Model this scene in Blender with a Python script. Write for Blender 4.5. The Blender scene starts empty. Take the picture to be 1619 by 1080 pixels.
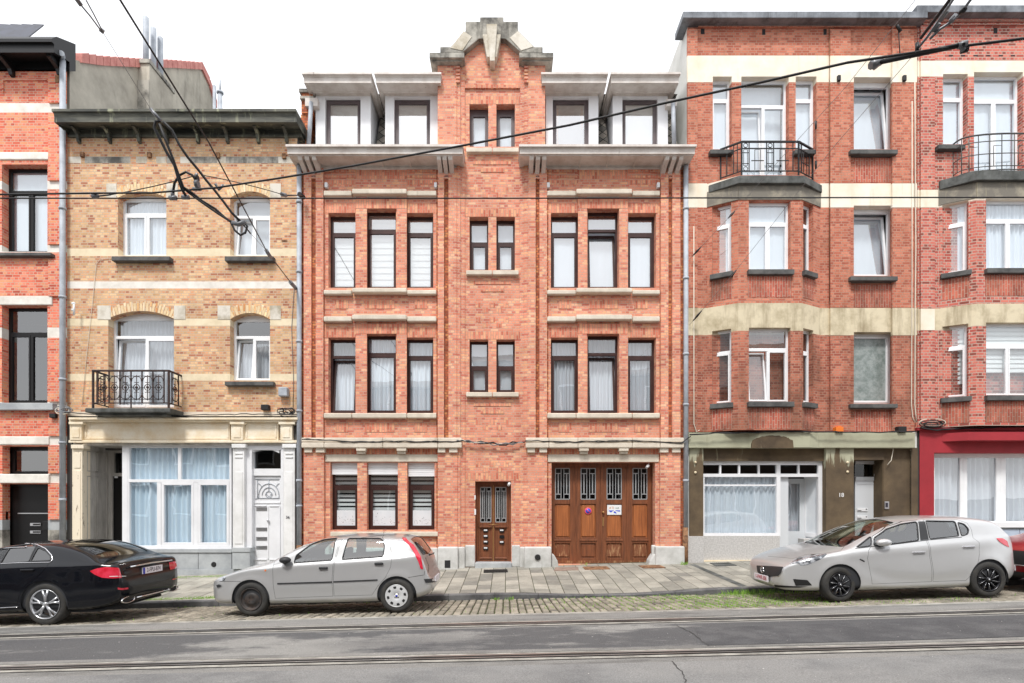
import bpy, bmesh, math, random
from mathutils import Vector, Matrix
from mathutils.bvhtree import BVHTree
from mathutils.kdtree import KDTree
R = math.radians
random.seed(7)
scene = bpy.context.scene
# ---------------------------------------------------------------- camera
FPX, CXP, HYP, CAMD, HC = 846.0, 800.0, 800.0, 14.1, 1.6
cam_d = bpy.data.cameras.new('camera')
cam = bpy.data.objects.new('camera', cam_d)
scene.collection.objects.link(cam)
cam.location = (0, -CAMD, HC)
cam.rotation_euler = (R(90), 0, 0)
cam_d.sensor_width = 36
cam_d.lens = FPX / 1619 * 36
cam_d.shift_x = (809.5 - CXP) / 1619
cam_d.shift_y = (HYP - 540) / 1619
cam_d.clip_end = 500
scene.camera = cam
# ---------------------------------------------------------------- overcast sky and soft sun
SUN_EL, SUN_AZ = R(55), R(200)
w = bpy.data.worlds.new('World'); scene.world = w; w.use_nodes = True
nt = w.node_tree; nt.nodes.clear()
out = nt.nodes.new('ShaderNodeOutputWorld'); bg = nt.nodes.new('ShaderNodeBackground')
sky = nt.nodes.new('ShaderNodeTexSky'); sky.sky_type = 'NISHITA'; sky.sun_disc = False
sky.sun_elevation = SUN_EL; sky.sun_rotation = SUN_AZ
sky.dust_density = 3
mx = nt.nodes.new('ShaderNodeMix'); mx.data_type = 'RGBA'
mx.inputs['Factor'].default_value = 0.86
nt.links.new(sky.outputs[0], mx.inputs['A'])
mx.inputs['B'].default_value = (10.4, 10.5, 10.7, 1)      # the cloud layer
nt.links.new(mx.outputs['Result'], bg.inputs[0]); bg.inputs[1].default_value = 0.12
nt.links.new(bg.outputs[0], out.inputs[0])
sl = bpy.data.lights.new('sun', 'SUN'); sl.energy = 2.7; sl.angle = R(11); sl.color = (1, .97, .93)
sun = bpy.data.objects.new('sun', sl); scene.collection.objects.link(sun)
sun.rotation_euler = (R(33), 0, R(-14))
scene.view_settings.view_transform = 'Standard'; scene.view_settings.look = 'None'
scene.view_settings.exposure = 0.27; scene.view_settings.gamma = 1
# ---------------------------------------------------------------- helpers
COL = scene.collection
def PX(px, Y=0): return (px - CXP) * (CAMD + Y) / FPX
def PZ(py, Y=0): return HC + (HYP - py) * (CAMD + Y) / FPX
def P3(px, py, D): return Vector(((px - CXP) * D / FPX, D - CAMD, HC + (HYP - py) * D / FPX))
def lerp(a, b, t): return a + (b - a) * t
class MB:
    def __init__(s):
        s.v = []; s.l = []; s.f = []; s.ch = []; s.M = Matrix.Identity(4); s.c = []; s.cc = None; s.smooth = []
    def add(s, verts, faces, smooth=False):
        b = len(s.v)
        for p in verts:
            p = Vector(p); s.l.append(p); s.v.append(s.M @ p)
        for f in faces:
            s.f.append([b + i for i in f]); s.c.append(s.cc); s.smooth.append(smooth)
        s.ch.append((b, len(s.v), len(s.f)-len(faces), len(s.f)))
        return s
    def box(s, x0, x1, y0, y1, z0, z1):
        if x0 > x1: x0, x1 = x1, x0
        if y0 > y1: y0, y1 = y1, y0
        if z0 > z1: z0, z1 = z1, z0
        return s.add([(x0,y0,z0),(x1,y0,z0),(x1,y1,z0),(x0,y1,z0),(x0,y0,z1),(x1,y0,z1),(x1,y1,z1),(x0,y1,z1)],
              [(0,3,2,1),(4,5,6,7),(0,1,5,4),(1,2,6,5),(2,3,7,6),(3,0,4,7)])
    def quad(s, a, b, c, d): return s.add([a,b,c,d], [(0,1,2,3)])
    def fb(s, px0, py0, px1, py1, yf, yb):
        return s.box(PX(px0,yf), PX(px1,yf), yf, yb, PZ(py1,yf), PZ(py0,yf))
    def prism(s, poly, axis, a, b):
        n = len(poly)
        def mk(p, t):
            if axis == 'y': return (p[0], t, p[1])
            if axis == 'x': return (t, p[0], p[1])
            return (p[0], p[1], t)
        vs = [mk(p, a) for p in poly] + [mk(p, b) for p in poly]
        fs = [tuple(range(n)), tuple(range(2*n-1, n-1, -1))] + [(i, i+n, (i+1)%n+n, (i+1)%n) for i in range(n)]
        return s.add(vs, fs)
    def tube(s, pts, r, n=6, caps=True):
        pts = [Vector(p) for p in pts]; m = len(pts); vs = []
        rr = r if isinstance(r, (list, tuple)) else [r]*m
        up = None
        for i, p in enumerate(pts):
            t = (pts[min(i+1,m-1)] - pts[max(i-1,0)])
            if t.length < 1e-9: t = Vector((0,0,1))
            t.normalize()
            if up is None:
                a = Vector((0,0,1)) if abs(t.z) < .9 else Vector((1,0,0))
                u = t.cross(a).normalized()
            else:
                u = (up - t * up.dot(t)).normalized()
            up = u; w_ = t.cross(u)
            for k in range(n):
                an = 2*math.pi*k/n
                vs.append(p + (u*math.cos(an) + w_*math.sin(an)) * rr[i])
        fs = [(i*n+k, i*n+(k+1)%n, (i+1)*n+(k+1)%n, (i+1)*n+k) for i in range(m-1) for k in range(n)]
        s.add(vs, fs, True)
        if caps:
            b = len(s.v) - len(vs)
            s.f += [[b+k for k in range(n)][::-1], [b+(m-1)*n+k for k in range(n)]]; s.c += [s.cc]*2; s.smooth += [False]*2
            s.ch[-1] = (s.ch[-1][0], s.ch[-1][1], s.ch[-1][2], len(s.f))
        return s
    def lathe(s, prof, c, axis='y', n=32, a0=0, a1=360, smooth=True):
        full = abs(a1-a0) >= 360; vs = []; steps = n if full else n+1
        for i in range(steps):
            an = R(a0 + (a1-a0)*i/n); ca, sa = math.cos(an), math.sin(an)
            for (r, h) in prof:
                if axis == 'y': vs.append((c[0]+r*ca, c[1]+h, c[2]+r*sa))
                elif axis == 'z': vs.append((c[0]+r*ca, c[1]+r*sa, c[2]+h))
                else: vs.append((c[0]+h, c[1]+r*ca, c[2]+r*sa))
        m = len(prof); fs = []
        for i in range(n):
            j = (i+1) % steps
            for k in range(m-1): fs.append((i*m+k, i*m+k+1, j*m+k+1, j*m+k))
        return s.add(vs, fs, smooth)
    def ball(s, c, r, n=10, sc=(1,1,1)):
        vs = []; fs = []; h = n//2
        for i in range(h+1):
            th = math.pi*i/h
            for k in range(n):
                ph = 2*math.pi*k/n
                vs.append((c[0]+r*sc[0]*math.sin(th)*math.cos(ph), c[1]+r*sc[1]*math.sin(th)*math.sin(ph), c[2]+r*sc[2]*math.cos(th)))
        for i in range(h):
            for k in range(n): fs.append((i*n+k, (i+1)*n+k, (i+1)*n+(k+1)%n, i*n+(k+1)%n))
        return s.add(vs, fs, True)
def wloc(o):
    v = Vector((0,0,0))
    while o: v += o.location; o = o.parent
    return v
def finish(me, mat, smooth_angle=None):
    if mat: me.materials.append(mat)
    if smooth_angle:
        me.polygons.foreach_set('use_smooth', [True]*len(me.polygons)); me.set_sharp_from_angle(angle=R(smooth_angle))
KEEP = {'blind','roller_shutter','glazing','sprig_pattern','hubcap_hole','rim_hole','coping_tiles','roof_tiles','railing','polished_edge','grass','moss','window_frame','curtain','grille','door_ornament','rim','pictogram','cellar_grate','doormat','wheel_well','cabin_floor','seat','inner_wall','joint','edge_strip','intercom_keys','pavement','cobblestones','kerb','name_card','side_wall'}
def clusters(mb):
    n = len(mb.ch); B = []
    for a, b, fa, fb_ in mb.ch:
        vs = mb.v[a:b]; B.append([min(p[i] for p in vs)-.003 for i in range(3)] + [max(p[i] for p in vs)+.003 for i in range(3)])
    par = list(range(n))
    def find(i):
        while par[i] != i: par[i] = par[par[i]]; i = par[i]
        return i
    for i in range(n):
        for j in range(i+1, n):
            p, q = B[i], B[j]
            if all(p[k] <= q[k+3] and q[k] <= p[k+3] for k in range(3)):
                a, b = find(i), find(j)
                if a != b: par[b] = a
    g = {}
    for i in range(n): g.setdefault(find(i), []).append(i)
    return list(g.values())
def obj(name, mb, mat, parent=None, **k):
    if name in KEEP or not 1 < len(mb.ch) < 700: return obj1(name, mb, mat, parent, **k)
    g = clusters(mb)
    if not 1 < len(g) <= 100: return obj1(name, mb, mat, parent, **k)
    res = None
    for ids in g:
        m2 = MB()
        for i in ids:
            a, b, fa, fb_ = mb.ch[i]; base = len(m2.v) - a
            m2.v += mb.v[a:b]; m2.l += mb.l[a:b]; m2.f += [[q+base for q in f] for f in mb.f[fa:fb_]]; m2.c += mb.c[fa:fb_]; m2.smooth += mb.smooth[fa:fb_]
        o = obj1(name, m2, mat, parent, **k); res = res or o
    return res
def obj1(name, mb, mat, parent=None, bevel=0, local=False, recalc=False, solid=0):
    me = bpy.data.meshes.new(name)
    off = Vector((0,0,0)) if (local or not parent) else wloc(parent)
    me.from_pydata([tuple(p - off) for p in mb.v], [], mb.f)
    uv = me.uv_layers.new(name='UVMap')
    L = mb.l; k = 0; data = []
    for f in mb.f:
        a, b, c = L[f[0]], L[f[1]], L[f[2]]
        n = (b-a).cross(c-b)
        ax = max(range(3), key=lambda i: abs(n[i])) if n.length > 0 else 1
        for i in f:
            p = L[i]
            data += [p.x, p.y] if ax == 2 else ([p.y, p.z] if ax == 0 else [p.x, p.z])
    uv.data.foreach_set('uv', data)
    me.polygons.foreach_set('use_smooth', mb.smooth)
    if any(c is not None for c in mb.c):
        ca = me.color_attributes.new('tint', 'FLOAT_COLOR', 'CORNER'); cd = []
        for f, c in zip(mb.f, mb.c):
            c = c if c is not None else .5
            cd += [c, c, c, 1]*len(f)
        ca.data.foreach_set('color', cd)
    if recalc:
        bm = bmesh.new(); bm.from_mesh(me); bmesh.ops.recalc_face_normals(bm, faces=bm.faces); bm.to_mesh(me); bm.free()
    me.materials.append(mat)
    o = bpy.data.objects.new(name, me); COL.objects.link(o)
    if parent: o.parent = parent
    if bevel:
        m = o.modifiers.new('bevel', 'BEVEL'); m.width = bevel; m.segments = 2; m.limit_method = 'ANGLE'
    if solid:
        m = o.modifiers.new('solid', 'SOLIDIFY'); m.thickness = solid; m.offset = -1
    return o
def tag(o, label=None, cat=None, group=None, kind=None):
    if label: o['label'] = label
    if cat: o['category'] = cat
    if group: o['group'] = group
    if kind: o['kind'] = kind
    return o
def thing(name, label, cat, loc=(0,0,0), group=None):
    o = bpy.data.objects.new(name, None); COL.objects.link(o); o.location = loc; o.empty_display_size = .2
    return tag(o, label, cat, group)
# ---------------------------------------------------------------- materials
def newmat(name):
    m = bpy.data.materials.new(name); m.use_nodes = True
    n = m.node_tree.nodes; l = m.node_tree.links
    return m, n, l, n['Principled BSDF']
def rgb(c): return (c[0], c[1], c[2], 1)
def S(r, g, b, k=1.0):                     # display colour to linear albedo
    f = lambda x: ((x/255+.055)/1.055)**2.4 if x > 10 else x/255/12.92
    return (f(r)*k, f(g)*k, f(b)*k)
def ramp(n, stops, interp='LINEAR'):
    r = n.new('ShaderNodeValToRGB'); r.color_ramp.interpolation = interp
    e = r.color_ramp.elements
    while len(e) > 1: e.remove(e[-1])
    e[0].position = stops[0][0]; e[0].color = rgb(stops[0][1])
    for p, c in stops[1:]:
        x = e.new(p); x.color = rgb(c)
    return r
def coords(n, l, scale=(1,1,1), src='pos'):
    mp = n.new('ShaderNodeMapping'); mp.inputs['Scale'].default_value = scale
    if src == 'pos': g = n.new('ShaderNodeNewGeometry'); l.new(g.outputs['Position'], mp.inputs['Vector'])
    elif src == 'uv': g = n.new('ShaderNodeUVMap'); l.new(g.outputs['UV'], mp.inputs['Vector'])
    else: g = n.new('ShaderNodeTexCoord'); l.new(g.outputs['Object'], mp.inputs['Vector'])
    return mp
def mixc(n, l, f, a, b, mode='MIX'):
    m = n.new('ShaderNodeMix'); m.data_type = 'RGBA'; m.blend_type = mode
    for key, v in (('Factor', f), ('A', a), ('B', b)):
        if hasattr(v, 'is_linked') or hasattr(v, 'links'): l.new(v, m.inputs[key])
        elif key == 'Factor': m.inputs[key].default_value = v
        else: m.inputs[key].default_value = rgb(v)
    return m.outputs['Result']
def noise(n, l, vec, scale, detail=5, rough=.6):
    t = n.new('ShaderNodeTexNoise'); t.inputs['Scale'].default_value = scale
    t.inputs['Detail'].default_value = detail; t.inputs['Roughness'].default_value = rough
    l.new(vec, t.inputs['Vector']); return t.outputs['Fac']
def mrange(n, l, v, a, b, c=0, d=1):
    m = n.new('ShaderNodeMapRange'); l.new(v, m.inputs['Value'])
    for k, x in zip(('From Min','From Max','To Min','To Max'), (a,b,c,d)): m.inputs[k].default_value = x
    return m.outputs['Result']
def bump(n, l, h, strength, dist, p, inv=False):
    b = n.new('ShaderNodeBump'); b.inputs['Strength'].default_value = strength; b.inputs['Distance'].default_value = dist
    b.invert = inv; l.new(h, b.inputs['Height']); l.new(b.outputs['Normal'], p.inputs['Normal']); return b
def plain(name, c, rough=.5, metal=0, var=None, vscale=3, vr=(.4,.65), stretch=(1,1,1), bmp=0, bscale=40, coat=0, fine=0.0, streak=None, sr=(.5,.7), sscale=3, spec=None):
    m, n, l, p = newmat(name)
    p.inputs['Roughness'].default_value = rough; p.inputs['Metallic'].default_value = metal
    if coat: p.inputs['Coat Weight'].default_value = coat; p.inputs['Coat Roughness'].default_value = .03
    if spec is not None: p.inputs['Specular IOR Level'].default_value = spec
    col = None
    if var:
        mp = coords(n, l, stretch); f = mrange(n, l, noise(n, l, mp.outputs[0], vscale, 8, .65), vr[0], vr[1])
        col = mixc(n, l, f, c, var)
    if streak:
        mp = coords(n, l, (sscale, sscale, sscale*.12)); f = mrange(n, l, noise(n, l, mp.outputs[0], 1, 6, .7), sr[0], sr[1])
        col = mixc(n, l, f, col if col else c, streak)
    if fine:
        mp = coords(n, l); f = mrange(n, l, noise(n, l, mp.outputs[0], 90, 3, .7), .3, .7, 1-fine, 1+fine)
        x = n.new('ShaderNodeVectorMath'); x.operation = 'SCALE'
        if col: l.new(col, x.inputs[0])
        else: x.inputs[0].default_value = c
        l.new(f, x.inputs['Scale']); col = x.outputs[0]
    if col: l.new(col, p.inputs['Base Color'])
    else: p.inputs['Base Color'].default_value = rgb(c)
    if bmp:
        mp = coords(n, l); bump(n, l, noise(n, l, mp.outputs[0], bscale, 4), bmp, .01, p)
    return m
def brick(name, stops, mortar, w_=.2, h=.0667, ms=.008, vertical=False, squash=.5, stain=None, sr=(.5,.75), white=None, patch=.22):
    m, n, l, p = newmat(name); p.inputs['Roughness'].default_value = .9; p.inputs['Specular IOR Level'].default_value = .2
    mp = coords(n, l, (1,1,1), 'uv')
    if vertical: mp.inputs['Rotation'].default_value = (0, 0, R(90))
    b = n.new('ShaderNodeTexBrick'); l.new(mp.outputs[0], b.inputs['Vector'])
    b.inputs['Scale'].default_value = 1; b.inputs['Brick Width'].default_value = w_; b.inputs['Row Height'].default_value = h
    b.inputs['Mortar Size'].default_value = ms; b.inputs['Mortar Smooth'].default_value = .25
    b.inputs['Color1'].default_value = (0,0,0,1); b.inputs['Color2'].default_value = (1,1,1,1); b.inputs['Mortar'].default_value = (.5,.5,.5,1)
    b.squash = squash; b.squash_frequency = 2; b.offset = .5; b.offset_frequency = 2
    if squash == 1: pass
    r = ramp(n, stops, 'CONSTANT'); l.new(b.outputs['Color'], r.inputs[0])
    pos = coords(n, l)
    big = mrange(n, l, noise(n, l, pos.outputs[0], 1.3, 5, .6), .3, .7, 1-patch, 1+patch)
    col = r.outputs[0]
    x = n.new('ShaderNodeVectorMath'); x.operation = 'SCALE'; l.new(col, x.inputs[0]); l.new(big, x.inputs['Scale']); col = x.outputs[0]
    g = mrange(n, l, noise(n, l, pos.outputs[0], 60, 3, .7), .3, .7, .85, 1.15)
    x = n.new('ShaderNodeVectorMath'); x.operation = 'SCALE'; l.new(col, x.inputs[0]); l.new(g, x.inputs['Scale']); col = x.outputs[0]
    mvar = mixc(n, l, noise(n, l, pos.outputs[0], 5, 4), mortar, tuple(c*.6 for c in mortar))
    col = mixc(n, l, b.outputs['Fac'], col, mvar)
    if stain:
        s2 = coords(n, l, (1.2, 1.2, .5)); f = mrange(n, l, noise(n, l, s2.outputs[0], 1.5, 8, .7), sr[0], sr[1], 0, .75)
        col = mixc(n, l, f, col, stain)
    if white:
        f = mrange(n, l, noise(n, l, pos.outputs[0], 2.1, 8, .75), .6, .8, 0, .55); col = mixc(n, l, f, col, white)
    l.new(col, p.inputs['Base Color'])
    bump(n, l, b.outputs['Fac'], .55, .006, p, True)
    return m
def glassmat(name, tint=(.9,.95,.97), refl=.16, rough=.0, dark=None):
    m = bpy.data.materials.new(name); m.use_nodes = True; n = m.node_tree.nodes; l = m.node_tree.links; n.clear()
    o = n.new('ShaderNodeOutputMaterial'); t = n.new('ShaderNodeBsdfTransparent'); t.inputs[0].default_value = rgb(tint)
    g = n.new('ShaderNodeBsdfGlossy'); g.inputs['Roughness'].default_value = rough; g.inputs[0].default_value = (1,1,1,1)
    geo = coords(n, l); nz = noise(n, l, geo.outputs[0], 1.2, 2, .4)
    b = n.new('ShaderNodeBump'); b.inputs['Strength'].default_value = .06; b.inputs['Distance'].default_value = .05
    l.new(nz, b.inputs['Height']); l.new(b.outputs[0], g.inputs['Normal'])
    lw = n.new('ShaderNodeLayerWeight'); lw.inputs['Blend'].default_value = .5
    fr = n.new('ShaderNodeMath'); fr.operation = 'POWER'; fr.inputs[1].default_value = 5; l.new(lw.outputs['Facing'], fr.inputs[0])
    ad = n.new('ShaderNodeMath'); ad.operation = 'ADD'; ad.use_clamp = True; ad.inputs[1].default_value = refl
    l.new(fr.outputs[0], ad.inputs[0])
    mx_ = n.new('ShaderNodeMixShader'); l.new(ad.outputs[0], mx_.inputs[0]); l.new(t.outputs[0], mx_.inputs[1]); l.new(g.outputs[0], mx_.inputs[2])
    l.new(mx_.outputs[0], o.inputs[0]); return m
def tinted(name, c1, c2, rough=.9, bmp=.4, mix2=None):           # mesh stones with a tint per stone
    m, n, l, p = newmat(name); p.inputs['Roughness'].default_value = rough
    a = n.new('ShaderNodeVertexColor'); a.layer_name = 'tint'
    r = ramp(n, [(0, c1), (.5, tuple(lerp(c1[i], c2[i], .5) for i in range(3))), (1, c2)] if mix2 is None else [(0, c1), (.45, mix2), (1, c2)])
    l.new(a.outputs['Color'], r.inputs[0])
    pos = coords(n, l)
    f = mrange(n, l, noise(n, l, pos.outputs[0], 2.2, 8, .7), .35, .7, .72, 1.15)
    x = n.new('ShaderNodeVectorMath'); x.operation = 'SCALE'; l.new(r.outputs[0], x.inputs[0]); l.new(f, x.inputs['Scale'])
    f2 = mrange(n, l, noise(n, l, pos.outputs[0], 70, 3, .7), .3, .7, .8, 1.2)
    y = n.new('ShaderNodeVectorMath'); y.operation = 'SCALE'; l.new(x.outputs[0], y.inputs[0]); l.new(f2, y.inputs['Scale'])
    l.new(y.outputs[0], p.inputs['Base Color'])
    bump(n, l, noise(n, l, pos.outputs[0], 35, 5), bmp, .008, p)
    return m
M = {}
M['brick_c'] = brick('orange_brick', [(0,S(214,140,114)),(.2,S(222,152,124)),(.38,S(204,126,102)),(.52,S(226,166,128)),(.64,S(216,144,118)),(.8,S(194,114,96)),(.91,S(228,176,142))], S(216,178,160), stain=S(150,100,78), sr=(.6,.85), white=S(230,208,192))
M['brick_c_v'] = brick('orange_brick_soldier', [(0,S(214,138,112)),(.25,S(222,152,122)),(.5,S(204,122,98)),(.7,S(224,164,128)),(.88,S(190,108,86))], S(210,166,144), vertical=True, squash=1)
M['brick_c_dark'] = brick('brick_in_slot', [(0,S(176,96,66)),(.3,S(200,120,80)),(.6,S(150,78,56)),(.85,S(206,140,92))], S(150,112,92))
M['brick_b'] = brick('yellow_brick', [(0,S(208,164,126)),(.18,S(218,178,136)),(.38,S(194,140,106)),(.52,S(212,156,118)),(.66,S(200,160,118)),(.8,S(172,114,88)),(.9,S(220,186,146))], S(214,194,172), stain=S(150,118,90), sr=(.58,.8), squash=.5, w_=.19)
M['brick_b_v'] = brick('yellow_brick_arch', [(0,S(222,176,126)),(.3,S(236,206,160)),(.6,S(206,146,96)),(.8,S(238,214,180))], S(222,202,176), vertical=True, squash=1, w_=.24, h=.07)
M['brick_d'] = brick('red_brick', [(0,S(188,112,90)),(.2,S(196,122,98)),(.4,S(178,102,82)),(.6,S(202,130,106)),(.8,S(168,94,76))], S(194,154,134), ms=.0085, w_=.2, stain=S(128,88,68), sr=(.52,.78), patch=.14)
M['brick_d2'] = brick('sooty_red_brick', [(0,S(176,104,84)),(.2,S(186,114,92)),(.4,S(166,94,76)),(.6,S(192,120,98)),(.8,S(152,84,70))], S(190,152,132), ms=.0085, w_=.2, stain=S(96,72,58), sr=(.42,.72), patch=.2)
M['brick_d_v'] = brick('red_brick_soldier', [(0,S(182,98,80)),(.3,S(196,112,92)),(.6,S(170,86,72)),(.8,S(188,104,86))], S(206,172,154), vertical=True, squash=1, stain=S(88,70,58), sr=(.42,.68))
M['brick_e'] = brick('deep_red_brick', [(0,S(192,104,92)),(.2,S(200,114,100)),(.4,S(174,88,78)),(.6,S(206,122,106)),(.8,S(142,78,68))], S(204,182,168), ms=.0095, w_=.21, h=.075, patch=.12)
M['brick_a'] = brick('orange_red_brick', [(0,S(222,120,96)),(.2,S(230,138,112)),(.4,S(208,102,80)),(.6,S(228,152,114)),(.8,S(216,124,100)),(.92,S(190,92,74))], S(224,190,170), w_=.2, h=.07)
M['stone'] = plain('pale_stone', S(200,189,173), .85, var=S(220,210,194), vscale=3, bmp=.3, fine=.06, streak=S(150,140,124), sr=(.6,.85))
M['stone_w'] = plain('white_stone', S(232,228,220), .85, var=S(206,200,190), vscale=2, bmp=.2, fine=.05)
M['stone_y'] = plain('cream_stone', S(232,216,186), .85, var=S(214,198,166), vscale=3, bmp=.2, fine=.05)
M['stone_old'] = plain('weathered_stone', S(176,172,162), .9, var=S(86,84,80), vscale=1.6, vr=(.42,.62), bmp=.5, fine=.12, streak=S(70,68,62), sr=(.52,.7))
M['stone_b'] = plain('mottled_stone', S(214,208,196), .85, var=S(168,158,138), vscale=1.1, vr=(.45,.6), bmp=.3, fine=.06)
M['plinth'] = plain('cement_plinth', S(206,206,204), .85, var=S(176,176,172), vscale=2.5, bmp=.3, fine=.06, streak=S(120,116,108), sr=(.62,.85))
M['bluestone'] = plain('blue_stone', S(176,180,182), .7, var=S(150,154,158), vscale=2, bmp=.2, fine=.06)
M['granite'] = plain('terrazzo', S(198,196,194), .6, var=S(170,168,166), vscale=25, fine=.12)
M['cream_band'] = plain('cream_render', S(236,229,214), .85, var=S(226,214,192), vscale=1.5, bmp=.15, fine=.04, streak=S(190,172,138), sr=(.58,.85), sscale=2)
M['cream_band2'] = plain('dirty_cream_render', S(212,200,172), .85, var=S(156,142,112), vscale=2.0, vr=(.45,.75), bmp=.15, streak=S(128,112,84), sr=(.5,.75), sscale=2.5)
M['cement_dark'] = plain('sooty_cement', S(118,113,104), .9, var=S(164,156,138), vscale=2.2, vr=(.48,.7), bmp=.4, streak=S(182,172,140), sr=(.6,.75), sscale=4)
M['slab_dark'] = plain('dark_stone_slab', S(98,100,98), .8, var=S(60,62,60), vscale=3, bmp=.3, streak=S(54,56,50))
M['sill_dark'] = plain('dark_sill', S(92,92,90), .75, var=S(60,60,60), vscale=4, bmp=.2)
M['green_cem'] = plain('green_grey_cement', S(172,172,148), .85, var=S(154,152,130), vscale=1.4, bmp=.15, streak=S(110,100,76), sr=(.62,.85), sscale=1.6)
M['stain_cem'] = plain('stained_cement', S(104,88,66), .85, var=S(66,54,42), vscale=1.2, vr=(.35,.7), bmp=.15, streak=S(176,170,140), sr=(.62,.78), sscale=3)
M['grey_render'] = plain('grey_render', S(190,184,170), .9, var=S(156,150,138), vscale=.9, bmp=.3, streak=S(90,88,82), sr=(.55,.8), sscale=1.2)
M['white_render'] = plain('white_render', S(222,222,218), .85, var=S(196,196,190), vscale=.8, bmp=.1)
M['white_paint'] = plain('white_paint', S(232,232,232), .55, var=S(214,214,212), vscale=2, streak=S(180,174,164), sr=(.68,.8), sscale=5)
M['white_clean'] = plain('clean_white_paint', S(232,233,236), .5, var=S(222,223,226), vscale=1.5)
M['cornice_w'] = plain('old_white_cornice_paint', S(214,208,202), .6, var=S(190,180,172), vscale=3, streak=S(120,104,92), sr=(.66,.76), sscale=5, fine=.03)
M['cornice_d'] = plain('flaking_dark_cornice_paint', S(94,94,84), .7, var=S(52,54,50), vscale=2, vr=(.42,.6), streak=S(150,152,128), sr=(.56,.66), sscale=4, stretch=(.5,1,3))
M['cream_wood'] = plain('peeling_cream_wood', S(238,228,208), .7, var=S(224,204,170), vscale=2.5, streak=S(150,116,76), sr=(.62,.78), sscale=4, fine=.05)
M['cream_peel'] = plain('peeling_pilaster_paint', S(232,220,198), .8, var=S(120,100,78), vscale=6, vr=(.6,.68), stretch=(2,2,.5), fine=.06)
M['grey_wood'] = plain('old_grey_white_wood', S(196,192,186), .7, var=S(160,156,150), vscale=2, stretch=(2,2,.5), fine=.04)
M['pvc_w'] = plain('white_plastic', S(238,240,242), .35, var=S(228,230,232), vscale=2)
M['pvc_b'] = plain('dark_brown_plastic', S(70,46,42), .4, var=S(54,34,32), vscale=3, spec=.35)
M['pvc_g'] = plain('grey_brown_plastic', S(96,84,86), .35, var=S(80,70,72), vscale=3)
M['black_fr'] = plain('black_frame_paint', S(20,19,20), .4, spec=.3)
M['black'] = plain('black_rubber', S(26,26,27), .7)
M['blackm'] = plain('black_metal', S(30,30,32), .45, metal=.3)
M['dark_in'] = plain('dark_interior', (.02,.02,.022), .9)  # near-black colour stands in for unlit depth behind openings
M['room'] = plain('unlit_room_wall', (.09,.085,.08), .9)  # dark colour stands in for the gloom of unlit rooms
M['iron'] = plain('wrought_iron', S(44,36,36), .6, var=S(70,46,38), vscale=9, metal=.2)
M['zinc'] = plain('zinc_grey_pipe', S(176,182,190), .6, var=S(150,156,164), vscale=3)
M['rust'] = plain('rusty_pipe', S(150,112,80), .85, var=S(80,52,36), vscale=9, bmp=.5)
M['zinc_top'] = plain('zinc_coping', S(132,136,142), .5, var=S(90,94,100), vscale=2, metal=.3, streak=S(70,72,76))
M['slate'] = plain('slate', S(92,90,86), .6, var=S(66,64,62), vscale=4)
M['slate_line'] = plain('slate_joint', S(40,40,40), .8)
M['tile_red'] = plain('red_tile', S(208,140,130), .7, var=S(184,110,102), vscale=4)
M['tile_dark'] = plain('dark_glazed_tile', S(56,60,76), .4, var=S(40,42,52), vscale=4)
M['glass'] = glassmat('window_glass', refl=.2)
M['glass_sky'] = glassmat('upper_window_glass', refl=.27)
M['glass_top'] = glassmat('top_window_glass', refl=.42)
M['glass_dormer'] = glassmat('dormer_glass', refl=.6)
M['arch_pale'] = plain('pale_arch_brick', S(226,204,166), .85, var=S(212,184,142), vscale=6, fine=.06)
M['glass_dk'] = glassmat('dark_glass', tint=(.5,.53,.55), refl=.05)
M['glass_frost'] = plain('patterned_glass', S(150,158,156), .3, var=S(110,122,118), vscale=7, bmp=.6, bscale=25)
M['frost_white'] = plain('frosted_glass', S(226,230,234), .25, var=S(214,220,226), vscale=2)
M['cloth'] = plain('net_curtain', S(228,232,238), .95, spec=.1)
M['cloth_b'] = plain('bluish_curtain', S(226,238,248), .95, spec=.1)
M['cloth_g'] = plain('grey_curtain', S(212,213,218), .95, spec=.1)
M['blind'] = plain('roller_blind', S(246,246,244), .9, spec=.1)
M['wood'] = plain('varnished_wood', S(136,82,52), .45, var=S(98,58,38), vscale=2.2, stretch=(9,9,.7), vr=(.35,.65), fine=.06, streak=S(84,48,30), sr=(.62,.8), sscale=7)
M['wood_l'] = plain('light_varnished_panel', S(178,108,62), .42, var=S(124,72,42), vscale=2.5, stretch=(12,12,.6), vr=(.35,.7), fine=.06)
M['wood_w'] = plain('weathered_wood_panel', S(120,70,42), .7, var=S(186,146,106), vscale=3, stretch=(9,9,1.2), vr=(.52,.66), fine=.1)
M['lead'] = plain('grey_grille_metal', S(158,160,162), .5, metal=.2)
M['steel'] = plain('brushed_steel', S(190,190,192), .3, metal=.8)
M['brass'] = plain('worn_brass', S(170,130,84), .4, metal=.6)
M['white_pl'] = plain('white_plastic_box', S(226,228,230), .5)
M['red_paint'] = plain('red_shopfront_render', S(162,40,50), .7, var=S(146,34,44), vscale=1.5, fine=.03)
M['bluegrey'] = plain('blue_grey_panel', S(176,188,204), .6, var=S(160,172,190), vscale=1.5)
M['door_grey'] = plain('light_grey_door', S(206,210,214), .4)
M['orange'] = plain('orange_lamp_plastic', S(226,120,40), .5)
M['blue'] = plain('sign_blue', S(60,80,200), .4)
M['redsign'] = plain('sign_red', S(232,84,110), .4)
M['ink'] = plain('dark_print', S(40,36,50), .6)
M['ink_red'] = plain('red_print', S(176,40,60), .6)
M['ink_or'] = plain('ochre_print', S(196,130,70), .6)
M['ink_gr'] = plain('green_print', S(60,90,60), .6)
M['white_num'] = plain('white_numeral', S(240,240,240), .5)
M['wire'] = plain('wire_black', S(28,28,30), .6)
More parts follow.
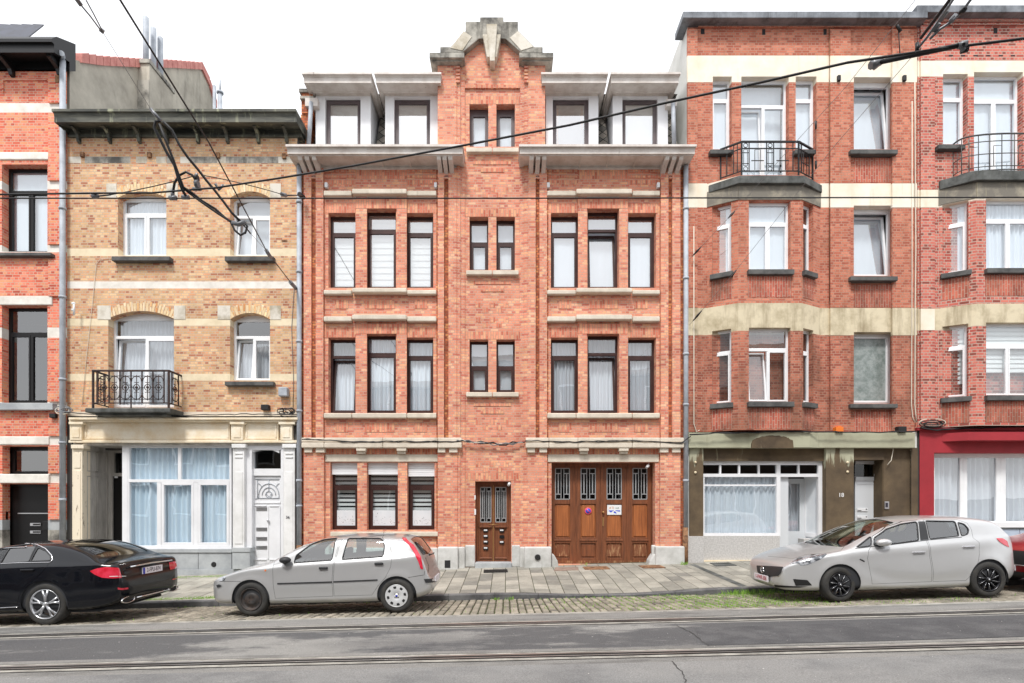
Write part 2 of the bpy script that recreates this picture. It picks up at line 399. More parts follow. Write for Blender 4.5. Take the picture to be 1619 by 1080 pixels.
M['wire_l'] = plain('thin_grey_wire', S(120,120,122), .6)
M['cable_w'] = plain('pale_cable', S(214,206,190), .7)
M['insul'] = plain('insulator_grey', S(120,122,126), .4, metal=.3)

def stainmat():
    m, n, l, p = newmat('green_grey_cement_with_brown_stains'); p.inputs['Roughness'].default_value = .85
    pos = coords(n, l); sep = n.new('ShaderNodeSeparateXYZ'); l.new(pos.outputs[0], sep.inputs[0])
    a = noise(n, l, coords(n, l, (3.6,3.6,.45)).outputs[0], 1.6, 7, .6)
    z = mrange(n, l, sep.outputs['Z'], 3.5, 1.9, -.20, .36)
    ad = n.new('ShaderNodeMath'); ad.operation = 'ADD'; l.new(a, ad.inputs[0]); l.new(z, ad.inputs[1])
    f = mrange(n, l, ad.outputs[0], .50, .56)
    g = mixc(n, l, mrange(n, l, noise(n, l, pos.outputs[0], 2, 6), .4, .7), S(176,176,152), S(156,154,132))
    b = mixc(n, l, mrange(n, l, noise(n, l, pos.outputs[0], 1.5, 7, .7), .35, .7), S(106,90,68), S(74,62,48))
    col = mixc(n, l, f, g, b)
    edge = mrange(n, l, ad.outputs[0], .44, .50, 0, .5); col = mixc(n, l, edge, g, col) if False else col
    l.new(col, p.inputs['Base Color']); return m
M['green_stain'] = stainmat()
# ---------------------------------------------------------------- ground
def G(x):
    c = max(-14, min(14, x)); g = .0225*c + .00005*c**3
    return g + (x-c)*.05
PROF = [(-40,-.02),(-17.6,-.02),(-14.6,-.03),(-14.59,-.03),(-12,-.13),(-5.54,-.13),(-3.4,-.275),(-3.3,-.28)]
def prof(y):
    if y > -3.3: return -.18 + (y+3.3)*.18/3.3
    for (a, za), (b, zb) in zip(PROF, PROF[1:]):
        if y <= b: return lerp(za, zb, (y-a)/(b-a)) if y > a else za
    return -.28
def drop(x):                                     # lowered kerb in front of the gate
    t = max(0, min(1, (x-.3)/.9)) * max(0, min(1, (3.9-x)/.8)); return .075*t
def zw(x, y):                                    # pavement surface
    return prof(max(y,-3.3)) + G(x) - drop(x)*max(0, min(1, (-y-1.6)/1.7))
def zr(x, y): return (prof(min(y,-3.31)) if y < -3.3 else -.28) + G(x)
def sheet(name, x0, x1, ys, fz, mat, kind='structure', dx=1.0, lift=0):
    mb = MB(); n = max(1, int((x1-x0)/dx)); vs = []
    for i in range(n+1):
        x = lerp(x0, x1, i/n)
        for y in ys: vs.append((x, y, fz(x, y)+lift))
    m = len(ys)
    mb.add(vs, [(i*m+j, (i+1)*m+j, (i+1)*m+j+1, i*m+j+1) for i in range(n) for j in range(m-1)])
    return tag(obj(name, mb, mat), kind=kind)
M['earth'] = plain('joint_earth', S(70,64,52,.8), .95, var=S(84,98,54,.7), vscale=1.6, fine=.2)
M['slab'] = tinted('pavement_slab', S(128,126,119), S(172,168,157), mix2=S(150,147,137))
M['sett'] = tinted('granite_sett', S(112,107,98), S(170,161,146), mix2=S(142,135,121), bmp=.6)
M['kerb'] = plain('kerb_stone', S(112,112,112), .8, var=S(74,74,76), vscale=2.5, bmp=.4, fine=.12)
def roadmat(name, c1, c2, c3, vs=1.1, vr=(.42,.6), st=(1,1,1)):
    m, n, l, p = newmat(name); p.inputs['Roughness'].default_value = .88; p.inputs['Specular IOR Level'].default_value = .25
    pos = coords(n, l, st); f = mrange(n, l, noise(n, l, pos.outputs[0], vs, 9, .68), vr[0], vr[1])
    col = mixc(n, l, f, c1, c2)
    f = mrange(n, l, noise(n, l, pos.outputs[0], vs*.35, 4, .5), .45, .62, 0, .8); col = mixc(n, l, f, col, c3)
    p2 = coords(n, l); g = mrange(n, l, noise(n, l, p2.outputs[0], 75, 4, .75), .3, .7, .6, 1.4)
    x = n.new('ShaderNodeVectorMath'); x.operation = 'SCALE'; l.new(col, x.inputs[0]); l.new(g, x.inputs['Scale'])
    sp = mrange(n, l, noise(n, l, p2.outputs[0], 34, 2, .4), .76, .8); col = mixc(n, l, sp, x.outputs[0], S(226,224,218))
    l.new(col, p.inputs['Base Color']); bump(n, l, noise(n, l, p2.outputs[0], 60, 5, .7), .5, .006, p); return m
M['road'] = roadmat('worn_pale_asphalt', S(130,130,129), S(112,112,112), S(138,137,135), 1.5, st=(.7,1,1))
M['track'] = roadmat('dark_asphalt', S(90,90,91), S(138,137,134), S(82,82,84), .9, (.49,.58), (.55,1.3,1))
M['conc'] = roadmat('track_concrete', S(128,127,124), S(104,103,101), S(136,134,131), 2, (.47,.6), (.5,2,1))
M['line'] = plain('concrete_edge', S(168,165,157), .85, var=S(122,119,113), vscale=4, fine=.12)
M['rail'] = plain('rail_steel', S(172,170,168), .35, metal=.5, var=S(112,106,100), vscale=3, stretch=(.3,6,1))
M['groove'] = plain('rail_groove', S(34,32,30), .9)
sheet('ground', -90, 90, [-60,-30,-18], lambda x,y: G(x)-.4, M['road'], dx=6)
sheet('road_surface', -40, 40, [-14.6,-12,-9,-8.30], zr, M['road'], dx=1)
sheet('track_margin', -40, 40, [-8.30,-7.66], zr, M['conc'], dx=1, lift=0)
sheet('track_bed', -40, 40, [-7.66,-7,-6.50], zr, M['track'], dx=1)
sheet('track_margin', -40, 40, [-6.50,-6,-5.62], zr, M['conc'], dx=1)
sheet('stone_edging', -40, 40, [-5.62,-5.50], zr, M['line'], dx=1)
sheet('cobble_bed', -40, 40, [-5.50,-4.5,-3.4,-3.2], zr, M['earth'], dx=1, lift=-.028)
sheet('pavement_bed', -40, 40, [-3.31,-3.1,-2.4,-1.6,0,2], zw, M['earth'], dx=.5, lift=-.012)
sheet('ground_behind_houses', -90, 90, [2,10,30,90], lambda x,y: G(x)-.05, M['earth'], dx=6)
# opposite pavement
sheet('opposite_pavement', -40, 40, [-17.7,-14.6], lambda x,y: G(x)+prof(y)+.1, M['conc'], dx=1)
# rails: head, groove, lip for each of two grooved rails, with bright concrete edging
def band(mb, y0, y1, lift, x0=-40, x1=40):
    n = 60
    for i in range(n):
        a = lerp(x0,x1,i/n); b = lerp(x0,x1,(i+1)/n)
        mb.quad((a,y0,zr(a,y0)+lift),(b,y0,zr(b,y0)+lift),(b,y1,zr(b,y1)+lift),(a,y1,zr(a,y1)+lift))
for yc in (-6.25, -7.96):
    root = thing('tram_rail', 'grooved steel tram rail nearest the parked cars' if yc > -7 else 'grooved steel tram rail nearest the bottom edge of the picture', 'rail', (0,yc,zr(0,yc)), 'tram rails in the road')
    root.pop('category'); root['category'] = 'rail'
    mb = MB(); band(mb, yc+.028, yc+.075, .012); band(mb, yc-.06, yc-.034, .012); obj('rail_head', mb, M['rail'], root)
    mb = MB(); band(mb, yc-.034, yc+.028, .008); obj('groove', mb, M['groove'], root)
    mb = MB(); band(mb, yc+.095, yc+.15, .005); band(mb, yc-.16, yc-.085, .005); obj('edge_strip', mb, M['line'], root)
    mb = MB(); band(mb, yc+.075, yc+.095, .004); band(mb, yc-.085, yc-.06, .004); band(mb, yc+.15, yc+.165, .004); band(mb, yc-.178, yc-.16, .004); obj('joint', mb, M['groove'], root)
M['crack'] = plain('crack_dark', S(62,61,60), .95)
def ribbon(name, pts, w_, mat, lift=.006):
    mb = MB(); vs = []
    for i, (px, py) in enumerate(pts):
        D = 9
        for _ in range(6):                       # meet the road surface along the view ray
            x = (px-CXP)*D/FPX; D = FPX*(HC - zr(x, D-CAMD))/(py-HYP)
        x = (px-CXP)*D/FPX; y = D-CAMD; ww = w_*random.uniform(.4,1.3)
        vs += [(x-ww,y,zr(x-ww,y)+lift),(x+ww,y,zr(x+ww,y)+lift)]
    mb.add(vs, [(2*i,2*i+1,2*i+3,2*i+2) for i in range(len(pts)-1)]); return tag(obj(name, mb, mat), kind='structure')
def wig(a, b, n, j):
    return [(lerp(a[0],b[0],i/n)+random.uniform(-j,j), lerp(a[1],b[1],i/n)) for i in range(n+1)]
ribbon('road_crack', wig((1070,989),(1100,1004),6,2)+wig((1102,1006),(1121,1022),7,2.5)[1:], .006, M['crack'])
ribbon('road_crack', wig((1062,1046),(1078,1062),7,2)+wig((1080,1064),(1084,1080),7,3)[1:], .006, M['crack'])
ribbon('road_crack', wig((848,1024),(1040,1012),2,1), .004, M['groove'])
def patchq(name, pts, mat, lift):
    mb = MB(); vs = []
    for px, py in pts:
        D = 8
        for _ in range(6):
            x = (px-CXP)*D/FPX; D = FPX*(HC - zr(x, D-CAMD))/(py-HYP)
        vs.append(((px-CXP)*D/FPX, D-CAMD, zr((px-CXP)*D/FPX, D-CAMD)+lift))
    mb.add(vs, [tuple(range(len(vs)))]); return tag(obj(name, mb, mat), kind='structure')
M['patch'] = roadmat('newer_asphalt', S(80,80,82), S(94,94,95), S(74,74,76), 3)
patchq('asphalt_patch', [(1108,1014),(1118,1021),(1390,1014),(1700,1004),(1700,976),(1390,984),(1098,993),(1103,1003)], M['patch'], .004)
# stone slabs and setts, each its own tint, one mesh per surface
def slabs(name, x0, x1, y0, y1, wx, wy, gap, fz, mat, h, aligned=False, along='y', cham=.004, jit=.0, top=0.0, tj=.003):
    mb = MB(); x = x0; c = 0
    while x < x1:
        wxx = wx*random.uniform(.92,1.08); y = y0 - (.1 if aligned else random.uniform(0, wy))
        while y < y1:
            wyy = wy*(1 if aligned else random.uniform(.85,1.15))
            a, b = max(y, y0), min(y+wyy, y1)
            if b-a > .04:
                X0, X1, Y0, Y1 = x+gap/2, x+wxx-gap/2, a+gap/2, b-gap/2
                j = lambda: random.uniform(-jit, jit)
                dz = random.uniform(-tj, tj)
                base = [(X0+j(),Y0+j()),(X1+j(),Y0+j()),(X1+j(),Y1+j()),(X0+j(),Y1+j())]
                cx_, cy_ = (X0+X1)/2, (Y0+Y1)/2
                ch = cham
                tp = [(p[0]+math.copysign(ch, cx_-p[0]), p[1]+math.copysign(ch, cy_-p[1])) for p in base]
                lo = [(p[0],p[1],fz(p[0],p[1])-h) for p in base]; mid = [(p[0],p[1],fz(p[0],p[1])+dz-ch*1.1) for p in base]
                hi = [(p[0],p[1],fz(p[0],p[1])+dz+top) for p in tp]
                mb.cc = min(1, max(0, random.gauss(.5,.25)))
                mb.add(lo+mid+hi, [(0,1,5,4),(1,2,6,5),(2,3,7,6),(3,0,4,7),(4,5,9,8),(5,6,10,9),(6,7,11,10),(7,4,8,11),(8,9,10,11)])
            y += wyy
        x += wxx
    return tag(obj(name, mb, mat), kind='structure')
slabs('pavement', -19, 18, -3.12, .15, .31, .45, .013, zw, M['slab'], .03, aligned=True, tj=.003)
slabs('cobblestones', -17, 16, -5.49, -3.31, .135, .215, .024, zr, M['sett'], .03, cham=.012, jit=.005, tj=.005)
# kerb stones
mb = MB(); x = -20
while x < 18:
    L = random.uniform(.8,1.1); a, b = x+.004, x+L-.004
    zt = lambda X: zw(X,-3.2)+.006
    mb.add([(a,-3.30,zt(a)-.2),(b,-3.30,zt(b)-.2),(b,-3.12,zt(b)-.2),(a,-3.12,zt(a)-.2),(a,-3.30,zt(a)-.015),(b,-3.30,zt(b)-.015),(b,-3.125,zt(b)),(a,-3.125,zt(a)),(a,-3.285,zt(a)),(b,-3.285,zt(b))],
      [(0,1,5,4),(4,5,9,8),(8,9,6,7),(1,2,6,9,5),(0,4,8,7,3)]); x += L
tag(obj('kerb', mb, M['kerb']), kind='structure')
mb = MB(); n = 40                                   # gutter channel across the pavement and damp gutter line
for i in range(n):
    pass
a0, a1 = P3(1088,901,13.9), None
mb.add([(4.72,-.35,zw(4.72,-.35)+.004),(4.86,-.35,zw(4.86,-.35)+.004),(4.96,-3.1,zw(4.96,-3.1)+.004),(4.80,-3.1,zw(4.80,-3.1)+.004)], [(0,1,2,3)])
tag(obj('drain_channel', mb, M['slab_dark']), kind='structure')
# grass in the joints
m, n_, l_, p_ = newmat('grass_blade'); p_.inputs['Roughness'].default_value = .7
pos = coords(n_, l_); l_.new(mixc(n_, l_, mrange(n_, l_, noise(n_, l_, pos.outputs[0], 14, 3), .35,.65), S(96,148,40), S(150,186,78)), p_.inputs['Base Color']); M['grass'] = m
mb = MB(); rnd = random.Random(3)
def blade(x, y, z, h, s):
    a = rnd.uniform(0, 6.28); dx, dy = math.cos(a)*s, math.sin(a)*s; lx, ly = rnd.uniform(-1,1)*h*.6, rnd.uniform(-1,1)*h*.6
    mb.add([(x-dx,y-dy,z-.01),(x+dx,y+dy,z-.01),(x+dx*.6+lx*.5,y+dy*.6+ly*.5,z+h*.6),(x+lx,y+ly,z+h)], [(0,1,2),(0,2,3)])
cnt = 0
while cnt < 4800:
    x = rnd.uniform(-9, 9); y = rnd.uniform(-5.45, -3.3)
    d = math.exp(-((x-3.9)/1.45)**2)*1.0 + math.exp(-((x-1.8)/1.2)**2)*.14 + .012 + (.12 if 5 < x < 8 and y < -4.6 else 0)
    patchn = math.sin(x*3.1+math.sin(y*4))*math.sin(y*5.2+x*1.7)
    if rnd.random() > d*(.62+.55*patchn): continue
    cnt += 1
    if rnd.random() < .85: x = round(x/.135)*.135 + rnd.uniform(-.018,.018)
    blade(x, y, zr(x,y)-.005, rnd.uniform(.015,.05), rnd.uniform(.003,.007))
def tuft(px, py, D, k, r_, h, zf):
    x0 = (px-CXP)*D/FPX; y0 = D-CAMD
    for _ in range(k):
        x = rnd.gauss(x0, r_); y = rnd.gauss(y0, r_*.6); blade(x, y, zf(x,y), rnd.uniform(h*.4,h), .005)
for px, D, k, r_, h in ((1170,10.75,140,.14,.12),(1150,10.8,60,.1,.09),(1205,10.7,160,.2,.12),(1050,10.85,30,.06,.06),(783,10.75,40,.05,.07),(808,10.7,35,.04,.08),(1270,10.6,120,.25,.1),(580,10.7,20,.04,.05),(300,10.7,30,.1,.04)):
    tuft(px, 0, D, k, r_, h, lambda x,y: zr(x,min(y,-3.32)))
for px, D, k in ((1082,13.75,60),(925,14.02,14),(1040,14.0,12)): tuft(px, 0, D, k, .05, .1, zw)
tag(obj('grass', mb, M['grass']), 'green grass and weeds growing between the cobblestones', 'grass', kind='stuff')
mb = MB(); rnd = random.Random(9)                      # moss on the pavement behind the parked cars
for _ in range(5000):
    x = rnd.uniform(-8.6,-5.2); y = -3.05 + abs(rnd.gauss(0,.12)) if rnd.random() < .6 else -.25 - abs(rnd.gauss(0,.12))
    blade(x, y, zw(x,y)+.002, rnd.uniform(.004,.012), .008)
tag(obj('moss', mb, M['grass']), 'low moss along the pavement edges at left', 'moss', kind='stuff')
# ---------------------------------------------------------------- building helpers
def H(L, R_, T, B, y=0, dep=.2):
    """opening in a wall at y, from the edges visible in front of a frame set back by dep"""
    if (L+R_)/2 < CXP: u0, u1 = PX(L, y+dep), PX(R_, y)
    else: u0, u1 = PX(L, y), PX(R_, y+dep)
    return (u0, u1, PZ(B, y), PZ(T, y))
def wall(mb, u0, u1, z0, z1, holes, y=0, dep=.22):
    hs = [h for h in holes if h[1] > u0 and h[0] < u1 and h[3] > z0 and h[2] < z1]
    us = sorted({u0, u1} | {min(max(v,u0),u1) for h in hs for v in h[:2]})
    zs = sorted({z0, z1} | {min(max(v,z0),z1) for h in hs for v in h[2:]})
    inh = lambda u, z: any(h[0] < u < h[1] and h[2] < z < h[3] for h in hs)
    for i in range(len(us)-1):
        for j in range(len(zs)-1):
            a, b, c, d = us[i], us[i+1], zs[j], zs[j+1]
            if b-a < 1e-6 or d-c < 1e-6 or inh((a+b)/2, (c+d)/2): continue
            mb.quad((a,y,c),(b,y,c),(b,y,d),(a,y,d))
    for h in hs:
        c, d = max(h[2], z0), min(h[3], z1); e = y+dep
        if h[0] >= u0: mb.quad((h[0],y,c),(h[0],e,c),(h[0],e,d),(h[0],y,d))
        if h[1] <= u1: mb.quad((h[1],e,c),(h[1],y,c),(h[1],y,d),(h[1],e,d))
        if h[3] <= z1: mb.quad((h[0],y,h[3]),(h[0],e,h[3]),(h[1],e,h[3]),(h[1],y,h[3]))
        if h[2] >= z0: mb.quad((h[0],e,h[2]),(h[0],y,h[2]),(h[1],y,h[2]),(h[1],e,h[2]))
def wallm(root, u0, u1, bands, holes, y=0, dep=.22, Mx=None):
    """one wall mesh per material; bands = [(z0, z1, material key, name)]"""
    d = {}
    for z0, z1, k, nm in bands:
        if (k, nm) not in d:
            d[(k, nm)] = MB()
            if Mx: d[(k, nm)].M = Mx
        wall(d[(k, nm)], u0, u1, z0, z1, holes, y, dep)
    for (k, nm), mb in d.items(): obj(nm, mb, M[k], root)
def stack(z_top, z_bot, cuts, base, base_name='wall'):
    """split a height range into bands: cuts = [(py_top, py_bot, key, name)] at the facade plane"""
    res = []; z = z_bot
    for T, B, k, nm in sorted(cuts, key=lambda c: -c[1]):
        a, b = PZ(B), PZ(T)
        if a > z: res.append((z, a, base, base_name))
        res.append((a, b, k, nm)); z = b
    if z < z_top: res.append((z, z_top, base, base_name))
    return res
def drape(mb, u0, u1, z0, z1, y, amp=.030, wl=.10, seed=0):
    r_ = random.Random(seed+int(u0*100)); n = max(8, int((u1-u0)/.012)); ph = r_.uniform(0, 6); vs = []
    for i in range(n+1):
        u = lerp(u0, u1, i/n)
        d = amp*(math.sin(2*math.pi*u/wl+ph+1.3*math.sin(u*7)) + .5*math.sin(2*math.pi*u/wl*.43+ph*2))
        vs += [(u, y+d*.8, z0), (u+d*.1, y+d*1.0, (z0+z1)/2), (u, y+d*.5, z1)]
    mb.add(vs, [(3*i+k, 3*i+3+k, 3*i+4+k, 3*i+1+k) for i in range(n) for k in (0,1)], True)
def window(root, h, y, mat, fw=.05, sw=.042, trans=None, cols=1, curtain='drape', tilt=(), glass='glass', cmat='cloth', Mx=None, topbar=None, name='window', split=None, tilt_a=7, ctop=True, label=None):
    u0, u1, z0, z1 = h; mk = lambda: MB()
    F, P_, C_ = MB(), MB(), MB()
    for q in (F, P_, C_):
        if Mx: q.M = Mx.copy()
    tb = topbar or fw
    F.box(u0, u0+fw, y, y+.07, z0, z1); F.box(u1-fw, u1, y, y+.07, z0, z1)
    F.box(u0+fw, u1-fw, y, y+.07, z1-tb, z1); F.box(u0+fw, u1-fw, y, y+.07, z0, z0+fw)
    ia, ib, ja, jb = u0+fw, u1-fw, z0+fw, z1-tb
    top = jb
    if trans:
        zt = z1-(z1-z0)*trans; F.box(ia, ib, y-.006, y+.07, zt-.03, zt+.03)
        P_.quad((ia,y+.03,zt+.03),(ib,y+.03,zt+.03),(ib,y+.03,jb),(ia,y+.03,jb))
        F.box(ia, ib, y+.012, y+.05, jb-.018, jb); F.box(ia, ib, y+.012, y+.05, zt+.03, zt+.048)
        top = zt-.03
    ws = split or [1/cols]*cols; u = ia; M0 = F.M.copy()
    for i, wf in enumerate(ws):
        a, b = u, u+(ib-ia)*wf; u = b
        if i < len(ws)-1: F.box(b-.016, b+.016, y-.004, y+.06, ja, top)
        if i > 0: a += .016
        if i < len(ws)-1: b -= .016
        if i in tilt:
            T = Matrix.Translation((0,y+.03,ja)) @ Matrix.Rotation(R(-tilt_a), 4, 'X') @ Matrix.Translation((0,-y-.03,-ja))
            F.M = M0 @ T; P_.M = M0 @ T
        else: F.M = M0.copy(); P_.M = M0.copy()
        F.box(a+.003, a+sw, y-.012, y+.05, ja+.003, top-.003); F.box(b-sw, b-.003, y-.012, y+.05, ja+.003, top-.003)
        F.box(a+sw, b-sw, y-.012, y+.05, top-sw, top-.003); F.box(a+sw, b-sw, y-.012, y+.05, ja+.003, ja+sw)
        P_.quad((a+sw,y+.02,ja+sw),(b-sw,y+.02,ja+sw),(b-sw,y+.02,top-sw),(a+sw,y+.02,top-sw))
        F.M = M0.copy(); P_.M = M0.copy()
    w_ = obj(name, F, mat, root)
    if label: w_['label'] = label
    obj('pane', P_, M[glass], w_)
    yc = y + (.26 if tilt else .10)
    if curtain == 'drape': drape(C_, u0+.01, u1-.01, z0, z1, yc)
    elif curtain == 'flat': drape(C_, u0+.01, u1-.01, z0, z1, yc, amp=.006, wl=.3)
    elif curtain == 'low': drape(C_, u0+.01, u1-.01, z0, z0+(z1-z0)*.62, yc)
    elif curtain == 'blind': C_.box(u0+.01, u1-.01, yc, yc+.004, z0+.02, z1)
    elif isinstance(curtain, tuple):                      # striped day and night blind: (bottom fraction, pitch)
        z = z0+(z1-z0)*curtain[0]
        while z < z1: C_.box(u0+.01, u1-.01, yc, yc+.003, z, min(z+curtain[1]*.62, z1)); z += curtain[1]
        C_.box(u0+.01, u1-.01, yc+.02, yc+.022, z0+(z1-z0)*curtain[0], z1) if len(curtain) > 2 else None
    if C_.v: obj('curtain' if curtain in ('drape','flat','low') else 'blind', C_, M[cmat], w_)
    return w_
def shell(root, x0, x1, z1, yb=9, part_y=1.7, side='room', z0=-1.2, y0=.0):
    mb = MB()
    mb.quad((x0,part_y,z0),(x1,part_y,z0),(x1,part_y,z1),(x0,part_y,z1))
    for z in (3.15, 6.6, 9.9):
        if z < z1: mb.box(x0+.12, x1-.12, .75, part_y-.001, z, z+.25)
    obj('inner_wall', mb, M['room'], root)
    mb = MB(); mb.box(x0+.002, x0+.12, y0+.004, yb, z0, z1); mb.box(x1-.12, x1-.002, y0+.004, yb, z0, z1); mb.box(x0+.12, x1-.12, yb-.1, yb, z0, z1)
    obj('side_wall', mb, M[side], root)
    mb = MB(); mb.box(x0+.12, x1-.12, .24, yb-.1, z1-.12, z1); obj('flat_roof', mb, M['zinc_top'], root)
def boxes(name, root, mat, lst, bevel=0):
    mb = MB()
    for b in lst: mb.fb(*b)
    return obj(name, mb, M[mat], root, bevel=bevel)
def profile_bar(name, root, mat, px0, px1, yf, prof_, bevel=0):
    """moulding run along x: profile points (y, py)"""
    poly = [(y, PZ(py, y)) for y, py in prof_]
    mb = MB(); mb.prism(poly, 'x', PX(px0, yf), PX(px1, yf)); return obj(name, mb, M[mat], root, recalc=True, bevel=bevel)
def mitre_bar(name, root, mat, pxa, pxb, yw, prof_, side, yback):
    """cornice returned round both ends: profile (y, py), side overhang scaled to `side` at the most projecting point"""
    xa, xb = PX(pxa, yw), PX(pxb, yw); omax = max(yw-y for y, _ in prof_); mb = MB(); vs = []; m = len(prof_)
    for y, py in prof_:
        o = max(0, yw-y); s_ = o/omax*side; z = PZ(py, y); vs += [(xa-s_, yback, z), (xa-s_, y, z), (xb+s_, y, z), (xb+s_, yback, z)]
    fs = [(4*i+k, 4*i+k+1, 4*(i+1)+k+1, 4*(i+1)+k) for i in range(m-1) for k in range(3)]
    fs += [(0,3,2,1), (4*m-4,4*m-3,4*m-2,4*m-1)] + [tuple(4*i for i in range(m))[::-1], tuple(4*i+3 for i in range(m))]
    mb.add(vs, fs); return obj(name, mb, M[mat], root, recalc=True)
def pipe(name, root, px, T, B, y, r, mat='zinc', collars=()):
    x = PX(px, y); mb = MB(); mb.tube([(x,y,PZ(B,y)),(x,y,PZ(T,y))], r, 12)
    for c in collars: mb.tube([(x,y,PZ(c,y)-.03),(x,y,PZ(c,y)+.03)], r*1.25, 12)
    return obj(name, mb, M[mat], root)
def text(name, s, size, loc, mat, parent, rot=(90,0,0), ext=.002, align='CENTER', scale_x=1):
    cu = bpy.data.curves.new(name, 'FONT'); cu.body = s; cu.size = size; cu.extrude = ext; cu.align_x = align; cu.align_y = 'CENTER'
    t = bpy.data.objects.new(name, cu); COL.objects.link(t); dg = bpy.context.evaluated_depsgraph_get()
    me = bpy.data.meshes.new_from_object(t.evaluated_get(dg)); bpy.data.objects.remove(t)
    Mr = Matrix.Rotation(R(rot[2]),4,'Z') @ Matrix.Rotation(R(rot[0]),4,'X') @ Matrix.Scale(scale_x,4,(1,0,0))
    me.transform(Mr); me.materials.clear(); me.materials.append(mat)
    o = bpy.data.objects.new(name, me); COL.objects.link(o)
    if parent: o.parent = parent; o.location = Vector(loc) - wloc(parent)
    else: o.location = loc
    return o
def grille(root, x0, x1, z0, z1, y, vb=(.22,.40,.60,.78)):
    mb = MB(); w_ = .012; X = lambda f: lerp(x0, x1, f); h = (x1-x0)*.36
    for f in (0,1): mb.box(X(f)-w_, X(f)+w_, y-.02, y, z0, z1)
    mb.box(x0, x1, y-.019, y-.001, z0-w_, z0+w_); mb.box(x0, x1, y-.019, y-.001, z1-w_, z1+w_)
    for f in (vb[1], vb[2]): mb.box(X(f)-w_*.8, X(f)+w_*.8, y-.018, y-.002, z0+w_, z1-w_)
    for f in ((0+vb[1])/2, (1+vb[2])/2): mb.box(X(f)-w_*1.3, X(f)+w_*1.3, y-.018, y-.002, z0+h, z1-h)
    for a, b in ((0, vb[1]), (vb[2], 1)):
        for z in (z0+h, z1-h): mb.box(X(a)+w_, X(b)-w_*.8, y-.017, y-.003, z-w_, z+w_)
    return obj('grille', mb, M['lead'], root)
M['slate_d'] = brick('diamond_slate', [(0,S(116,112,106)),(.3,S(136,130,122)),(.6,S(98,96,92)),(.8,S(146,142,134))], S(40,40,40), w_=.2, h=.2, ms=.012, squash=1, vertical=False)
M['slate_d'].node_tree.nodes['Mapping'].inputs['Rotation'].default_value = (0,0,R(45))
for b_ in M['slate_d'].node_tree.nodes:
    if b_.bl_idname == 'ShaderNodeTexBrick': b_.offset = 0

# ================================================================ main orange brick house (centre)
hc = thing('brick_house', 'wide orange brick house with stepped stone gable, white dormers and wooden gate', 'house', (PX(780),0,0))
HO = []
rowsC = []
L = lambda *a: HO.append(H(*a)) or HO[-1]
wl = []                                             # (hole, kwargs)
for T2, T1, B, row in ((330,337,455,2),(528,534,653,3)):
    for k, (a, b) in enumerate(((523,562),(580,626),(643,685),(871,914),(929,976),(993,1034))):
        wl.append((L(a, b, T2 if k in (1,4) else T1, B), row, k))
sm = []
for T, B in ((165,232),(343,427),(537,620)):
    for a, b in ((743,772),(785,814)): sm.append((L(a, b, T, B), T))
gw = [L(a, b, 731, 838) for a, b in ((526,565),(583,629),(646,687))]
hdoor = L(752, 808, 761, 890, 0, .25); hgate = H(872, 1031, 731, 893, 0, .3); HO.append(hgate)
x0c, x1c = PX(477), PX(1083)
mb = MB(); wall(mb, x0c, x1c, -.6, PZ(262), [h for h in HO], 0, .26); obj('wall', mb, M['brick_c'], hc)
mb = MB(); tz = PZ(262)
wall(mb, PX(694), PX(862), tz, PZ(95), [h for h, T in sm if T == 165], 0, .26)
mb.prism([(PX(x), PZ(y)) for x, y in ((694,95),(735,70),(752,50),(804,50),(822,70),(862,95))], 'y', 0, .3)
mb.box(PX(694), PX(862), .26, .6, PZ(104), PZ(95)); mb.box(PX(694), PX(694)+.2, .02, 1.6, tz, PZ(96)); mb.box(PX(862)-.2, PX(862), .02, 1.6, tz, PZ(96))
mb.box(PX(694)+.2, PX(862)-.2, 1.4, 1.6, tz, PZ(96))
obj('gable_wall', mb, M['brick_c'], hc)
mb = MB(); wallz = [(480,492),(499,511),(692,702),(709,722),(835,847),(853,865),(1045,1057),(1063,1076)]
for a, b in wallz: mb.fb(a, 266, b, 693, -.085, 0)
for a, b in ((480,512),(692,723),(834,865),(1044,1076)): mb.fb(a, 709, b, 868, -.085, 0)
for a, b in ((692,722),(835,862)): mb.fb(a, 96, b, 230, -.085, 0)
obj('pilaster', mb, M['brick_c'], hc, bevel=.004)
mb = MB()
for a, b, y in ((722,728,-.06),(728,735,-.03),(829,835,-.06),(822,829,-.03)): mb.fb(a, 96, b, 868, y, 0)
for a, b in ((563,580),(627,643),(914,928),(979,993)):
    for T, B in ((306,457),(504,655)): mb.fb(a, T+.5, b, B, -.045, 0)
for a, b in ((561,580),(627,645),(911,929),(977,1000)):
    pass
obj('brick_strip', mb, M['brick_c'], hc, bevel=.003)
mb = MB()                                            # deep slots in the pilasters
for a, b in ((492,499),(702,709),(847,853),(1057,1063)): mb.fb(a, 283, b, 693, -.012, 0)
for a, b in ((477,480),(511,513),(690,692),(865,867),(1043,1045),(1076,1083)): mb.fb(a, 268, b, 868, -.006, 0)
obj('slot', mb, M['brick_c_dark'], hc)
mb = MB()
for a, b in ((492,499),(702,709),(847,853),(1057,1063)):
    for k in range(4): mb.fb(a, 266+k*4.6, b, 268.4+k*4.6, -.08, 0)
for a, b in ((721,727),(829,835)):
    for k in range(5): mb.fb(a, 104+k*5.6, b, 107.4+k*5.6, -.12, 0)
obj('dentil', mb, M['brick_c'], hc)
mb = MB()                                            # soldier courses
def soldier(px0, T, px1, B, y=-.005): mb.fb(px0, T, px1, B, y, 0)
for a, b in ((513,562),(643,690),(867,914),(993,1043)):
    soldier(a, 322, b, 336.5); soldier(a, 518, b, 533.5)
    soldier(a, 268, b, 272, -.02); soldier(a, 276.5, b, 281, -.02); soldier(a,285,b,292,-.006)
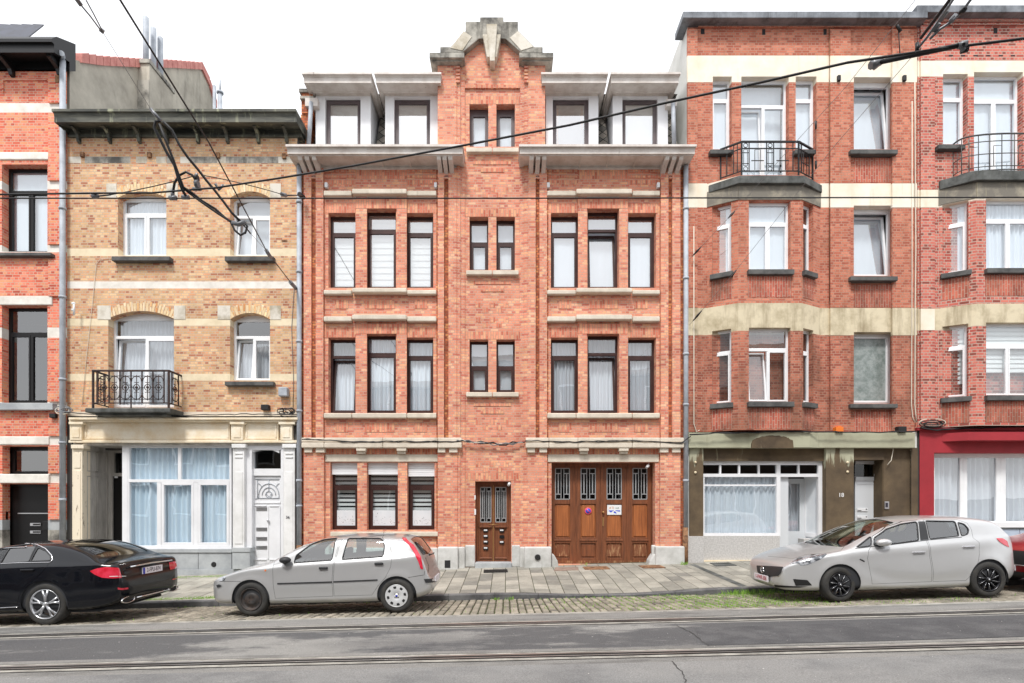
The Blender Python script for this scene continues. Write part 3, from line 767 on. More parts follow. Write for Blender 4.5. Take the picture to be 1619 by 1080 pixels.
for a, b in ((562,643),(914,993)): soldier(a, 315, b, 329.5, -.05); soldier(a, 512, b, 527.5, -.05); soldier(a, 268, b, 283)
for T in (165,343,537): soldier(735, T-13, 822, T-.5)
soldier(735,748,822,760); soldier(735,134,822,139,-.05)
for a, b in ((513,566),(579,630),(645,690),(867,916),(930,980),(993,1043)): soldier(a, 709, b, 718.5)
for a, b in ((530,550),(577,624),(655,675),(883,903),(931,978),(1003,1024)): soldier(a, 474, b, 488, -.012); soldier(a, 669, b, 683, -.012)
for T in (444, 637): soldier(749, T, 808, T+5, -.014); soldier(760, T+11, 797, T+17, -.014)
for T in (255,): soldier(748, T, 808, T+5, -.014); soldier(760, T+11, 797, T+17, -.014)
rr = random.Random(5)
for cy in (300, 483, 506, 668, 735):                   # basket weave patches
    for i in range(5):
        for j in range(2):
            if (i+j) % 2 == 0: soldier(752+i*11, cy+j*8.5-4, 760.5+i*11, cy+j*8.5+3.5, -.004)
obj('soldier_course', mb, M['brick_c_v'], hc)
st = []
for T, B, m in ((298,306,1),(455,462,1),(497,505,1),(653,661,0)):
    for a, b, o, yy in ((511,556,3,-.13),(556,643,0,-.19),(643,690,3,-.13),(865,911,3,-.13),(911,1000,0,-.19),(1000,1044,3,-.13)):
        if not m: o, yy = 0, -.13
        st.append((a+.4, T+o, b-.4, B+o, yy, 0))
boxes('string_course', hc, 'stone', st, bevel=.022)
boxes('sill', hc, 'stone', [(a, T, b, T+7, -.12, .06) for T in (233,427,620) for a, b in ((737,778),(779,820))]+[(522,841,606,848,-.1,.05),(607,841,692,848,-.1,.05)], bevel=.015)
st = []
for a, b in ((476,512),(512,605),(605,692),(692,730),(831,868),(868,914),(914,1000),(1000,1044),(1044,1082)):
    st += [(a+.2, 692, b-.2, 699, -.12, 0), (a+.2, 699.5, b-.2, 708, -.20, 0)]
boxes('stone_cornice', hc, 'stone', st, bevel=.02)
boxes('corbel', hc, 'stone', [(a, 708, b, 715.5, -.15, 0) for a, b in ((481,493),(499,513),(692,704),(710,723),(834,846),(853,865),(1044,1057),(1063,1076))]+
      [(a, 708, b, 713, -.18, 0) for a, b in ((563,578),(627,642),(916,931),(979,994))]+[(a+1, 713, b-1, 717.5, -.12, 0) for a, b in ((563,578),(627,642),(916,931),(979,994))], bevel=.008)
boxes('lintel', hc, 'stone', [(514,718.5,692,730,-.03,.2),(866,718.5,1042,730.5,-.03,.25)], bevel=.008)
pl = [(692,865,724,905,-.22,.05),(724,865,735,905,-.1,.05),(735,862,751,897,-.03,.05),(809,862,823,897,-.03,.05),(822,865,836,905,-.1,.0),(829,865,872,905,-.22,.1),(1037,864,1083,903,-.22,.1),(478,862,520,900,-.2,.05),(520,866,692,900,-.04,.05),(1031,862,1037,893,-.03,.1)]
boxes('plinth', hc, 'plinth', pl, bevel=.03)
boxes('vent_hole', hc, 'dark_in', [(703,886,712,898,-.225,-.2)])
mb = MB(); mb.lathe([(.0,-.03),(.05,-.03),(.075,-.03),(.075,0)], (PX(850,-.22),-.22,PZ(881,-.22)), n=20); obj('vent_ring', mb, M['black'], hc)
mb = MB()
for a, b, c in ((872,881,874),(1021,1034,1031)):
    s_ = 1 if a < 900 else -1
    xx = PX(872 if s_ > 0 else 1035, -.05)
    mb.prism([(xx,PZ(900,-.05)),(xx+s_*.19,PZ(900,-.05)),(xx+s_*.15,PZ(886,-.05)),(xx+s_*.05,PZ(876,-.05)),(xx,PZ(876,-.05))], 'y', -.16, .2)
obj('guard_stone', mb, M['plinth'], hc, bevel=.03, recalc=True)
# stone gable
cp = [(736,34),(759,34),(759,27),(796,27),(796,34),(819,34),(819,48),(845,74),(858,74),(858,83),(824,83),(799,61),(757,61),(731,83),(696,83),(696,74),(712,74),(736,49)]
mb = MB(); mb.prism([(PX(x,-.16), PZ(y,-.16)) for x, y in cp], 'y', -.16, .34); obj('gable_coping', mb, M['stone_old'], hc, recalc=True, bevel=.012)
mb = MB()
for q in ([(712,76),(733,49),(746,58),(731,80)], [(819,49),(843,74),(824,80),(806,60)]):
    mb.prism([(PX(x,-.17), PZ(y,-.17)) for x, y in q], 'y', -.175, -.15)
obj('coping_block', mb, M['stone_b'], hc, recalc=True, bevel=.006)
boxes('gable_cap', hc, 'stone_old', [(679,83,734,91,-.30,.5),(821,83,875,91,-.30,.5),(683,91,731,97,-.22,.45),(825,91,871,97,-.22,.45)], bevel=.01)
mb = MB(); mb.prism([(PX(x,-.3), PZ(y,-.3)) for x, y in ((769,39),(786,39),(782,97),(775,97))], 'y', -.32, 0)
mb.prism([(PX(x,-.25), PZ(y,-.25)) for x, y in ((763,54),(792,54),(785,90),(770,90))], 'y', -.25, 0)
obj('keystone', mb, M['stone_b'], hc, recalc=True, bevel=.01)
# windows
dr = 0
for h, row, k in wl:
    kw = dict(trans=.235, fw=.05, sw=.05, glass='glass_top' if row == 2 else 'glass')
    if row == 2: kw.update(curtain=(0,.17,1) if k < 3 else 'flat', cmat='blind' if k < 3 else 'cloth')
    else: kw.update(curtain='drape', cmat='cloth_g' if k > 2 else 'cloth')
    if (row, k) in ((3,0),(2,4),(3,4)): kw['tilt'] = (0,)
    window(hc, h, .2, M['pvc_b'], **kw)
for h, T in sm:
    window(hc, h, .2, M['pvc_g'] if T == 165 else M['pvc_b'], fw=.045, sw=.05, trans=None if T == 165 else (.44 if T == 343 else .5), curtain='flat', glass='glass_sky', topbar=.14 if T == 165 else None)
for i, h in enumerate(gw):
    w_ = window(hc, h, .2, M['pvc_b'], trans=.36, fw=.05, sw=.06, curtain=(.1,.115), cmat='blind')
    mb = MB(); n = 7; T = 753 if i == 2 else 750; za, zb = PZ(T), h[3]
    for q in range(n): a = lerp(za, zb, q/n); mb.box(h[0]+.01, h[1]-.01, .10+.004*(q%2), .19, a+.002, lerp(za, zb, (q+1)/n)-.001)
    obj('roller_shutter', mb, M['pvc_w'], w_)
    mb = MB(); r_ = random.Random(i)                                  # frosted band with sprig pattern low on the pane
    mb.quad((h[0]+.1,.212,h[2]+.1),(h[1]-.1,.212,h[2]+.1),(h[1]-.1,.212,h[2]+.52),(h[0]+.1,.212,h[2]+.52)); obj('frosting', mb, M['frost_white'], w_)
    mb = MB()
    for q in range(26):
        x, z = r_.uniform(h[0]+.14,h[1]-.14), h[2]+.14+abs(r_.gauss(0,.1)); a = r_.uniform(0,3.1); s_ = r_.uniform(.015,.045)
        mb.add([(x,.208,z),(x+s_*math.cos(a)*.4-.006,.208,z+s_*math.sin(a)*.5),(x+s_*math.cos(a),.208,z+s_*math.sin(a)),(x+s_*math.cos(a)*.4+.006,.208,z+s_*math.sin(a)*.4)],[(0,1,2,3)])
    obj('sprig_pattern', mb, M['slate'], w_)
# main cornices with modillions and dormers
for a, b, mods in ((454,735,(478,489,500,695,704,713)), (821,1096,(840,850,860,1052,1063,1074))):
    mitre_bar('cornice', hc, 'cornice_w', *((478,724) if a < 500 else (831,1077)), .0, [(-.62,228),(-.62,231.5),(-.57,233),(-.55,237),(-.55,243),(-.5,245),(-.5,246.5),(-.04,262.5),(-.04,266),(-.0,269)], .19, .38)
    mb = MB(); zs = PZ(246,-.5)
    for m_ in mods:
        x = PX(m_,-.3); mb.prism([(-.47,zs+.02),(-.49,zs-.02),(-.45,zs-.08),(-.08,zs-.20),(-.05,zs-.26),(0,zs-.26),(0,zs+.02)], 'x', x-.055, x+.055)
    obj('modillion', mb, M['cornice_w'], hc, recalc=True, bevel=.008)
    mb = MB()
    for k in (.36,.52,.68): x = lerp(PX(a,-.5), PX(b,-.5), k); mb.box(x-.02, x+.02, -.49, -.02, zs-.012, zs+.004)
    obj('soffit_batten', mb, M['cornice_w'], hc)
for a, b, wa, wb, ca, cb, kind in ((499,586,514,570,480,591,0),(609,692,623,680,596,706,1),(863,946,874,931,848,957,2),(969,1056,984,1040,962,1072,3)):
    y = .25; yb = 1.9
    h = (PX(wa,y), PX(wb,y), PZ(236,y), PZ(154,y))
    mb = MB(); wall(mb, PX(a,y), PX(b,y), PZ(240,y), PZ(146,y), [h], y, .12)
    mb.quad((PX(b,y),y,PZ(240,y)),(PX(b,y),yb,PZ(240,y)),(PX(b,y),yb,PZ(140,y)),(PX(b,y),y,PZ(140,y)))
    mb.quad((PX(a,y),yb,PZ(240,y)),(PX(a,y),y,PZ(240,y)),(PX(a,y),y,PZ(140,y)),(PX(a,y),yb,PZ(140,y)))
    mb.M = Matrix.Identity(4); d = obj1('dormer', mb, M['white_clean'], hc)
    d['label'] = ['leftmost white dormer','second white dormer from the left','white dormer with orange inner curtains','rightmost white dormer'][kind]
    mitre_bar('dormer_cornice', d, 'cornice_w', a+.5, b-.5, y, [(-.3,114),(-.3,117),(-.26,119),(-.22,123),(-.22,131),(-.15,133),(-.08,136),(.0,140),(.10,144),(.13,147),(.22,148),(.25,152)], .17, 1.9)
    w_ = window(d, h, y+.1, M['pvc_g'], fw=.055, sw=.05, curtain=None if kind == 2 else 'flat', glass='glass_dormer', cmat='blind')
    if kind == 2:
        mb = MB(); mb.box(PX(880,.6), PX(883,.6), .6, .62, PZ(240,.6), PZ(172,.6)); mb.box(PX(918,.6), PX(922,.6), .6, .62, PZ(205,.6), PZ(172,.6)); obj('curtain_edge', mb, M['orange'], w_)
        mb = MB(); mb.box(h[0]+.1, h[1]-.1, .75, .76, h[2], h[3]-.35); obj('curtain', mb, M['cloth'], w_)
mb = MB()                                              # slated mansard behind and between the dormers
for a, b in ((477,694),(862,1083)):
    mb.quad((PX(a),.62,PZ(120)),(PX(b),.62,PZ(120)),(PX(b),6,PZ(116)),(PX(a),6,PZ(116)))
for a, b in ((477,499.5),(586,609),(692,694),(862,863.5),(946,969),(1056,1083)): mb.quad((PX(a),.4,PZ(236)),(PX(b),.4,PZ(236)),(PX(b),1.25,PZ(112)),(PX(a),1.25,PZ(112)))
obj('roof', mb, M['slate_d'], hc)
mb = MB(); mb.box(PX(479), PX(690), 1.5, 1.55, PZ(240), PZ(125)); mb.box(PX(864), PX(1081), 1.5, 1.55, PZ(240), PZ(125)); obj('attic_dark_backing', mb, M['room'], hc)  # dark sheets stand in for the unlit attic behind the dormers
shell(hc, x0c, x1c, PZ(232), yb=9)
mb = MB(); mb.box(PX(470), PX(482), .25, 1.2, PZ(236), PZ(170)); mb.box(PX(472), PX(490), .2, 1.3, PZ(170), PZ(138)); obj('party_wall', mb, M['brick_c_dark'], hc)
mb = MB(); mb.box(PX(469), PX(492), .15, 1.35, PZ(138), PZ(133)); mb.box(PX(471), PX(493), .12, 1.3, PZ(150), PZ(146)); obj('party_wall_coping', mb, M['stone_old'], hc)
mb = MB(); mb.box(PX(480), PX(500), .1, .4, PZ(163), PZ(150)); mb.box(PX(1056), PX(1072), .1, .4, PZ(163), PZ(152)); obj('gutter_box', mb, M['cornice_w'], hc)
mb = MB(); mb.tube([(PX(492,.1),.1,PZ(162,.1)),(PX(488,.1),.1,PZ(229,.1))], .055, 10); mb.tube([(PX(1064,.1),.1,PZ(162,.1)),(PX(1066,.1),.1,PZ(229,.1))], .055, 10); obj('short_downpipe', mb, M['zinc'], hc)
pipe('downpipe', hc, 473, 262, 872, -.1, .062, collars=(320,430,540,650,760,800)); pipe('rusty_downpipe_foot', hc, 473, 862, 905, -.1, .064, 'rust')
pipe('downpipe', hc, 1084.5, 262, 834, -.1, .062, collars=(330,440,560,640,760)); pipe('rusty_downpipe_foot', hc, 1083.5, 834, 903, -.1, .07, 'rust')
mb = MB()
for x, y in ((515,292),(688,292),(867,292),(1041,292)): mb.fb(x-2, y-4, x+2.5, y+4, -.1, -.0)
obj('vent_box', mb, M['white_pl'], hc, bevel=.01)
# entrance door of the main house
def panel_leaf(root, x0, x1, z0, z1, y, gz0, gz1, panels, sub=.05, nm='leaf', gin=.07):
    mb = MB(); a, b = x0+sub+gin*0, x1-sub
    rows = [(gz0, gz1)] + panels; rows = sorted(rows)
    mb.box(x0, a, y, y+.05, z0, z1); mb.box(b, x1, y, y+.05, z0, z1); z = z0
    for r0, r1 in rows: mb.box(a, b, y+.001, y+.05, z, r0); z = r1
    mb.box(a, b, y+.001, y+.05, z, z1)
    leaf = obj(nm, mb, M['wood'], root, bevel=.006)
    g = MB(); g.quad((a,y+.035,gz0),(b,y+.035,gz0),(b,y+.035,gz1),(a,y+.035,gz1)); obj('glass', g, M['glass_dk'], leaf)
    grille(leaf, a+.012, b-.012, gz0+.012, gz1-.012, y+.02)
    return leaf, a, b
dy = .25; zt, zb = hdoor[3], PZ(890,dy)
mb = MB(); mb.box(hdoor[0], hdoor[0]+.07, dy-.02, dy+.06, zb, zt); mb.box(hdoor[1]-.07, hdoor[1], dy-.02, dy+.06, zb, zt); mb.box(hdoor[0]+.07, hdoor[1]-.07, dy-.02, dy+.06, PZ(767,dy), zt)
ed = obj('entrance_door', mb, M['wood'], hc, bevel=.006)
xm = (hdoor[0]+hdoor[1])/2
for i, (a, b) in enumerate(((hdoor[0]+.07, xm), (xm, hdoor[1]-.07))):
    lf, pa, pb = panel_leaf(ed, a+.002, b-.002, zb, PZ(767,dy), dy, PZ(826,dy), PZ(770,dy), [(PZ(881,dy), PZ(834,dy))], nm='door_leaf')
    mb = MB(); mb.box(pa, pb, dy+.03, dy+.045, PZ(881,dy), PZ(834,dy)); obj('panel', mb, M['wood'], ed)
    mb = MB(); mb.box(pa-.02, pb+.02, dy-.03, dy, PZ(834,dy), PZ(831.5,dy)); mb.box(pa-.02, pb+.02, dy-.025, dy, PZ(883.5,dy), PZ(881.5,dy)); obj('ledge', mb, M['wood'], ed, bevel=.004)
    for q, py in enumerate((839,848,857,867) if i == 0 else (839,848.5,857.5)):
        xc = PX(768 if i == 0 else 793.5, dy); mb = MB(); mb.box(xc-.065, xc+.065, dy-.0, dy+.032, PZ(py+2.6,dy), PZ(py-2.2,dy)); s_ = obj('mail_slot', mb, M['blackm'], ed)
        if (i, q) != (1,1):
            mb = MB(); mb.box(xc-.05, xc+.04, dy-.006, dy-.001, PZ(py+.4,dy), PZ(py-1.8,dy)); obj('name_card', mb, M['white_pl'], ed)
mb = MB(); mb.box(xm-.012, xm+.012, dy-.02, dy, zb, PZ(767,dy)); mb.tube([(xm-.14,dy-.04,PZ(829.5,dy)),(xm+.14,dy-.04,PZ(829.5,dy))], .01, 6); obj('door_handle', mb, M['brass'], ed)
boxes('door_step', hc, 'bluestone', [(751,890,809,902,-.12,.3)], bevel=.012)
boxes('door_bell_panel', hc, 'white_pl', [(750,805,752.5,814,-.02,0),(750,783,752,790,-.02,0)])
# wooden gate
gy = .3; gt = PZ(734,gy)
gt_root = MB(); gt_root.box(hgate[0], PX(874,gy), gy-.02, gy+.08, PZ(897,gy), hgate[3]); gt_root.box(PX(1030.5,gy), hgate[1], gy-.02, gy+.08, PZ(897,gy), hgate[3]); gt_root.box(PX(874,gy), PX(1030.5,gy), gy-.019, gy+.08, PZ(737,gy), hgate[3])
gate = obj('garage_gate', gt_root, M['wood'], hc, bevel=.006)
edges = (874, 910.5, 951, 992, 1030.5); gl = ((877.5,901),(918,942),(959,983),(1000,1023.5))
for i in range(4):
    a, b = PX(edges[i],gy), PX(edges[i+1],gy); ga, gb = PX(gl[i][0],gy), PX(gl[i][1],gy)
    mb = MB(); z0_, z1_ = PZ(893,gy), PZ(737,gy); rows = sorted([(PZ(790,gy),PZ(740,gy)),(PZ(850,gy),PZ(797,gy)),(PZ(882,gy),PZ(859,gy))])
    mb.box(a+.004, ga, gy, gy+.06, z0_, z1_); mb.box(gb, b-.004, gy, gy+.06, z0_, z1_); z = z0_
    for r0, r1 in rows: mb.box(ga, gb, gy+.001, gy+.06, z, r0); z = r1
    mb.box(ga, gb, gy+.001, gy+.06, z, z1_)
    mb.box(b-.02, b+.02, gy-.018, gy-.001, z0_, z1_) if i < 3 else None
    mb.box(ga-.03, gb+.03, gy-.02, gy-.001, PZ(855.5,gy), PZ(852.5,gy))
    leaf = obj('gate_leaf', mb, M['wood'], hc, bevel=.006)
    g = MB(); g.quad((ga,gy+.04,rows[2][0]),(gb,gy+.04,rows[2][0]),(gb,gy+.04,rows[2][1]),(ga,gy+.04,rows[2][1])); obj('glass', g, M['glass_dk'], leaf)
    grille(leaf, ga+.012, gb-.012, rows[2][0]+.012, rows[2][1]-.012, gy+.015)
    for r, k in ((rows[1],'wood_l'),(rows[0],'wood_w' if i != 1 else 'wood')):
        p_ = MB(); p_.box(ga+.035, gb-.035, gy+.02, gy+.05, r[0]+.035, r[1]-.035); p_.box(ga, gb, gy+.042, gy+.05, r[0], r[1]); obj('panel', p_, M[k], leaf, bevel=.014)
    kb = MB(); kb.box(a+.006, b-.006, gy-.008, gy+.001, PZ(893,gy), PZ(886.5,gy)); obj('kick_rail', kb, M['wood_w'], leaf)
mb = MB(); xk = PX(953.5,gy); mb.lathe([(.0,-.07),(.03,-.06),(.035,-.03),(.015,0)], (xk,gy,PZ(810,gy)), n=12); mb.box(xk-.02, xk+.02, gy-.012, gy, PZ(832,gy), PZ(818,gy)); obj('lock_plate', mb, M['brass'], gate)
M['dark_in2'] = M['dark_in']
mb = MB(); mb.box(x0c+.2, x1c-.2, 1.0, 1.02, -.5, 3.0); obj('dark_hall_sheet', mb, M['dark_in'], hc)  # near-black sheet stands in for unlit ground-floor rooms
M['stained_strip'] = M['stain_cem']
# ================================================================ yellow brick house with white shopfront
hb = thing('brick_house', 'yellow brick house with arched windows, an iron balcony and a cream and white shopfront', 'house', (PX(290),0,0))
bx0, bx1 = PX(106), PX(470)
Hb = {}
Hb[1] = H(195,263,303,404); Hb[2] = H(370,427,303,404); Hb[3] = H(180,275,492,645); Hb[4] = H(370,427,495,602)
hlist = list(Hb.values())
topz, botz = PZ(213), PZ(658)
cuts = [(393,405,'stone_y','stone_band'),(445,456,'stone_w','stone_band'),(504,515,'stone_y','stone_band'),(591,602,'stone_y','stone_band'),(651,658,'stone','stone_band')]
wallm(hb, bx0, bx1, stack(topz, botz, cuts, 'brick_b'), hlist)
boxes('stone_band', hb, 'stone_b', [(108,248,128,258,-.003,0),(215,248,232,258,-.003,0),(247,248,262,258,-.003,0),(285,248,300,258,-.003,0),(343,248,357,258,-.003,0),(440,248,466,258,-.003,0)])
boxes('stone_band', hb, 'stone_old', [(134,248,181,258,-.003,0),(181,248,206,258,-.003,0),(300,248,343,258,-.003,0),(357,248,440,258,-.003,0),(263,248,276,258,-.003,0)])
for k, h in Hb.items():
    rise = .17 if k != 3 else .2
    n = 12; xa, xb = h[0], h[1]; zt = h[3]; arc = lambda t: (lerp(xa,xb,t), zt - rise*(2*t-1)**2)
    mb = MB()
    for a, b in ((0,.5),(.5,1)):
        pts = [arc(lerp(a,b,i/n)) for i in range(n+1)]
        poly = pts + ([(xa, zt)] if a == 0 else [(xb, zt)])
        mb.prism(poly, 'y', 0, .22)
    obj('arch_corner', mb, M['brick_b'], hb, recalc=True)
    m1, m2 = MB(), MB(); nv = 17 if k != 3 else 23; hh = .21
    xm_, R0 = (xa+xb)/2, ((xb-xa)**2/4+rise**2)/(2*rise); zc = zt-R0; ang = math.asin((xb-xa)/2/R0)*1.0
    for i in range(nv):
        a, b = -ang+2*ang*i/nv+.004, -ang+2*ang*(i+1)/nv-.004
        r0_, r1_ = R0+.004, R0+hh+(0 if i % 2 else .05)
        q = [(xm_+r*math.sin(t), zc+r*math.cos(t)) for r, t in ((r0_,a),(r0_,b),(r1_,b),(r1_,a))]
        (m1 if i % 2 else m2).prism(q, 'y', -.006, .0)
    obj('arch_stone', m1, M['arch_pale'], hb, recalc=True); obj('arch_brick', m2, M['brick_b_v'], hb, recalc=True)
sp = [(263,290,281,313,-.010,0),(427,290,444,313,-.010,0),(168,290,184,313,-.010,0),(154,483,175,505,-.010,0),(275,483,293,505,-.010,0),(344,483,364,505,-.010,0),(427,483,444,505,-.010,0)]
boxes('spring_block', hb, 'stone_b', sp)
W = M['pvc_w']
window(hb, Hb[1], .2, W, trans=.30, cols=2, topbar=.14, curtain='drape', glass='glass_sky', fw=.055, sw=.05)
window(hb, Hb[2], .2, W, trans=.34, cols=2, topbar=.14, curtain='flat', tilt=(0,), glass='glass_sky', fw=.055, sw=.05)
window(hb, Hb[3], .2, W, trans=.25, cols=2, topbar=.17, curtain='drape', tilt=(0,), fw=.055, sw=.06, cmat='cloth_g', tilt_a=4)
window(hb, Hb[4], .2, W, trans=.33, cols=2, topbar=.15, curtain='low', tilt=(0,), fw=.055, sw=.05, cmat='cloth_g')
boxes('sill', hb, 'sill_dark', [(176,405,268,412,-.16,.08),(355,405,432,412.5,-.14,.08),(355,603,432,609.5,-.14,.08)], bevel=.012)
boxes('anchor_plate', hb, 'rust', [(125.5,239.5,131.5,247,-.06,0),(232,240,238,248,-.06,0),(340.5,240.5,346.5,249,-.06,0),(445.5,242,451.5,250,-.06,0)], bevel=.01)
boxes('anchor_plate', hb, 'rust', [(445,379,454,382,-.01,0)])
# cornice
mitre_bar('cornice', hb, 'cornice_d', 111, 477, .0, [(-.52,172),(-.52,176),(-.47,179),(-.45,184),(-.45,193),(-.40,195),(-.03,204),(-.03,216),(0,216.5)], .05, .3)
mb = MB(); zs = PZ(195,-.4)
for px in (122,171,218,262,311,358,407,452):
    x = PX(px,-.1); mb.prism([(-.30,zs+.03),(-.30,zs-.0),(-.22,zs-.02),(-.12,zs-.08),(-.08,zs-.24),(0,zs-.27),(0,zs+.03)], 'x', x-.035, x+.035)
obj('cornice_bracket', mb, M['cornice_d'], hb, recalc=True)
boxes('frieze_moulding', hb, 'cornice_d', [(107,213,471,216.5,-.05,0)])
shell(hb, bx0, bx1, PZ(210), z0=-1.4)
# balcony
mb = MB(); yf = -.55
def slabpoly(mb, px0, px1, yf, T, B, x1w=None):
    mb.box(PX(px0,yf), PX(px1,yf), yf, 0, PZ(B,yf), PZ(T,yf))
slabpoly(mb, 134, 269, -.58, 645, 652); mb.fb(150, 652, 262, 657, -.46, 0)
bal = obj('balcony', mb, M['slab_dark'], hb, bevel=.02)
rl = MB(); yr = -.52; r0 = .012
q = lambda px, py, y=yr: (PX(px,y), y, PZ(py,y))
rl.box(PX(146,yr), PX(267.5,yr), yr-.025, yr+.025, PZ(587.5,yr), PZ(585,yr)); rl.box(PX(146,yr), PX(267.5,yr), yr-.015, yr+.015, PZ(638,yr), PZ(636.5,yr))
for px in (147.2,266.8): rl.box(PX(px,yr)-.02, PX(px,yr)+.02, yr-.02, yr+.02, PZ(646,yr), PZ(585,yr))
cols_ = (154.8,172.4,189.6,207.2,224.6,241.8,259.4)
for px in cols_: rl.box(PX(px,yr)-.012, PX(px,yr)+.012, yr-.012, yr+.012, PZ(637,yr), PZ(587,yr))
rl.box(PX(207.2,yr)-.012, PX(207.2,yr)+.012, yr-.012, yr+.012, PZ(646,yr), PZ(638,yr))
def motif(f, c):                                     # f(u, z) -> point; c = (u, z) centre, sizes in metres
    u, z = c
    def T(pts, r=.009): rl.tube([f(a, b) for a, b in pts], r, 5)
    T([(u,z+.31),(u,z-.33)], .010)
    T([(u+.075*math.cos(t*math.pi/8), z+.075*math.sin(t*math.pi/8)) for t in range(17)], .010)
    rl.ball(f(u, z), .035, 8)
    for s_ in (-1,1):
        T([(u+s_*.09,z),(u+s_*.13,z)], .008)
        T([(u+s_*.055,z+.13),(u,z+.11)], .009); T([(u+s_*.055,z-.13),(u,z-.11)], .009)
        T([(u+s_*.125,z+.15),(u+s_*.115,z+.21),(u+s_*.075,z+.265),(u,z+.28)], .010)
        T([(u+s_*.125,z-.19),(u+s_*.105,z-.25),(u+s_*.06,z-.29),(u,z-.30)], .010)
        T([(u,z+.285),(u+s_*.12,z+.29)], .008); T([(u,z-.305),(u+s_*.12,z-.305)], .008)
for a, b in zip(cols_, cols_[1:]): motif(lambda u, z: (u, yr, z), ((PX(a,yr)+PX(b,yr))/2, PZ(612.5,yr)))
for xs, side in ((PX(266.8,yr), 1), (PX(147.2,yr), -1)):
    rl.box(xs-.02, xs+.02, yr+.025, -.0, PZ(587.5,yr), PZ(585,yr)); rl.box(xs-.012, xs+.012, yr, 0, PZ(638,yr), PZ(636.5,yr))
    motif(lambda u, z, xs=xs: (xs, u, z), (-.26, PZ(612.5,yr)))
    for yy in (-.39,-.12): rl.box(xs-.012, xs+.012, yy-.012, yy+.012, PZ(637,yr), PZ(587,yr))
obj('railing', rl, M['iron'], bal)
# shopfront
boxes('shop_cornice', hb, 'cream_wood', [(108,660,470,663.5,-.2,.0),(109,663.5,469,667,-.14,0),(108,696,470,700,-.10,.0)], bevel=.01)
boxes('frieze', hb, 'cream_wood', [(131,667,363,696,-.035,.2),(386,667,440,696,-.035,.2)])
boxes('frieze_moulding', hb, 'cream_wood', [(134,669.5,361,671.5,-.05,-.03),(134,692,361,694,-.05,-.03),(134,671,136.5,692.5,-.05,-.03),(358.5,671,361,692.5,-.05,-.03),(389,669.5,437,671.5,-.05,-.03),(389,692,437,694,-.05,-.03),(389,671,391,692.5,-.05,-.03),(435,671,437,692.5,-.05,-.03)])
boxes('console', hb, 'cream_wood', [(108,667,131,671,-.17,.1),(110,671,129,696,-.12,.1),(363,667,386,671,-.16,.1),(365,671,384,696,-.11,.1),(440,667,466,671,-.16,.1),(443,671,462,696,-.11,.1)], bevel=.012)
boxes('console_panel', hb, 'cream_wood', [(114,676,125,692,-.135,-.11),(369,676,380,692,-.125,-.1),(447,676,458,692,-.125,-.1)], bevel=.01)
boxes('pilaster', hb, 'cream_peel', [(112,703,132,709,-.14,.1),(114,709,130,912,-.08,.2),(117,716,127,740,-.095,-.07),(117,744,127,905,-.095,-.07)], bevel=.008)
boxes('pilaster', hb, 'white_paint', [(366,702,388,708,-.14,.1),(368,708,386,866,-.08,.2),(371,716,383,718,-.1,-.07),(371,722,383,724,-.1,-.07),(371,746,383,860,-.095,-.07),(446,702,468,708,-.14,.1),(448,708,466,905,-.08,.2),(451,716,463,718,-.1,-.07),(451,722,463,724,-.1,-.07),(451,746,463,900,-.09,-.07)], bevel=.008)
mb = MB(); mb.fb(132, 700, 470, 704, -.02, .2); mb.box(PX(106),PX(470),.05,.9,PZ(702),PZ(660)); obj('shop_lintel', mb, M['grey_wood'], hb)
# recess at left with panelled side
xs = PX(133); mb = MB(); mb.box(xs-.05, xs, 0, .85, -.9, PZ(702)); mb.box(PX(133), PX(202), .02, .85, PZ(704), PZ(704)+.05)
obj('recess_side', mb, M['grey_wood'], hb)
mb = MB()
for a, b, c, d in ((.08,.40,PZ(745),PZ(712)),(.44,.80,PZ(745),PZ(712)),(.08,.40,-.6,PZ(752)),(.44,.80,-.6,PZ(752))):
    for e in ((a,a+.025,c,d),(b-.025,b,c,d),(a,b,c,c+.025),(a,b,d-.025,d)): mb.box(xs, xs+.016, *e)
obj('panel_moulding', mb, M['grey_wood'], hb)
xd0, xd1 = PX(133), PX(206); mb = MB(); y_ = .85
mb.box(xd0, xd0+.12, y_, y_+.08, -.9, PZ(700)); mb.box(xd0+.12, xd1, y_, y_+.08, PZ(753,y_), PZ(748,y_)); mb.box(xd0+.12, xd1, y_, y_+.08, PZ(716,y_), PZ(700)); mb.box(xd0+.12, xd0+.17, y_, y_+.08, PZ(748,y_), PZ(716,y_))
obj('shop_door_frame', mb, M['grey_wood'], hb)
mb = MB(); mb.box(xd0+.12, xd1, y_+.04, y_+.08, -.9, PZ(753,y_)); obj('shop_door', mb, M['black_fr'], hb)
mb = MB(); mb.quad((xd0+.17,y_+.05,PZ(748,y_)),(xd1,y_+.05,PZ(748,y_)),(xd1,y_+.05,PZ(716,y_)),(xd0+.17,y_+.05,PZ(716,y_))); obj('fanlight', mb, M['glass_dk'], hb)
boxes('notice_card', hb, 'white_pl', [(181,753,186,756,.84,.85)])
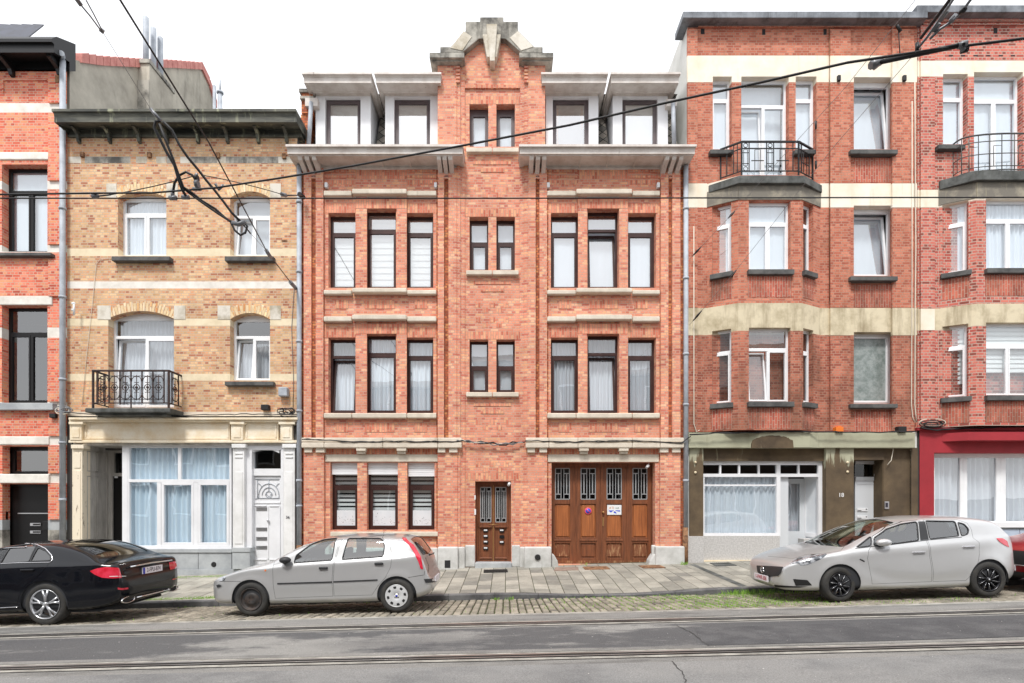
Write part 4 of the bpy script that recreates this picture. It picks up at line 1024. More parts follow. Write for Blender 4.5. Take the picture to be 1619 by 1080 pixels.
# shop window
y_ = .12; mb = MB(); X = lambda p: PX(p, y_); Z = lambda p: PZ(p, y_)
mb.fb(193, 704, 202, 868, y_-.04, y_+.6); mb.fb(202, 704, 366, 708, y_-.03, y_+.06); mb.fb(202, 863, 366, 868, y_-.05, y_+.06); mb.fb(362.5, 708, 366, 863, y_-.03, y_+.06)
mb.fb(202, 758, 362.5, 762.5, y_-.035, y_+.06)
mb.fb(281, 708, 286, 758, y_-.03, y_+.05); mb.fb(202, 708, 204.5, 863, y_-.03, y_+.05)
for a, b in ((248,254.5),(306,313)): mb.fb(a, 762.5, b, 863, y_-.03, y_+.05)
for a, b in ((255,306),(313,362)): mb.fb(a, 762.5, b, 767, y_-.04, y_+.04); mb.fb(a, 858, b, 863, y_-.04, y_+.04); mb.fb(a, 767, a+4, 858, y_-.04, y_+.04); mb.fb(b-4, 767, b, 858, y_-.04, y_+.04)
sw_ = obj('shop_window', mb, M['white_clean'], hb, bevel=.006)
mb = MB(); mb.quad((X(202),y_+.02,Z(866)),(X(366),y_+.02,Z(866)),(X(366),y_+.02,Z(705)),(X(202),y_+.02,Z(705))); obj('pane', mb, M['glass'], sw_)
mb = MB(); drape(mb, X(203), X(365), Z(866), Z(705), y_+.12, .042, .14); obj('curtain', mb, M['cloth_b'], sw_)
boxes('stone_base', hb, 'bluestone', [(196,868,366,874,-.03,.3),(200,874,252,900,-.0,.3),(252.7,874,313,900,-.0,.3),(313.7,874,366,900,-.0,.3),(366,866,396,873,-.12,.3),(367,873,395,900,-.10,.3),(200,900.5,396,912,-.04,.3),(106,880,132,915,-.05,.2)], bevel=.008)
mb = MB(); mb.lathe([(0,-.012),(.05,-.012),(.065,-.012),(.07,0)], (PX(338),0,PZ(892.5)), n=18); obj('vent_ring', mb, M['black'], hb)
# white door with fanlight
y_ = .16; mb = MB()
mb.fb(386, 704, 398, 905, .02, y_+.1); mb.fb(444, 704, 448, 905, .02, y_+.1); mb.fb(398, 704, 444, 711, .02, y_+.1); mb.fb(398, 741, 444, 752, y_-.06, y_+.1)
h = (PX(398,y_), PX(444,y_), PZ(741,y_), PZ(711,y_))
for s_ in (0,1):
    pts = [(lerp(h[0],h[1],t/10), h[3]-.10*(2*t/10-1)**2) for t in range(11)]
    if s_ == 0: mb.prism(pts[:6]+[(h[0],h[3]+.02)], 'y', .04, y_+.08)
    else: mb.prism(pts[5:]+[(h[1],h[3]+.02)], 'y', .04, y_+.08)
fd = obj('door_frame', mb, M['white_clean'], hb, recalc=True)
mb = MB(); mb.quad((h[0],y_+.04,h[2]),(h[1],y_+.04,h[2]),(h[1],y_+.04,h[3]+.02),(h[0],y_+.04,h[3]+.02)); obj('fanlight', mb, M['glass_dk'], hb)
mb = MB(); mb.fb(398, 752, 444, 905, y_, y_+.05)
for e in ((422.5,800,424.5,884),(426,799,442,801),(426,884,442,886),(401,884,421,886),(401,799,421,800.5),(441,801,443,884),(400,757,402,795),(442,757,444,795),(400,755,444,757),(400,794,444,796)): mb.fb(e[0],e[1],e[2],e[3], y_-.02, y_)
wd = obj('white_door', mb, M['white_clean'], hb, bevel=.004)
mb = MB(); yg = y_-.012; cx_, cz_ = PX(425,yg), PZ(783,yg)
def TT(pts, r=.009): mb.tube([(cx_+a, yg, cz_+b) for a, b in pts], r, 5)
for rr_ in (.09,.18,.27): TT([(rr_*math.cos(t*math.pi/12), (rr_*1.15)*math.sin(t*math.pi/12)) for t in range(13)])
TT([(-.3,-.08),(.3,-.08)]); TT([(-.3,-.08),(-.3,.42),(.3,.42),(.3,-.08)]); TT([(0,.1),(0,.42)]); TT([(-.27,0),(-.27,-.08)]); TT([(.27,0),(.27,-.08)])
for s_ in (-1,1):
    TT([(s_*.03,0),(s_*.07,.04),(s_*.07,-.03),(s_*.03,-.05),(0,-.02)], .007); TT([(s_*.3,.42),(s_*.36,.44)]); TT([(s_*.3,-.08),(s_*.36,-.1)])
    TT([(s_*.3,.32),(s_*.24,.3),(s_*.2,.24)], .008)
obj('door_ornament', mb, M['zinc'], wd)
for T in (802,834,849,863): 
    m_ = MB(); m_.fb(405, T, 423, T+5.5, y_-.012, y_); m_.fb(407, T+1, 421, T+2.2, y_-.018, y_-.012); obj('mail_slot', m_, M['steel'], wd)
mb = MB(); mb.ball((PX(425,y_),y_-.05,PZ(823,y_)), .035, 10); mb.tube([(PX(425,y_),y_-.05,PZ(823,y_)),(PX(425,y_),y_,PZ(823,y_))], .012); obj('door_knob', mb, M['steel'], wd)
text('house_number', '56', .10, (PX(455,-.1),-.1,PZ(818,-.1)), M['ink'], hb)
boxes('meter_box', hb, 'zinc', [(439.5,612,453.5,626,-.16,0)], bevel=.02)
# party wall and chimney rising behind (gable of the house at far left)
# ================================================================ far left red brick house
ha = thing('brick_house', 'orange-red brick house with white stone bands and black window frames', 'house', (PX(20),0,0))
ax0, ax1 = PX(-260), PX(106)
Ha = []
for dx in (0,-130):
    Ha += [H(14+dx,75+dx,260,398), H(14+dx,75+dx,483,637)]
Ha2 = [H(18,76,705,750,0,.26), H(18,76,765,880,0,.26), H(-110,-40,720,840)]
cuts = [(163,178,'stone_w','stone_band'),(286,299,'stone_w','stone_band'),(388,399,'stone_w','stone_band'),(518,534,'stone_w','stone_band'),(636,648,'stone_w','stone_band'),(690,704,'stone_w','stone_band'),(749,764,'stone_w','stone_band'),(822,838,'bluestone','stone_band'),(838,935,'stone_old','plinth')]
wallm(ha, ax0, ax1, stack(PZ(110), PZ(935), cuts, 'brick_a'), Ha+Ha2)
boxes('lintel', ha, 'stone_w', [(a+dx, T, b+dx, B, -.03, .2) for dx in (0,-130) for a, b, T, B in ((-2,82,240,252),(-2,82,468,482))]+[(-2,749.5,77,764,-.05,.2),(-2,690,77,703,-.03,.2)], bevel=.02)
boxes('sill', ha, 'sill_dark', [(-10,399,80,404,-.14,.1),(-140,399,-50,404,-.14,.1)], bevel=.012)
boxes('sill', ha, 'bluestone', [(-10,637,83,648,-.14,.1),(-140,637,-50,648,-.14,.1)], bevel=.012)
boxes('brick_ledge', ha, 'brick_a', [(3,125,73,127,-.03,0),(3,127,5,146,-.03,0),(76,410,103,468,-.05,0),(76,300,103,386,-.05,0),(76,180,103,285,-.05,0),(76,536,103,635,-.05,0),(76,649,103,689,-.05,0),(76,705,103,748,-.05,0),(76,765,103,821,-.05,0),(76,113,103,162,-.05,0)])
for i, h in enumerate(Ha): window(ha, h, .2, M['black_fr'], trans=.27, cols=2, curtain=None if i % 2 else 'flat', fw=.06, sw=.045, glass='glass_sky' if i % 2 == 0 else 'glass')
window(ha, Ha2[0], .26, M['black_fr'], curtain=None, fw=.06, sw=.04); window(ha, Ha2[2], .2, M['black_fr'], curtain='flat', cols=2, trans=.3)
h = Ha2[1]; mb = MB(); mb.box(h[0], h[1], .26, .32, h[2], h[3]); mb.box(h[0], h[1], .22, .26, h[3]-.05, h[3]); dd = obj('black_door', mb, M['black_fr'], ha)
mb = MB(); mb.fb(28, 811, 76, 812.5, .235, .26); obj('door_trim', mb, M['steel'], dd)
for T in (827,839): 
    m_ = MB(); m_.fb(47.5, T, 64, T+4.5, .24, .26); obj('mail_slot', m_, M['steel'], dd); m_ = MB(); m_.fb(52, T+1, 63, T+3.5, .235, .24); obj('mail_flap', m_, M['black'], dd)
boxes('mailbox', dd, 'blackm', [(67,824,77,838,.15,.26)], bevel=.01)
mb = MB(); mb.box(h[0]-.03, h[0], .1, .16, PZ(822,.1), PZ(809,.1)); obj('intercom', mb, M['steel'], ha)
profile_bar('cornice', ha, 'blackm', -280, 82, -.55, [(-.55,61),(-.55,66),(-.48,70),(-.48,83),(-.42,85),(0,98),(0,113),(.2,113),(.2,70),(-.4,58)])
mb = MB(); zs = PZ(85,-.42)
for px in (92,16,-60,-136): x = PX(px,-.1); mb.prism([(-.40,zs+.03),(-.40,zs-.05),(-.13,zs-.14),(-.09,zs-.26),(0,zs-.28),(0,zs+.03)], 'x', x-.05, x+.05)
obj('cornice_bracket', mb, M['blackm'], ha, recalc=True)
shell(ha, ax0, PX(106)-.33, PZ(112), z0=-1.6, yb=7)
mb = MB(); e = PX(70,.2)
for i in range(14):
    x1_ = e - i*.3; mb.add([(x1_-.29,-.3,PZ(62,-.3)),(x1_-.01,-.3,PZ(62,-.3)),(x1_-.01,.2,PZ(47,.2)+.1),(x1_-.29,.2,PZ(47,.2)+.1),(x1_-.29,-.3,PZ(62,-.3)+.06),(x1_-.01,-.3,PZ(62,-.3)+.04),(x1_-.01,.2,PZ(47,.2)+.14),(x1_-.29,.2,PZ(47,.2)+.16)],
      [(0,3,2,1),(4,5,6,7),(0,1,5,4),(1,2,6,5),(2,3,7,6),(3,0,4,7)])
    
obj('roof_tiles', mb, M['tile_dark'], ha)
boxes('cornice_vent', ha, 'rust', [(87,119,93,130,-.07,0)])
gx = -11.62; gp = lambda px, py: (lambda D: (D-CAMD, HC+(HYP-py)*D/FPX))(FPX*gx/(px-CXP))
poly = [(.15,6), (.15, gp(112,95)[1])] + [gp(p_, y_) for p_, y_ in ((130,97),(160,101),(220,104),(270,105),(320,109),(330,135),(342,172))]; poly += [(poly[-1][0], 6)]
mb = MB(); mb.prism(poly, 'x', gx-.25, gx); gw_ = obj('gable_wall', mb, M['grey_render'], ha, recalc=True)
mb = MB(); tp = [gp(p_, y_) for p_, y_ in ((126,96),(160,101),(220,104),(270,105),(318,108),(330,134),(341,170))]
for (a, za), (b, zb) in zip(tp, tp[1:]):
    L_ = math.hypot(b-a, zb-za); k = max(1, int(L_/.3))
    for i in range(k):
        p0 = (lerp(a,b,i/k), lerp(za,zb,i/k)); p1 = (lerp(a,b,(i+.94)/k), lerp(za,zb,(i+.94)/k))
        mb.prism([(p0[0],p0[1]-.05),(p1[0],p1[1]-.05),(p1[0],p1[1]+.24),(p0[0],p0[1]+.2)], 'x', gx-.35, gx+.07)
obj('coping_tiles', mb, M['tile_red'], ha, recalc=True)
cz = HC + (HYP-100)*16.9/FPX
mb = MB(); mb.box(gx, gx+.36, 2.8, 4.0, 6, cz); chm = obj('chimney', mb, M['grey_render'], ha)
mb = MB(); mb.box(gx+.005, gx+.355, 2.77, 2.8, 6, cz-.55); obj('chimney_front', mb, M['stone_old'], ha)
mb = MB(); mb.box(gx-.03, gx+.40, 2.75, 4.05, cz-.02, cz+.1); obj('chimney_cap', mb, M['stone_old'], ha)
for px, D, T in ((230.5,17.1,28),(242.5,17.45,45),(253.5,17.7,60)):
    p_ = P3(px, T, D); mb = MB(); mb.tube([(p_.x,p_.y,cz-.1),(p_.x,p_.y,p_.z)], .085, 12); obj('flue_pipe', mb, M['zinc'], ha)
for px, D, T in ((339,20,136),(348,20,146)):
    p_ = P3(px, T, D); mb = MB(); mb.tube([(p_.x,p_.y,10),(p_.x,p_.y,p_.z)], .08 if px > 340 else .06, 10); 
    if px > 340: mb.tube([(p_.x,p_.y,p_.z),(p_.x,p_.y,p_.z+.45)], .03, 8); mb.tube([(p_.x,p_.y,p_.z-.05),(p_.x,p_.y,p_.z+.02)], .12, 10)
    obj('vent_pipe', mb, M['zinc'], hb)
pipe('downpipe', ha, 99, 92, 858, -.12, .068, collars=(200,330,470,600,700,790)); 
mb = MB(); p0 = (PX(99,-.12),-.12,PZ(92,-.12)); mb.tube([p0,(PX(97,-.3),-.3,PZ(84,-.3))], .068, 12); obj('downpipe_elbow', mb, M['zinc'], ha)

# ================================================================ red brick houses at right with bays
def cant_frame(a, b):
    ang = math.atan2(b[1]-a[1], b[0]-a[0]); return Matrix.Translation((a[0],a[1],0)) @ Matrix.Rotation(ang, 4, 'Z'), math.hypot(b[0]-a[0], b[1]-a[1])
def cant_u(a, b, px):
    c = (px-CXP)/FPX; k = (c*(CAMD+a[1])-a[0])/((b[0]-a[0])-c*(b[1]-a[1])); return k*math.hypot(b[0]-a[0], b[1]-a[1])
ZB = dict(b1=(88,130), b2=(290,328), b3=(487,530))
def bands_for(top, bot, cuts, base):
    r_ = stack(PZ(top), PZ(bot), [(T,B,'cream_band' if i == 0 else ('cream_band' if i == 1 else 'cream_band2'),'render_band') for i, (T,B) in enumerate(cuts)], base)
    return [(a, b, 'brick_d2' if k == 'brick_d' and b <= PZ(486) else k, nm) for a, b, k, nm in r_]
def bay(root, pts, levels, bot, top, cuts, base, wins):
    """pts: four plan points; wins: per facet list of (u0,u1,z0,z1,kwargs)"""
    for i in range(3):
        Mx, L_ = cant_frame(pts[i], pts[i+1]); hs = [w_[:4] for w_ in wins[i]]
        wallm(root, 0, L_, bands_for(top, bot, cuts, base), hs, 0, .16, Mx)
        for w_ in wins[i]:
            window(root, w_[:4], .13, M['pvc_w'], Mx=Mx, **w_[4])
            mb = MB(); mb.M = Mx; mb.box(w_[0]-.05, w_[1]+.05, -.1, .1, w_[2]-.13, w_[2]-.002); obj('sill', mb, M['sill_dark'], root, bevel=.01)
            mb = MB(); mb.M = Mx; mb.box(max(.04,w_[0]-.02), min(L_-.04,w_[1]+.02), -.006, .0, w_[2]-.68, w_[2]-.14)
            obj('soldier_panel', mb, M['brick_d_v'], root)
hd = thing('brick_house', 'red brick house with black iron balcony on a bay above a stained green-grey shopfront', 'house', (PX(1260),0,0))
dx0, dx1 = PX(1087), PX(1450)
Hd = [H(1127,1152,121,236), H(1172,1241,121,284), H(1258,1284,121,236)]
Hc = [H(1350,1407,122,236), H(1350,1407,325,436), H(1350,1407,525,638)]
cutsD = [ZB['b1'], ZB['b2'], ZB['b3']]
wallm(hd, dx0, dx1, bands_for(29, 683, cutsD, 'brick_d'), Hd+Hc)
A_ = [(5.30,0),(5.97,-.35),(7.59,-.35),(8.28,0)]
zr2, zr3 = (PZ(428,-.35), PZ(317,-.35)), (PZ(636,-.35), PZ(518,-.35))
ul = [cant_u(A_[0], A_[1], p_) for p_ in (1126,1156)]; ur = [cant_u(A_[2], A_[3], p_) for p_ in (1270,1286)]
fx = [PX(1184,-.35)-A_[1][0], PX(1250,-.35)-A_[1][0]]
nl = dict(fw=.045, sw=.04)
bay(hd, A_, None, 683, 290, [(291,291.5),(291.6,328),(487,530)], 'brick_d', [
    [(ul[0],ul[1],zr2[0],zr2[1],dict(trans=.29,curtain='flat',glass='glass_sky',**nl)),(ul[0],ul[1],zr3[0],zr3[1],dict(trans=.30,curtain=None,glass='glass_dk',**nl))],
    [(fx[0],fx[1],zr2[0],zr2[1],dict(trans=.30,cols=2,curtain='flat',glass='glass_sky',**nl)),(fx[0],fx[1],zr3[0],zr3[1],dict(trans=.28,cols=2,tilt=(0,),curtain=None,glass='glass',**nl))],
    [(ur[0],ur[1],zr2[0],zr2[1],dict(trans=.29,curtain=None,glass='glass_dk',**nl)),(ur[0],ur[1],zr3[0],zr3[1],dict(trans=.30,curtain=None,glass='glass_dk',**nl))]])
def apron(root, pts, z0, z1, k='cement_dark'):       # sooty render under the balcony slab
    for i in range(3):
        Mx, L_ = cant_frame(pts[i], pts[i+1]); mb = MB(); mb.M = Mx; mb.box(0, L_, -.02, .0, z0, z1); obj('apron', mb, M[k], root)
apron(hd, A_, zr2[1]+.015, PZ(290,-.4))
mb = MB(); sp_ = [(5.33,.0),(5.33,-.05),(PX(1169,-.47),-.47),(PX(1272,-.47),-.47),(8.30,-.05),(8.30,0)]; mb.prism(sp_, 'z', PZ(290,-.45), PZ(278,-.45))
balD = obj('balcony', mb, M['slab_dark'], hd, recalc=True, bevel=.012)
def deco_rail(root, pts, z0, z1, mat, cells):
    """railing along plan points; cells(u, L) draws bars"""
    mb = MB()
    for (a, b), pat in zip(zip(pts, pts[1:]), cells):
        Mx, L_ = cant_frame(a, b); mb.M = Mx; h_ = z1-z0
        mb.box(0, L_, -.022, .022, z1-.035, z1); mb.box(0, L_, -.012, .012, z1-.20, z1-.18); mb.box(0, L_, -.012, .012, z0+.10, z0+.12)
        for u in [0, L_] : mb.box(u-.016, u+.016, -.016, .016, z0, z1)
        for f, kind in pat:
            u = f*L_
            if kind == 'bar': mb.box(u-.010, u+.010, -.010, .010, z0+.11, z1-.02)
            elif kind == 'ringbar':
                for d in (-.09,.09): mb.box(u+d-.010, u+d+.010, -.010, .010, z0+.11, z1-.02)
                for zz in (z1-.11, z0+.17): mb.tube([(u+.055*math.cos(t*math.pi/5), 0, zz+.055*math.sin(t*math.pi/5)) for t in range(11)], .009, 5)
                mb.tube([(u-.05,0,z0+.25),(u-.05,0,z1-.22),(u+.05,0,z1-.22),(u+.05,0,z0+.25),(u-.05,0,z0+.25)], .008, 5)
                for t in range(5): mb.box(u-.09, u+.09, -.008, .008, z0+.3+t*.0+ (h_-.6)*t/4-.006, z0+.3+(h_-.6)*t/4+.006) if t in (0,4) else None
            elif kind == 'box':
                mb.tube([(u-.07,0,z0+.14),(u-.07,0,z1-.22),(u+.07,0,z1-.22),(u+.07,0,z0+.14)], .009, 5)
                mb.box(u-.16, u+.16, -.008, .008, z0+h_*.42, z0+h_*.42+.016)
    return obj('railing', mb, M[mat], root)
rp = [(5.65,-.02),(PX(1172,-.3),-.32),(PX(1262,-.3),-.32),(8.07,-.02)]
deco_rail(balD, rp, PZ(278,-.3), PZ(224,-.3), 'blackm', [[(.3,'bar'),(.62,'bar'),(.8,'bar')], [(.07,'ringbar'),(.28,'box'),(.5,'ringbar'),(.72,'box'),(.9,'bar')], [(.2,'bar'),(.45,'box'),(.75,'bar')]])
for h, kw in zip(Hd, (dict(trans=.27,curtain='flat'), dict(trans=.25,cols=2,tilt=(0,),curtain='flat',tilt_a=4), dict(trans=.27,curtain='flat'))): window(hd, h, .16, M['pvc_w'], glass='glass_sky', **nl, **kw)
window(hd, Hc[0], .2, M['pvc_w'], curtain='flat', tilt=(0,), glass='glass_sky', fw=.06, sw=.05, topbar=.12, tilt_a=6)
window(hd, Hc[1], .2, M['pvc_w'], curtain='flat', tilt=(0,), glass='glass_sky', fw=.06, sw=.05, topbar=.1, tilt_a=6)
window(hd, Hc[2], .2, M['pvc_w'], curtain=None, glass='glass_frost', fw=.06, sw=.05, topbar=.06)
boxes('sill', hd, 'sill_dark', [(1123,236,1160,243,-.14,.1),(1257,236,1290,243,-.14,.1),(1345,236,1420,243,-.16,.1),(1345,436.5,1420,443.5,-.16,.1),(1345,638.5,1420,645,-.16,.1)], bevel=.012)
boxes('soldier_panel', hd, 'brick_d_v', [(1350,250,1409,288,-.006,0),(1350,450,1409,486,-.006,0),(1350,651,1409,683,-.006,0)])
mb = MB()
m2_ = MB()
for a, b in ((1087,1103),(1313,1345),(1411,1445)):
    for T, B in ((46,88),(130.5,289.5),(328.5,486.5),(530.5,683)): (m2_ if T > 500 else mb).fb(a, T, b, B, -.06, 0)
obj('pilaster', mb, M['brick_d'], hd); obj('pilaster', m2_, M['brick_d2'], hd)
boxes('joint_strip', hd, 'stained_strip', [(1441,708,1451,905,-.014,.003)])
mb = MB()
for a, b in ((1087,1103),(1313,1345),(1411,1445)): mb.fb(a, 88, b, 130, -.065, 0); mb.fb(a, 290, b, 328, -.065, 0)
obj('pilaster_band', mb, M['cream_band'], hd)
mb = MB()
for a, b in ((1087,1103),(1313,1345),(1411,1445)): mb.fb(a, 487, b, 530, -.065, 0)
obj('pilaster_band', mb, M['cream_band2'], hd)
mb = MB()
for a, b in ((1104,1312),(1313,1409),(1411,1449)): mb.fb(a, 34, b, 37, -.09, 0); mb.fb(a, 39.5, b, 43, -.05, 0)
mb.fb(1087, 29.5, 1449, 33, -.12, 0); obj('corbel_course', mb, M['brick_d'], hd)
boxes('vent_hole', hd, 'dark_in', [(1108,45,1114,54,-.003,0),(1205,46,1210,55,-.003,0),(1302,46,1307,55,-.003,0)])
boxes('parapet_coping', hd, 'zinc_top', [(1080,18,1467,28,-.28,.4)], bevel=.01)
boxes('light_fitting', hd, 'blackm', [(1325,118,1330,127,-.12,-.05),(1428.5,118,1434,127,-.12,-.06)], bevel=.015)
shell(hd, dx0, dx1+.0, PZ(31), yb=9.5, side='white_render')
# shopfront of number 18
Zf = lambda p_: PZ(p_)
boxes('fascia', hd, 'green_cem', [(1089,684,1187,708,-.14,.15),(1293,684,1447,708,-.14,.15)], bevel=.008)
mb = MB(); mb.prism([(PX(1184,-.14),-.14),(PX(1200,-.24),-.25),(PX(1280,-.24),-.25),(PX(1294,-.14),-.14),(PX(1294,-.14),.15),(PX(1184,-.14),.15)], 'z', PZ(708,-.14), PZ(683.5,-.14)); obj('fascia_bulge', mb, M['green_cem'], hd, recalc=True)
mb = MB(); mb.fb(1187, 687, 1250, 705, -.252, -.24); 
mb = MB(); cxs, czs = PX(1222,-.255), PZ(698,-.255)
mb.prism([(cxs-.54,czs-.17)]+[(cxs-.54*math.cos(t*math.pi/40)+random.uniform(-.01,.01),czs-.12+.27*math.sin(t*math.pi/40)**.6+random.uniform(-.012,.012)) for t in range(1,40)]+[(cxs+.54,czs-.17)], 'y', -.252, -.2); obj('stain_patch', mb, M['stain_cem'], hd, recalc=True)
boxes('pilaster', hd, 'green_stain', [(1090,708,1112,850,-.03,.3),(1306,708,1350,895,-.04,.5)], bevel=.004)
boxes('stained_pilaster', hd, 'stain_cem', [(1397,708,1450,900,.06,.5)])
boxes('stained_lintel', hd, 'stain_cem', [(1112,708,1306,729,.05,.5),(1350,708,1398,727,.02,.5)])
boxes('granite_base', hd, 'granite', [(1088,848,1113,897,-.08,.25),(1112,847,1233,886,.08,.4),(1271,852,1306,888,.1,.4)], bevel=.006)
boxes('stone_step', hd, 'stone_y', [(1112,886,1233,893,.02,.4)])
boxes('door_step', hd, 'bluestone', [(1233,884,1306,896,.2,1.0),(1350,878,1397,896,.2,1.0)])
y_ = .16; mb = MB(); mb.fb(1112, 729, 1300, 735, y_-.03, y_+.06); mb.fb(1112, 749, 1300, 754, y_-.03, y_+.06); mb.fb(1112, 843, 1233, 848, y_-.04, y_+.06)
for a in (1139,1169,1200,1263): mb.fb(a-1.3, 735, a+1.3, 749, y_-.02, y_+.05)
for a, b, B in ((1228,1234,848),(1294,1300,849)): mb.fb(a, 735, b, B, y_-.032, y_+.06)
mb.fb(1112, 766, 1228, 768.5, y_+.02, y_+.05); mb.fb(1112, 754, 1114, 843, y_-.02, y_+.05)
sw_ = obj('shop_window', mb, M['white_clean'], hd)
mb = MB(); X = lambda p_: PX(p_, y_); Z = lambda p_: PZ(p_, y_)
mb.quad((X(1112),y_+.03,Z(846)),(X(1230),y_+.03,Z(846)),(X(1230),y_+.03,Z(752)),(X(1112),y_+.03,Z(752))); obj('pane', mb, M['glass'], sw_)
mb = MB(); mb.quad((X(1112),y_+.03,Z(750)),(X(1297),y_+.03,Z(750)),(X(1297),y_+.03,Z(733)),(X(1112),y_+.03,Z(733))); obj('top_pane', mb, M['glass_dk'], sw_)
mb = MB(); drape(mb, X(1112), X(1229), Z(846), Z(753), y_+.12, .040, .115); obj('curtain', mb, M['cloth'], sw_)
mb = MB(); yb_ = .62; xs = X(1297); dxa, dxb = PX(1234,yb_), PX(1272,yb_)
mb.add([(xs,y_,-.3),(xs,y_,Z(750)),(dxb,yb_,Z(750)),(dxb,yb_,-.3)], [(0,1,2,3)]); obj('side_panel', mb, M['frost_white'], sw_)
Mx, L_ = cant_frame((dxb,yb_), (xs,y_)); mb = MB(); mb.M = Mx
for e in ((0,.05,-.3,Z(753)),(L_-.05,L_,-.3,Z(753)),(.05,L_-.05,Z(757),Z(753)),(.05,L_-.05,Z(850),Z(843))): mb.box(e[0], e[1], -.02, .02, e[2], e[3])
obj('side_panel_frame', mb, M['white_clean'], sw_)
mb = MB(); Y2 = lambda p_: PZ(p_, yb_); mb.box(dxa-.3, dxa, y_+.05, yb_+.05, -.3, Y2(750)); a, b = dxa, dxb
for e in ((a,a+.07,-.2,Y2(757)),(b-.14,b,-.2,Y2(757)),(a,b,Y2(765),Y2(757)),(a,b,-.2,Y2(840))): mb.box(e[0], e[1], yb_-.02+.001*(e[0]>a), yb_+.04, e[2], e[3])
mb.box(a-.02, xs, y_+.06, yb_+.1, Z(752), Z(749))
sd = obj('shop_door', mb, M['door_grey'], hd)
mb = MB(); mb.quad((a,yb_+.02,Y2(842)),(b,yb_+.02,Y2(842)),(b,yb_+.02,Y2(760)),(a,yb_+.02,Y2(760))); obj('pane', mb, M['glass'], sd)
mb = MB(); drape(mb, a, b, Y2(842), Y2(760), yb_+.13, .035, .10); obj('curtain', mb, M['cloth_g'], sd)
# grey entrance door of number 18
y_ = .42; X = lambda p_: PX(p_, y_); mb = MB(); xa, xb = X(1352), X(1396)
mb.box(xa, xb, y_, y_+.05, -.2, PZ(760,y_)); mb.box(xa, xb, y_-.02, y_+.06, PZ(760,y_), PZ(754,y_)); mb.box(xb-.06, xb, y_-.03, y_+.06, -.2, PZ(731,y_)); mb.box(xa, xb-.06, y_-.02, y_+.05, PZ(734,y_), PZ(729,y_))
for e in ((1387,764,1388.5,870),(1355,764,1387,765.5)): mb.fb(e[0],e[1],e[2],e[3],y_-.008,y_)
gd = obj('grey_door', mb, M['door_grey'], hd)
mb = MB(); mb.quad((xa,y_+.02,PZ(754,y_)),(xb,y_+.02,PZ(754,y_)),(xb,y_+.02,PZ(731,y_)),(xa,y_+.02,PZ(731,y_))); obj('fanlight', mb, M['glass_dk'], gd)
for T in (803.5,815.5):
    m_ = MB(); m_.fb(1355.5, T, 1372, T+5, y_-.02, y_); obj('mail_slot', m_, M['white_pl'], gd, bevel=.004); m_ = MB(); m_.fb(1356, T+3.2, 1362, T+4.2, y_-.024, y_-.019); m_.fb(1369,T+1,1371,T+2.4,y_-.024,y_-.019); obj('name_card', m_, M['ink'], gd)
mb = MB(); mb.fb(1382, 749, 1391, 753, y_-.03, y_-.02); obj('sticker', mb, M['white_pl'], gd)
mb = MB(); xr_ = PX(1397,.06); mb.box(xr_-.02, xr_, .07, .5, -.2, PZ(727)); obj('stained_reveal', mb, M['stain_cem'], hd)
mb = MB(); mb.fb(1399, 793, 1406, 805, .03, .06); obj('intercom', mb, M['steel'], hd, bevel=.008); mb = MB(); mb.fb(1400.5, 795, 1404, 802, .025, .031); obj('intercom_keys', mb, M['ink'], hd)
text('house_number', '18', .15, (PX(1330,-.05),-.05,PZ(783,-.05)), M['white_num'], hd)
mb = MB()
for px, py in ((1099.5,731),(1099.5,747),(1340,731),(1340,746)): mb.lathe([(0,-.02),(.03,-.015),(.035,0)], (PX(px,-.05),-.05,PZ(py,-.05)), n=10)
obj('wall_fixing', mb, M['stone_y'], hd)
# ================================================================ deep red house at the right edge
he = thing('brick_house', 'deep red brick house with a curved grey balcony and bright red shopfront', 'house', (PX(1620),0,0))
ex0, ex1 = PX(1450.5), 18.2
He = [H(1491,1520,117,228), H(1540,1606,114,270), H(1640,1668,117,228)]
He2 = (PX(1475), 17.2, PZ(833), PZ(716))
cutsE = [(96,121),(300,328),(488,522)]
wallm(he, ex0, ex1, bands_for(20, 676, cutsE, 'brick_e'), He)
Ae = [(11.40,0),(12.08,-.35),(13.90,-.35),(14.58,0)]
ze2, ze3 = (PZ(426,-.35), PZ(314,-.35)), (PZ(626,-.35), PZ(510,-.35))
ul = [cant_u(Ae[0], Ae[1], p_) for p_ in (1490,1531)]; fx = [PX(1559,-.35)-Ae[1][0], PX(1641,-.35)-Ae[1][0]]
ur = [.2,.6]
bay(he, Ae, None, 676, 300, [(300.2,300.5),(300.6,328),(488,522)], 'brick_e', [
    [(ul[0],ul[1],ze2[0],ze2[1],dict(trans=.29,curtain='drape',**nl)),(ul[0],ul[1],ze3[0],ze3[1],dict(trans=.30,curtain=(.2,.12,1),cmat='blind',**nl))],
    [(fx[0],fx[1],ze2[0],ze2[1],dict(trans=.28,cols=2,curtain='drape',**nl)),(fx[0],fx[1],ze3[0],ze3[1],dict(trans=.30,cols=2,curtain=(.35,.12,1),cmat='blind',**nl))],
    [(ur[0],ur[1],ze2[0],ze2[1],dict(trans=.29,curtain='flat',**nl)),(ur[0],ur[1],ze3[0],ze3[1],dict(trans=.30,curtain='flat',**nl))]])
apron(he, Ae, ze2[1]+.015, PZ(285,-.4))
mb = MB(); mb.prism([(PX(1484),0),(PX(1484),-.05),(PX(1545,-.47),-.47),(14.0,-.47),(14.7,-.05),(14.7,0)], 'z', PZ(285,-.45), PZ(270,-.45)); balE = obj('balcony', mb, M['slab_dark'], he, recalc=True, bevel=.012)
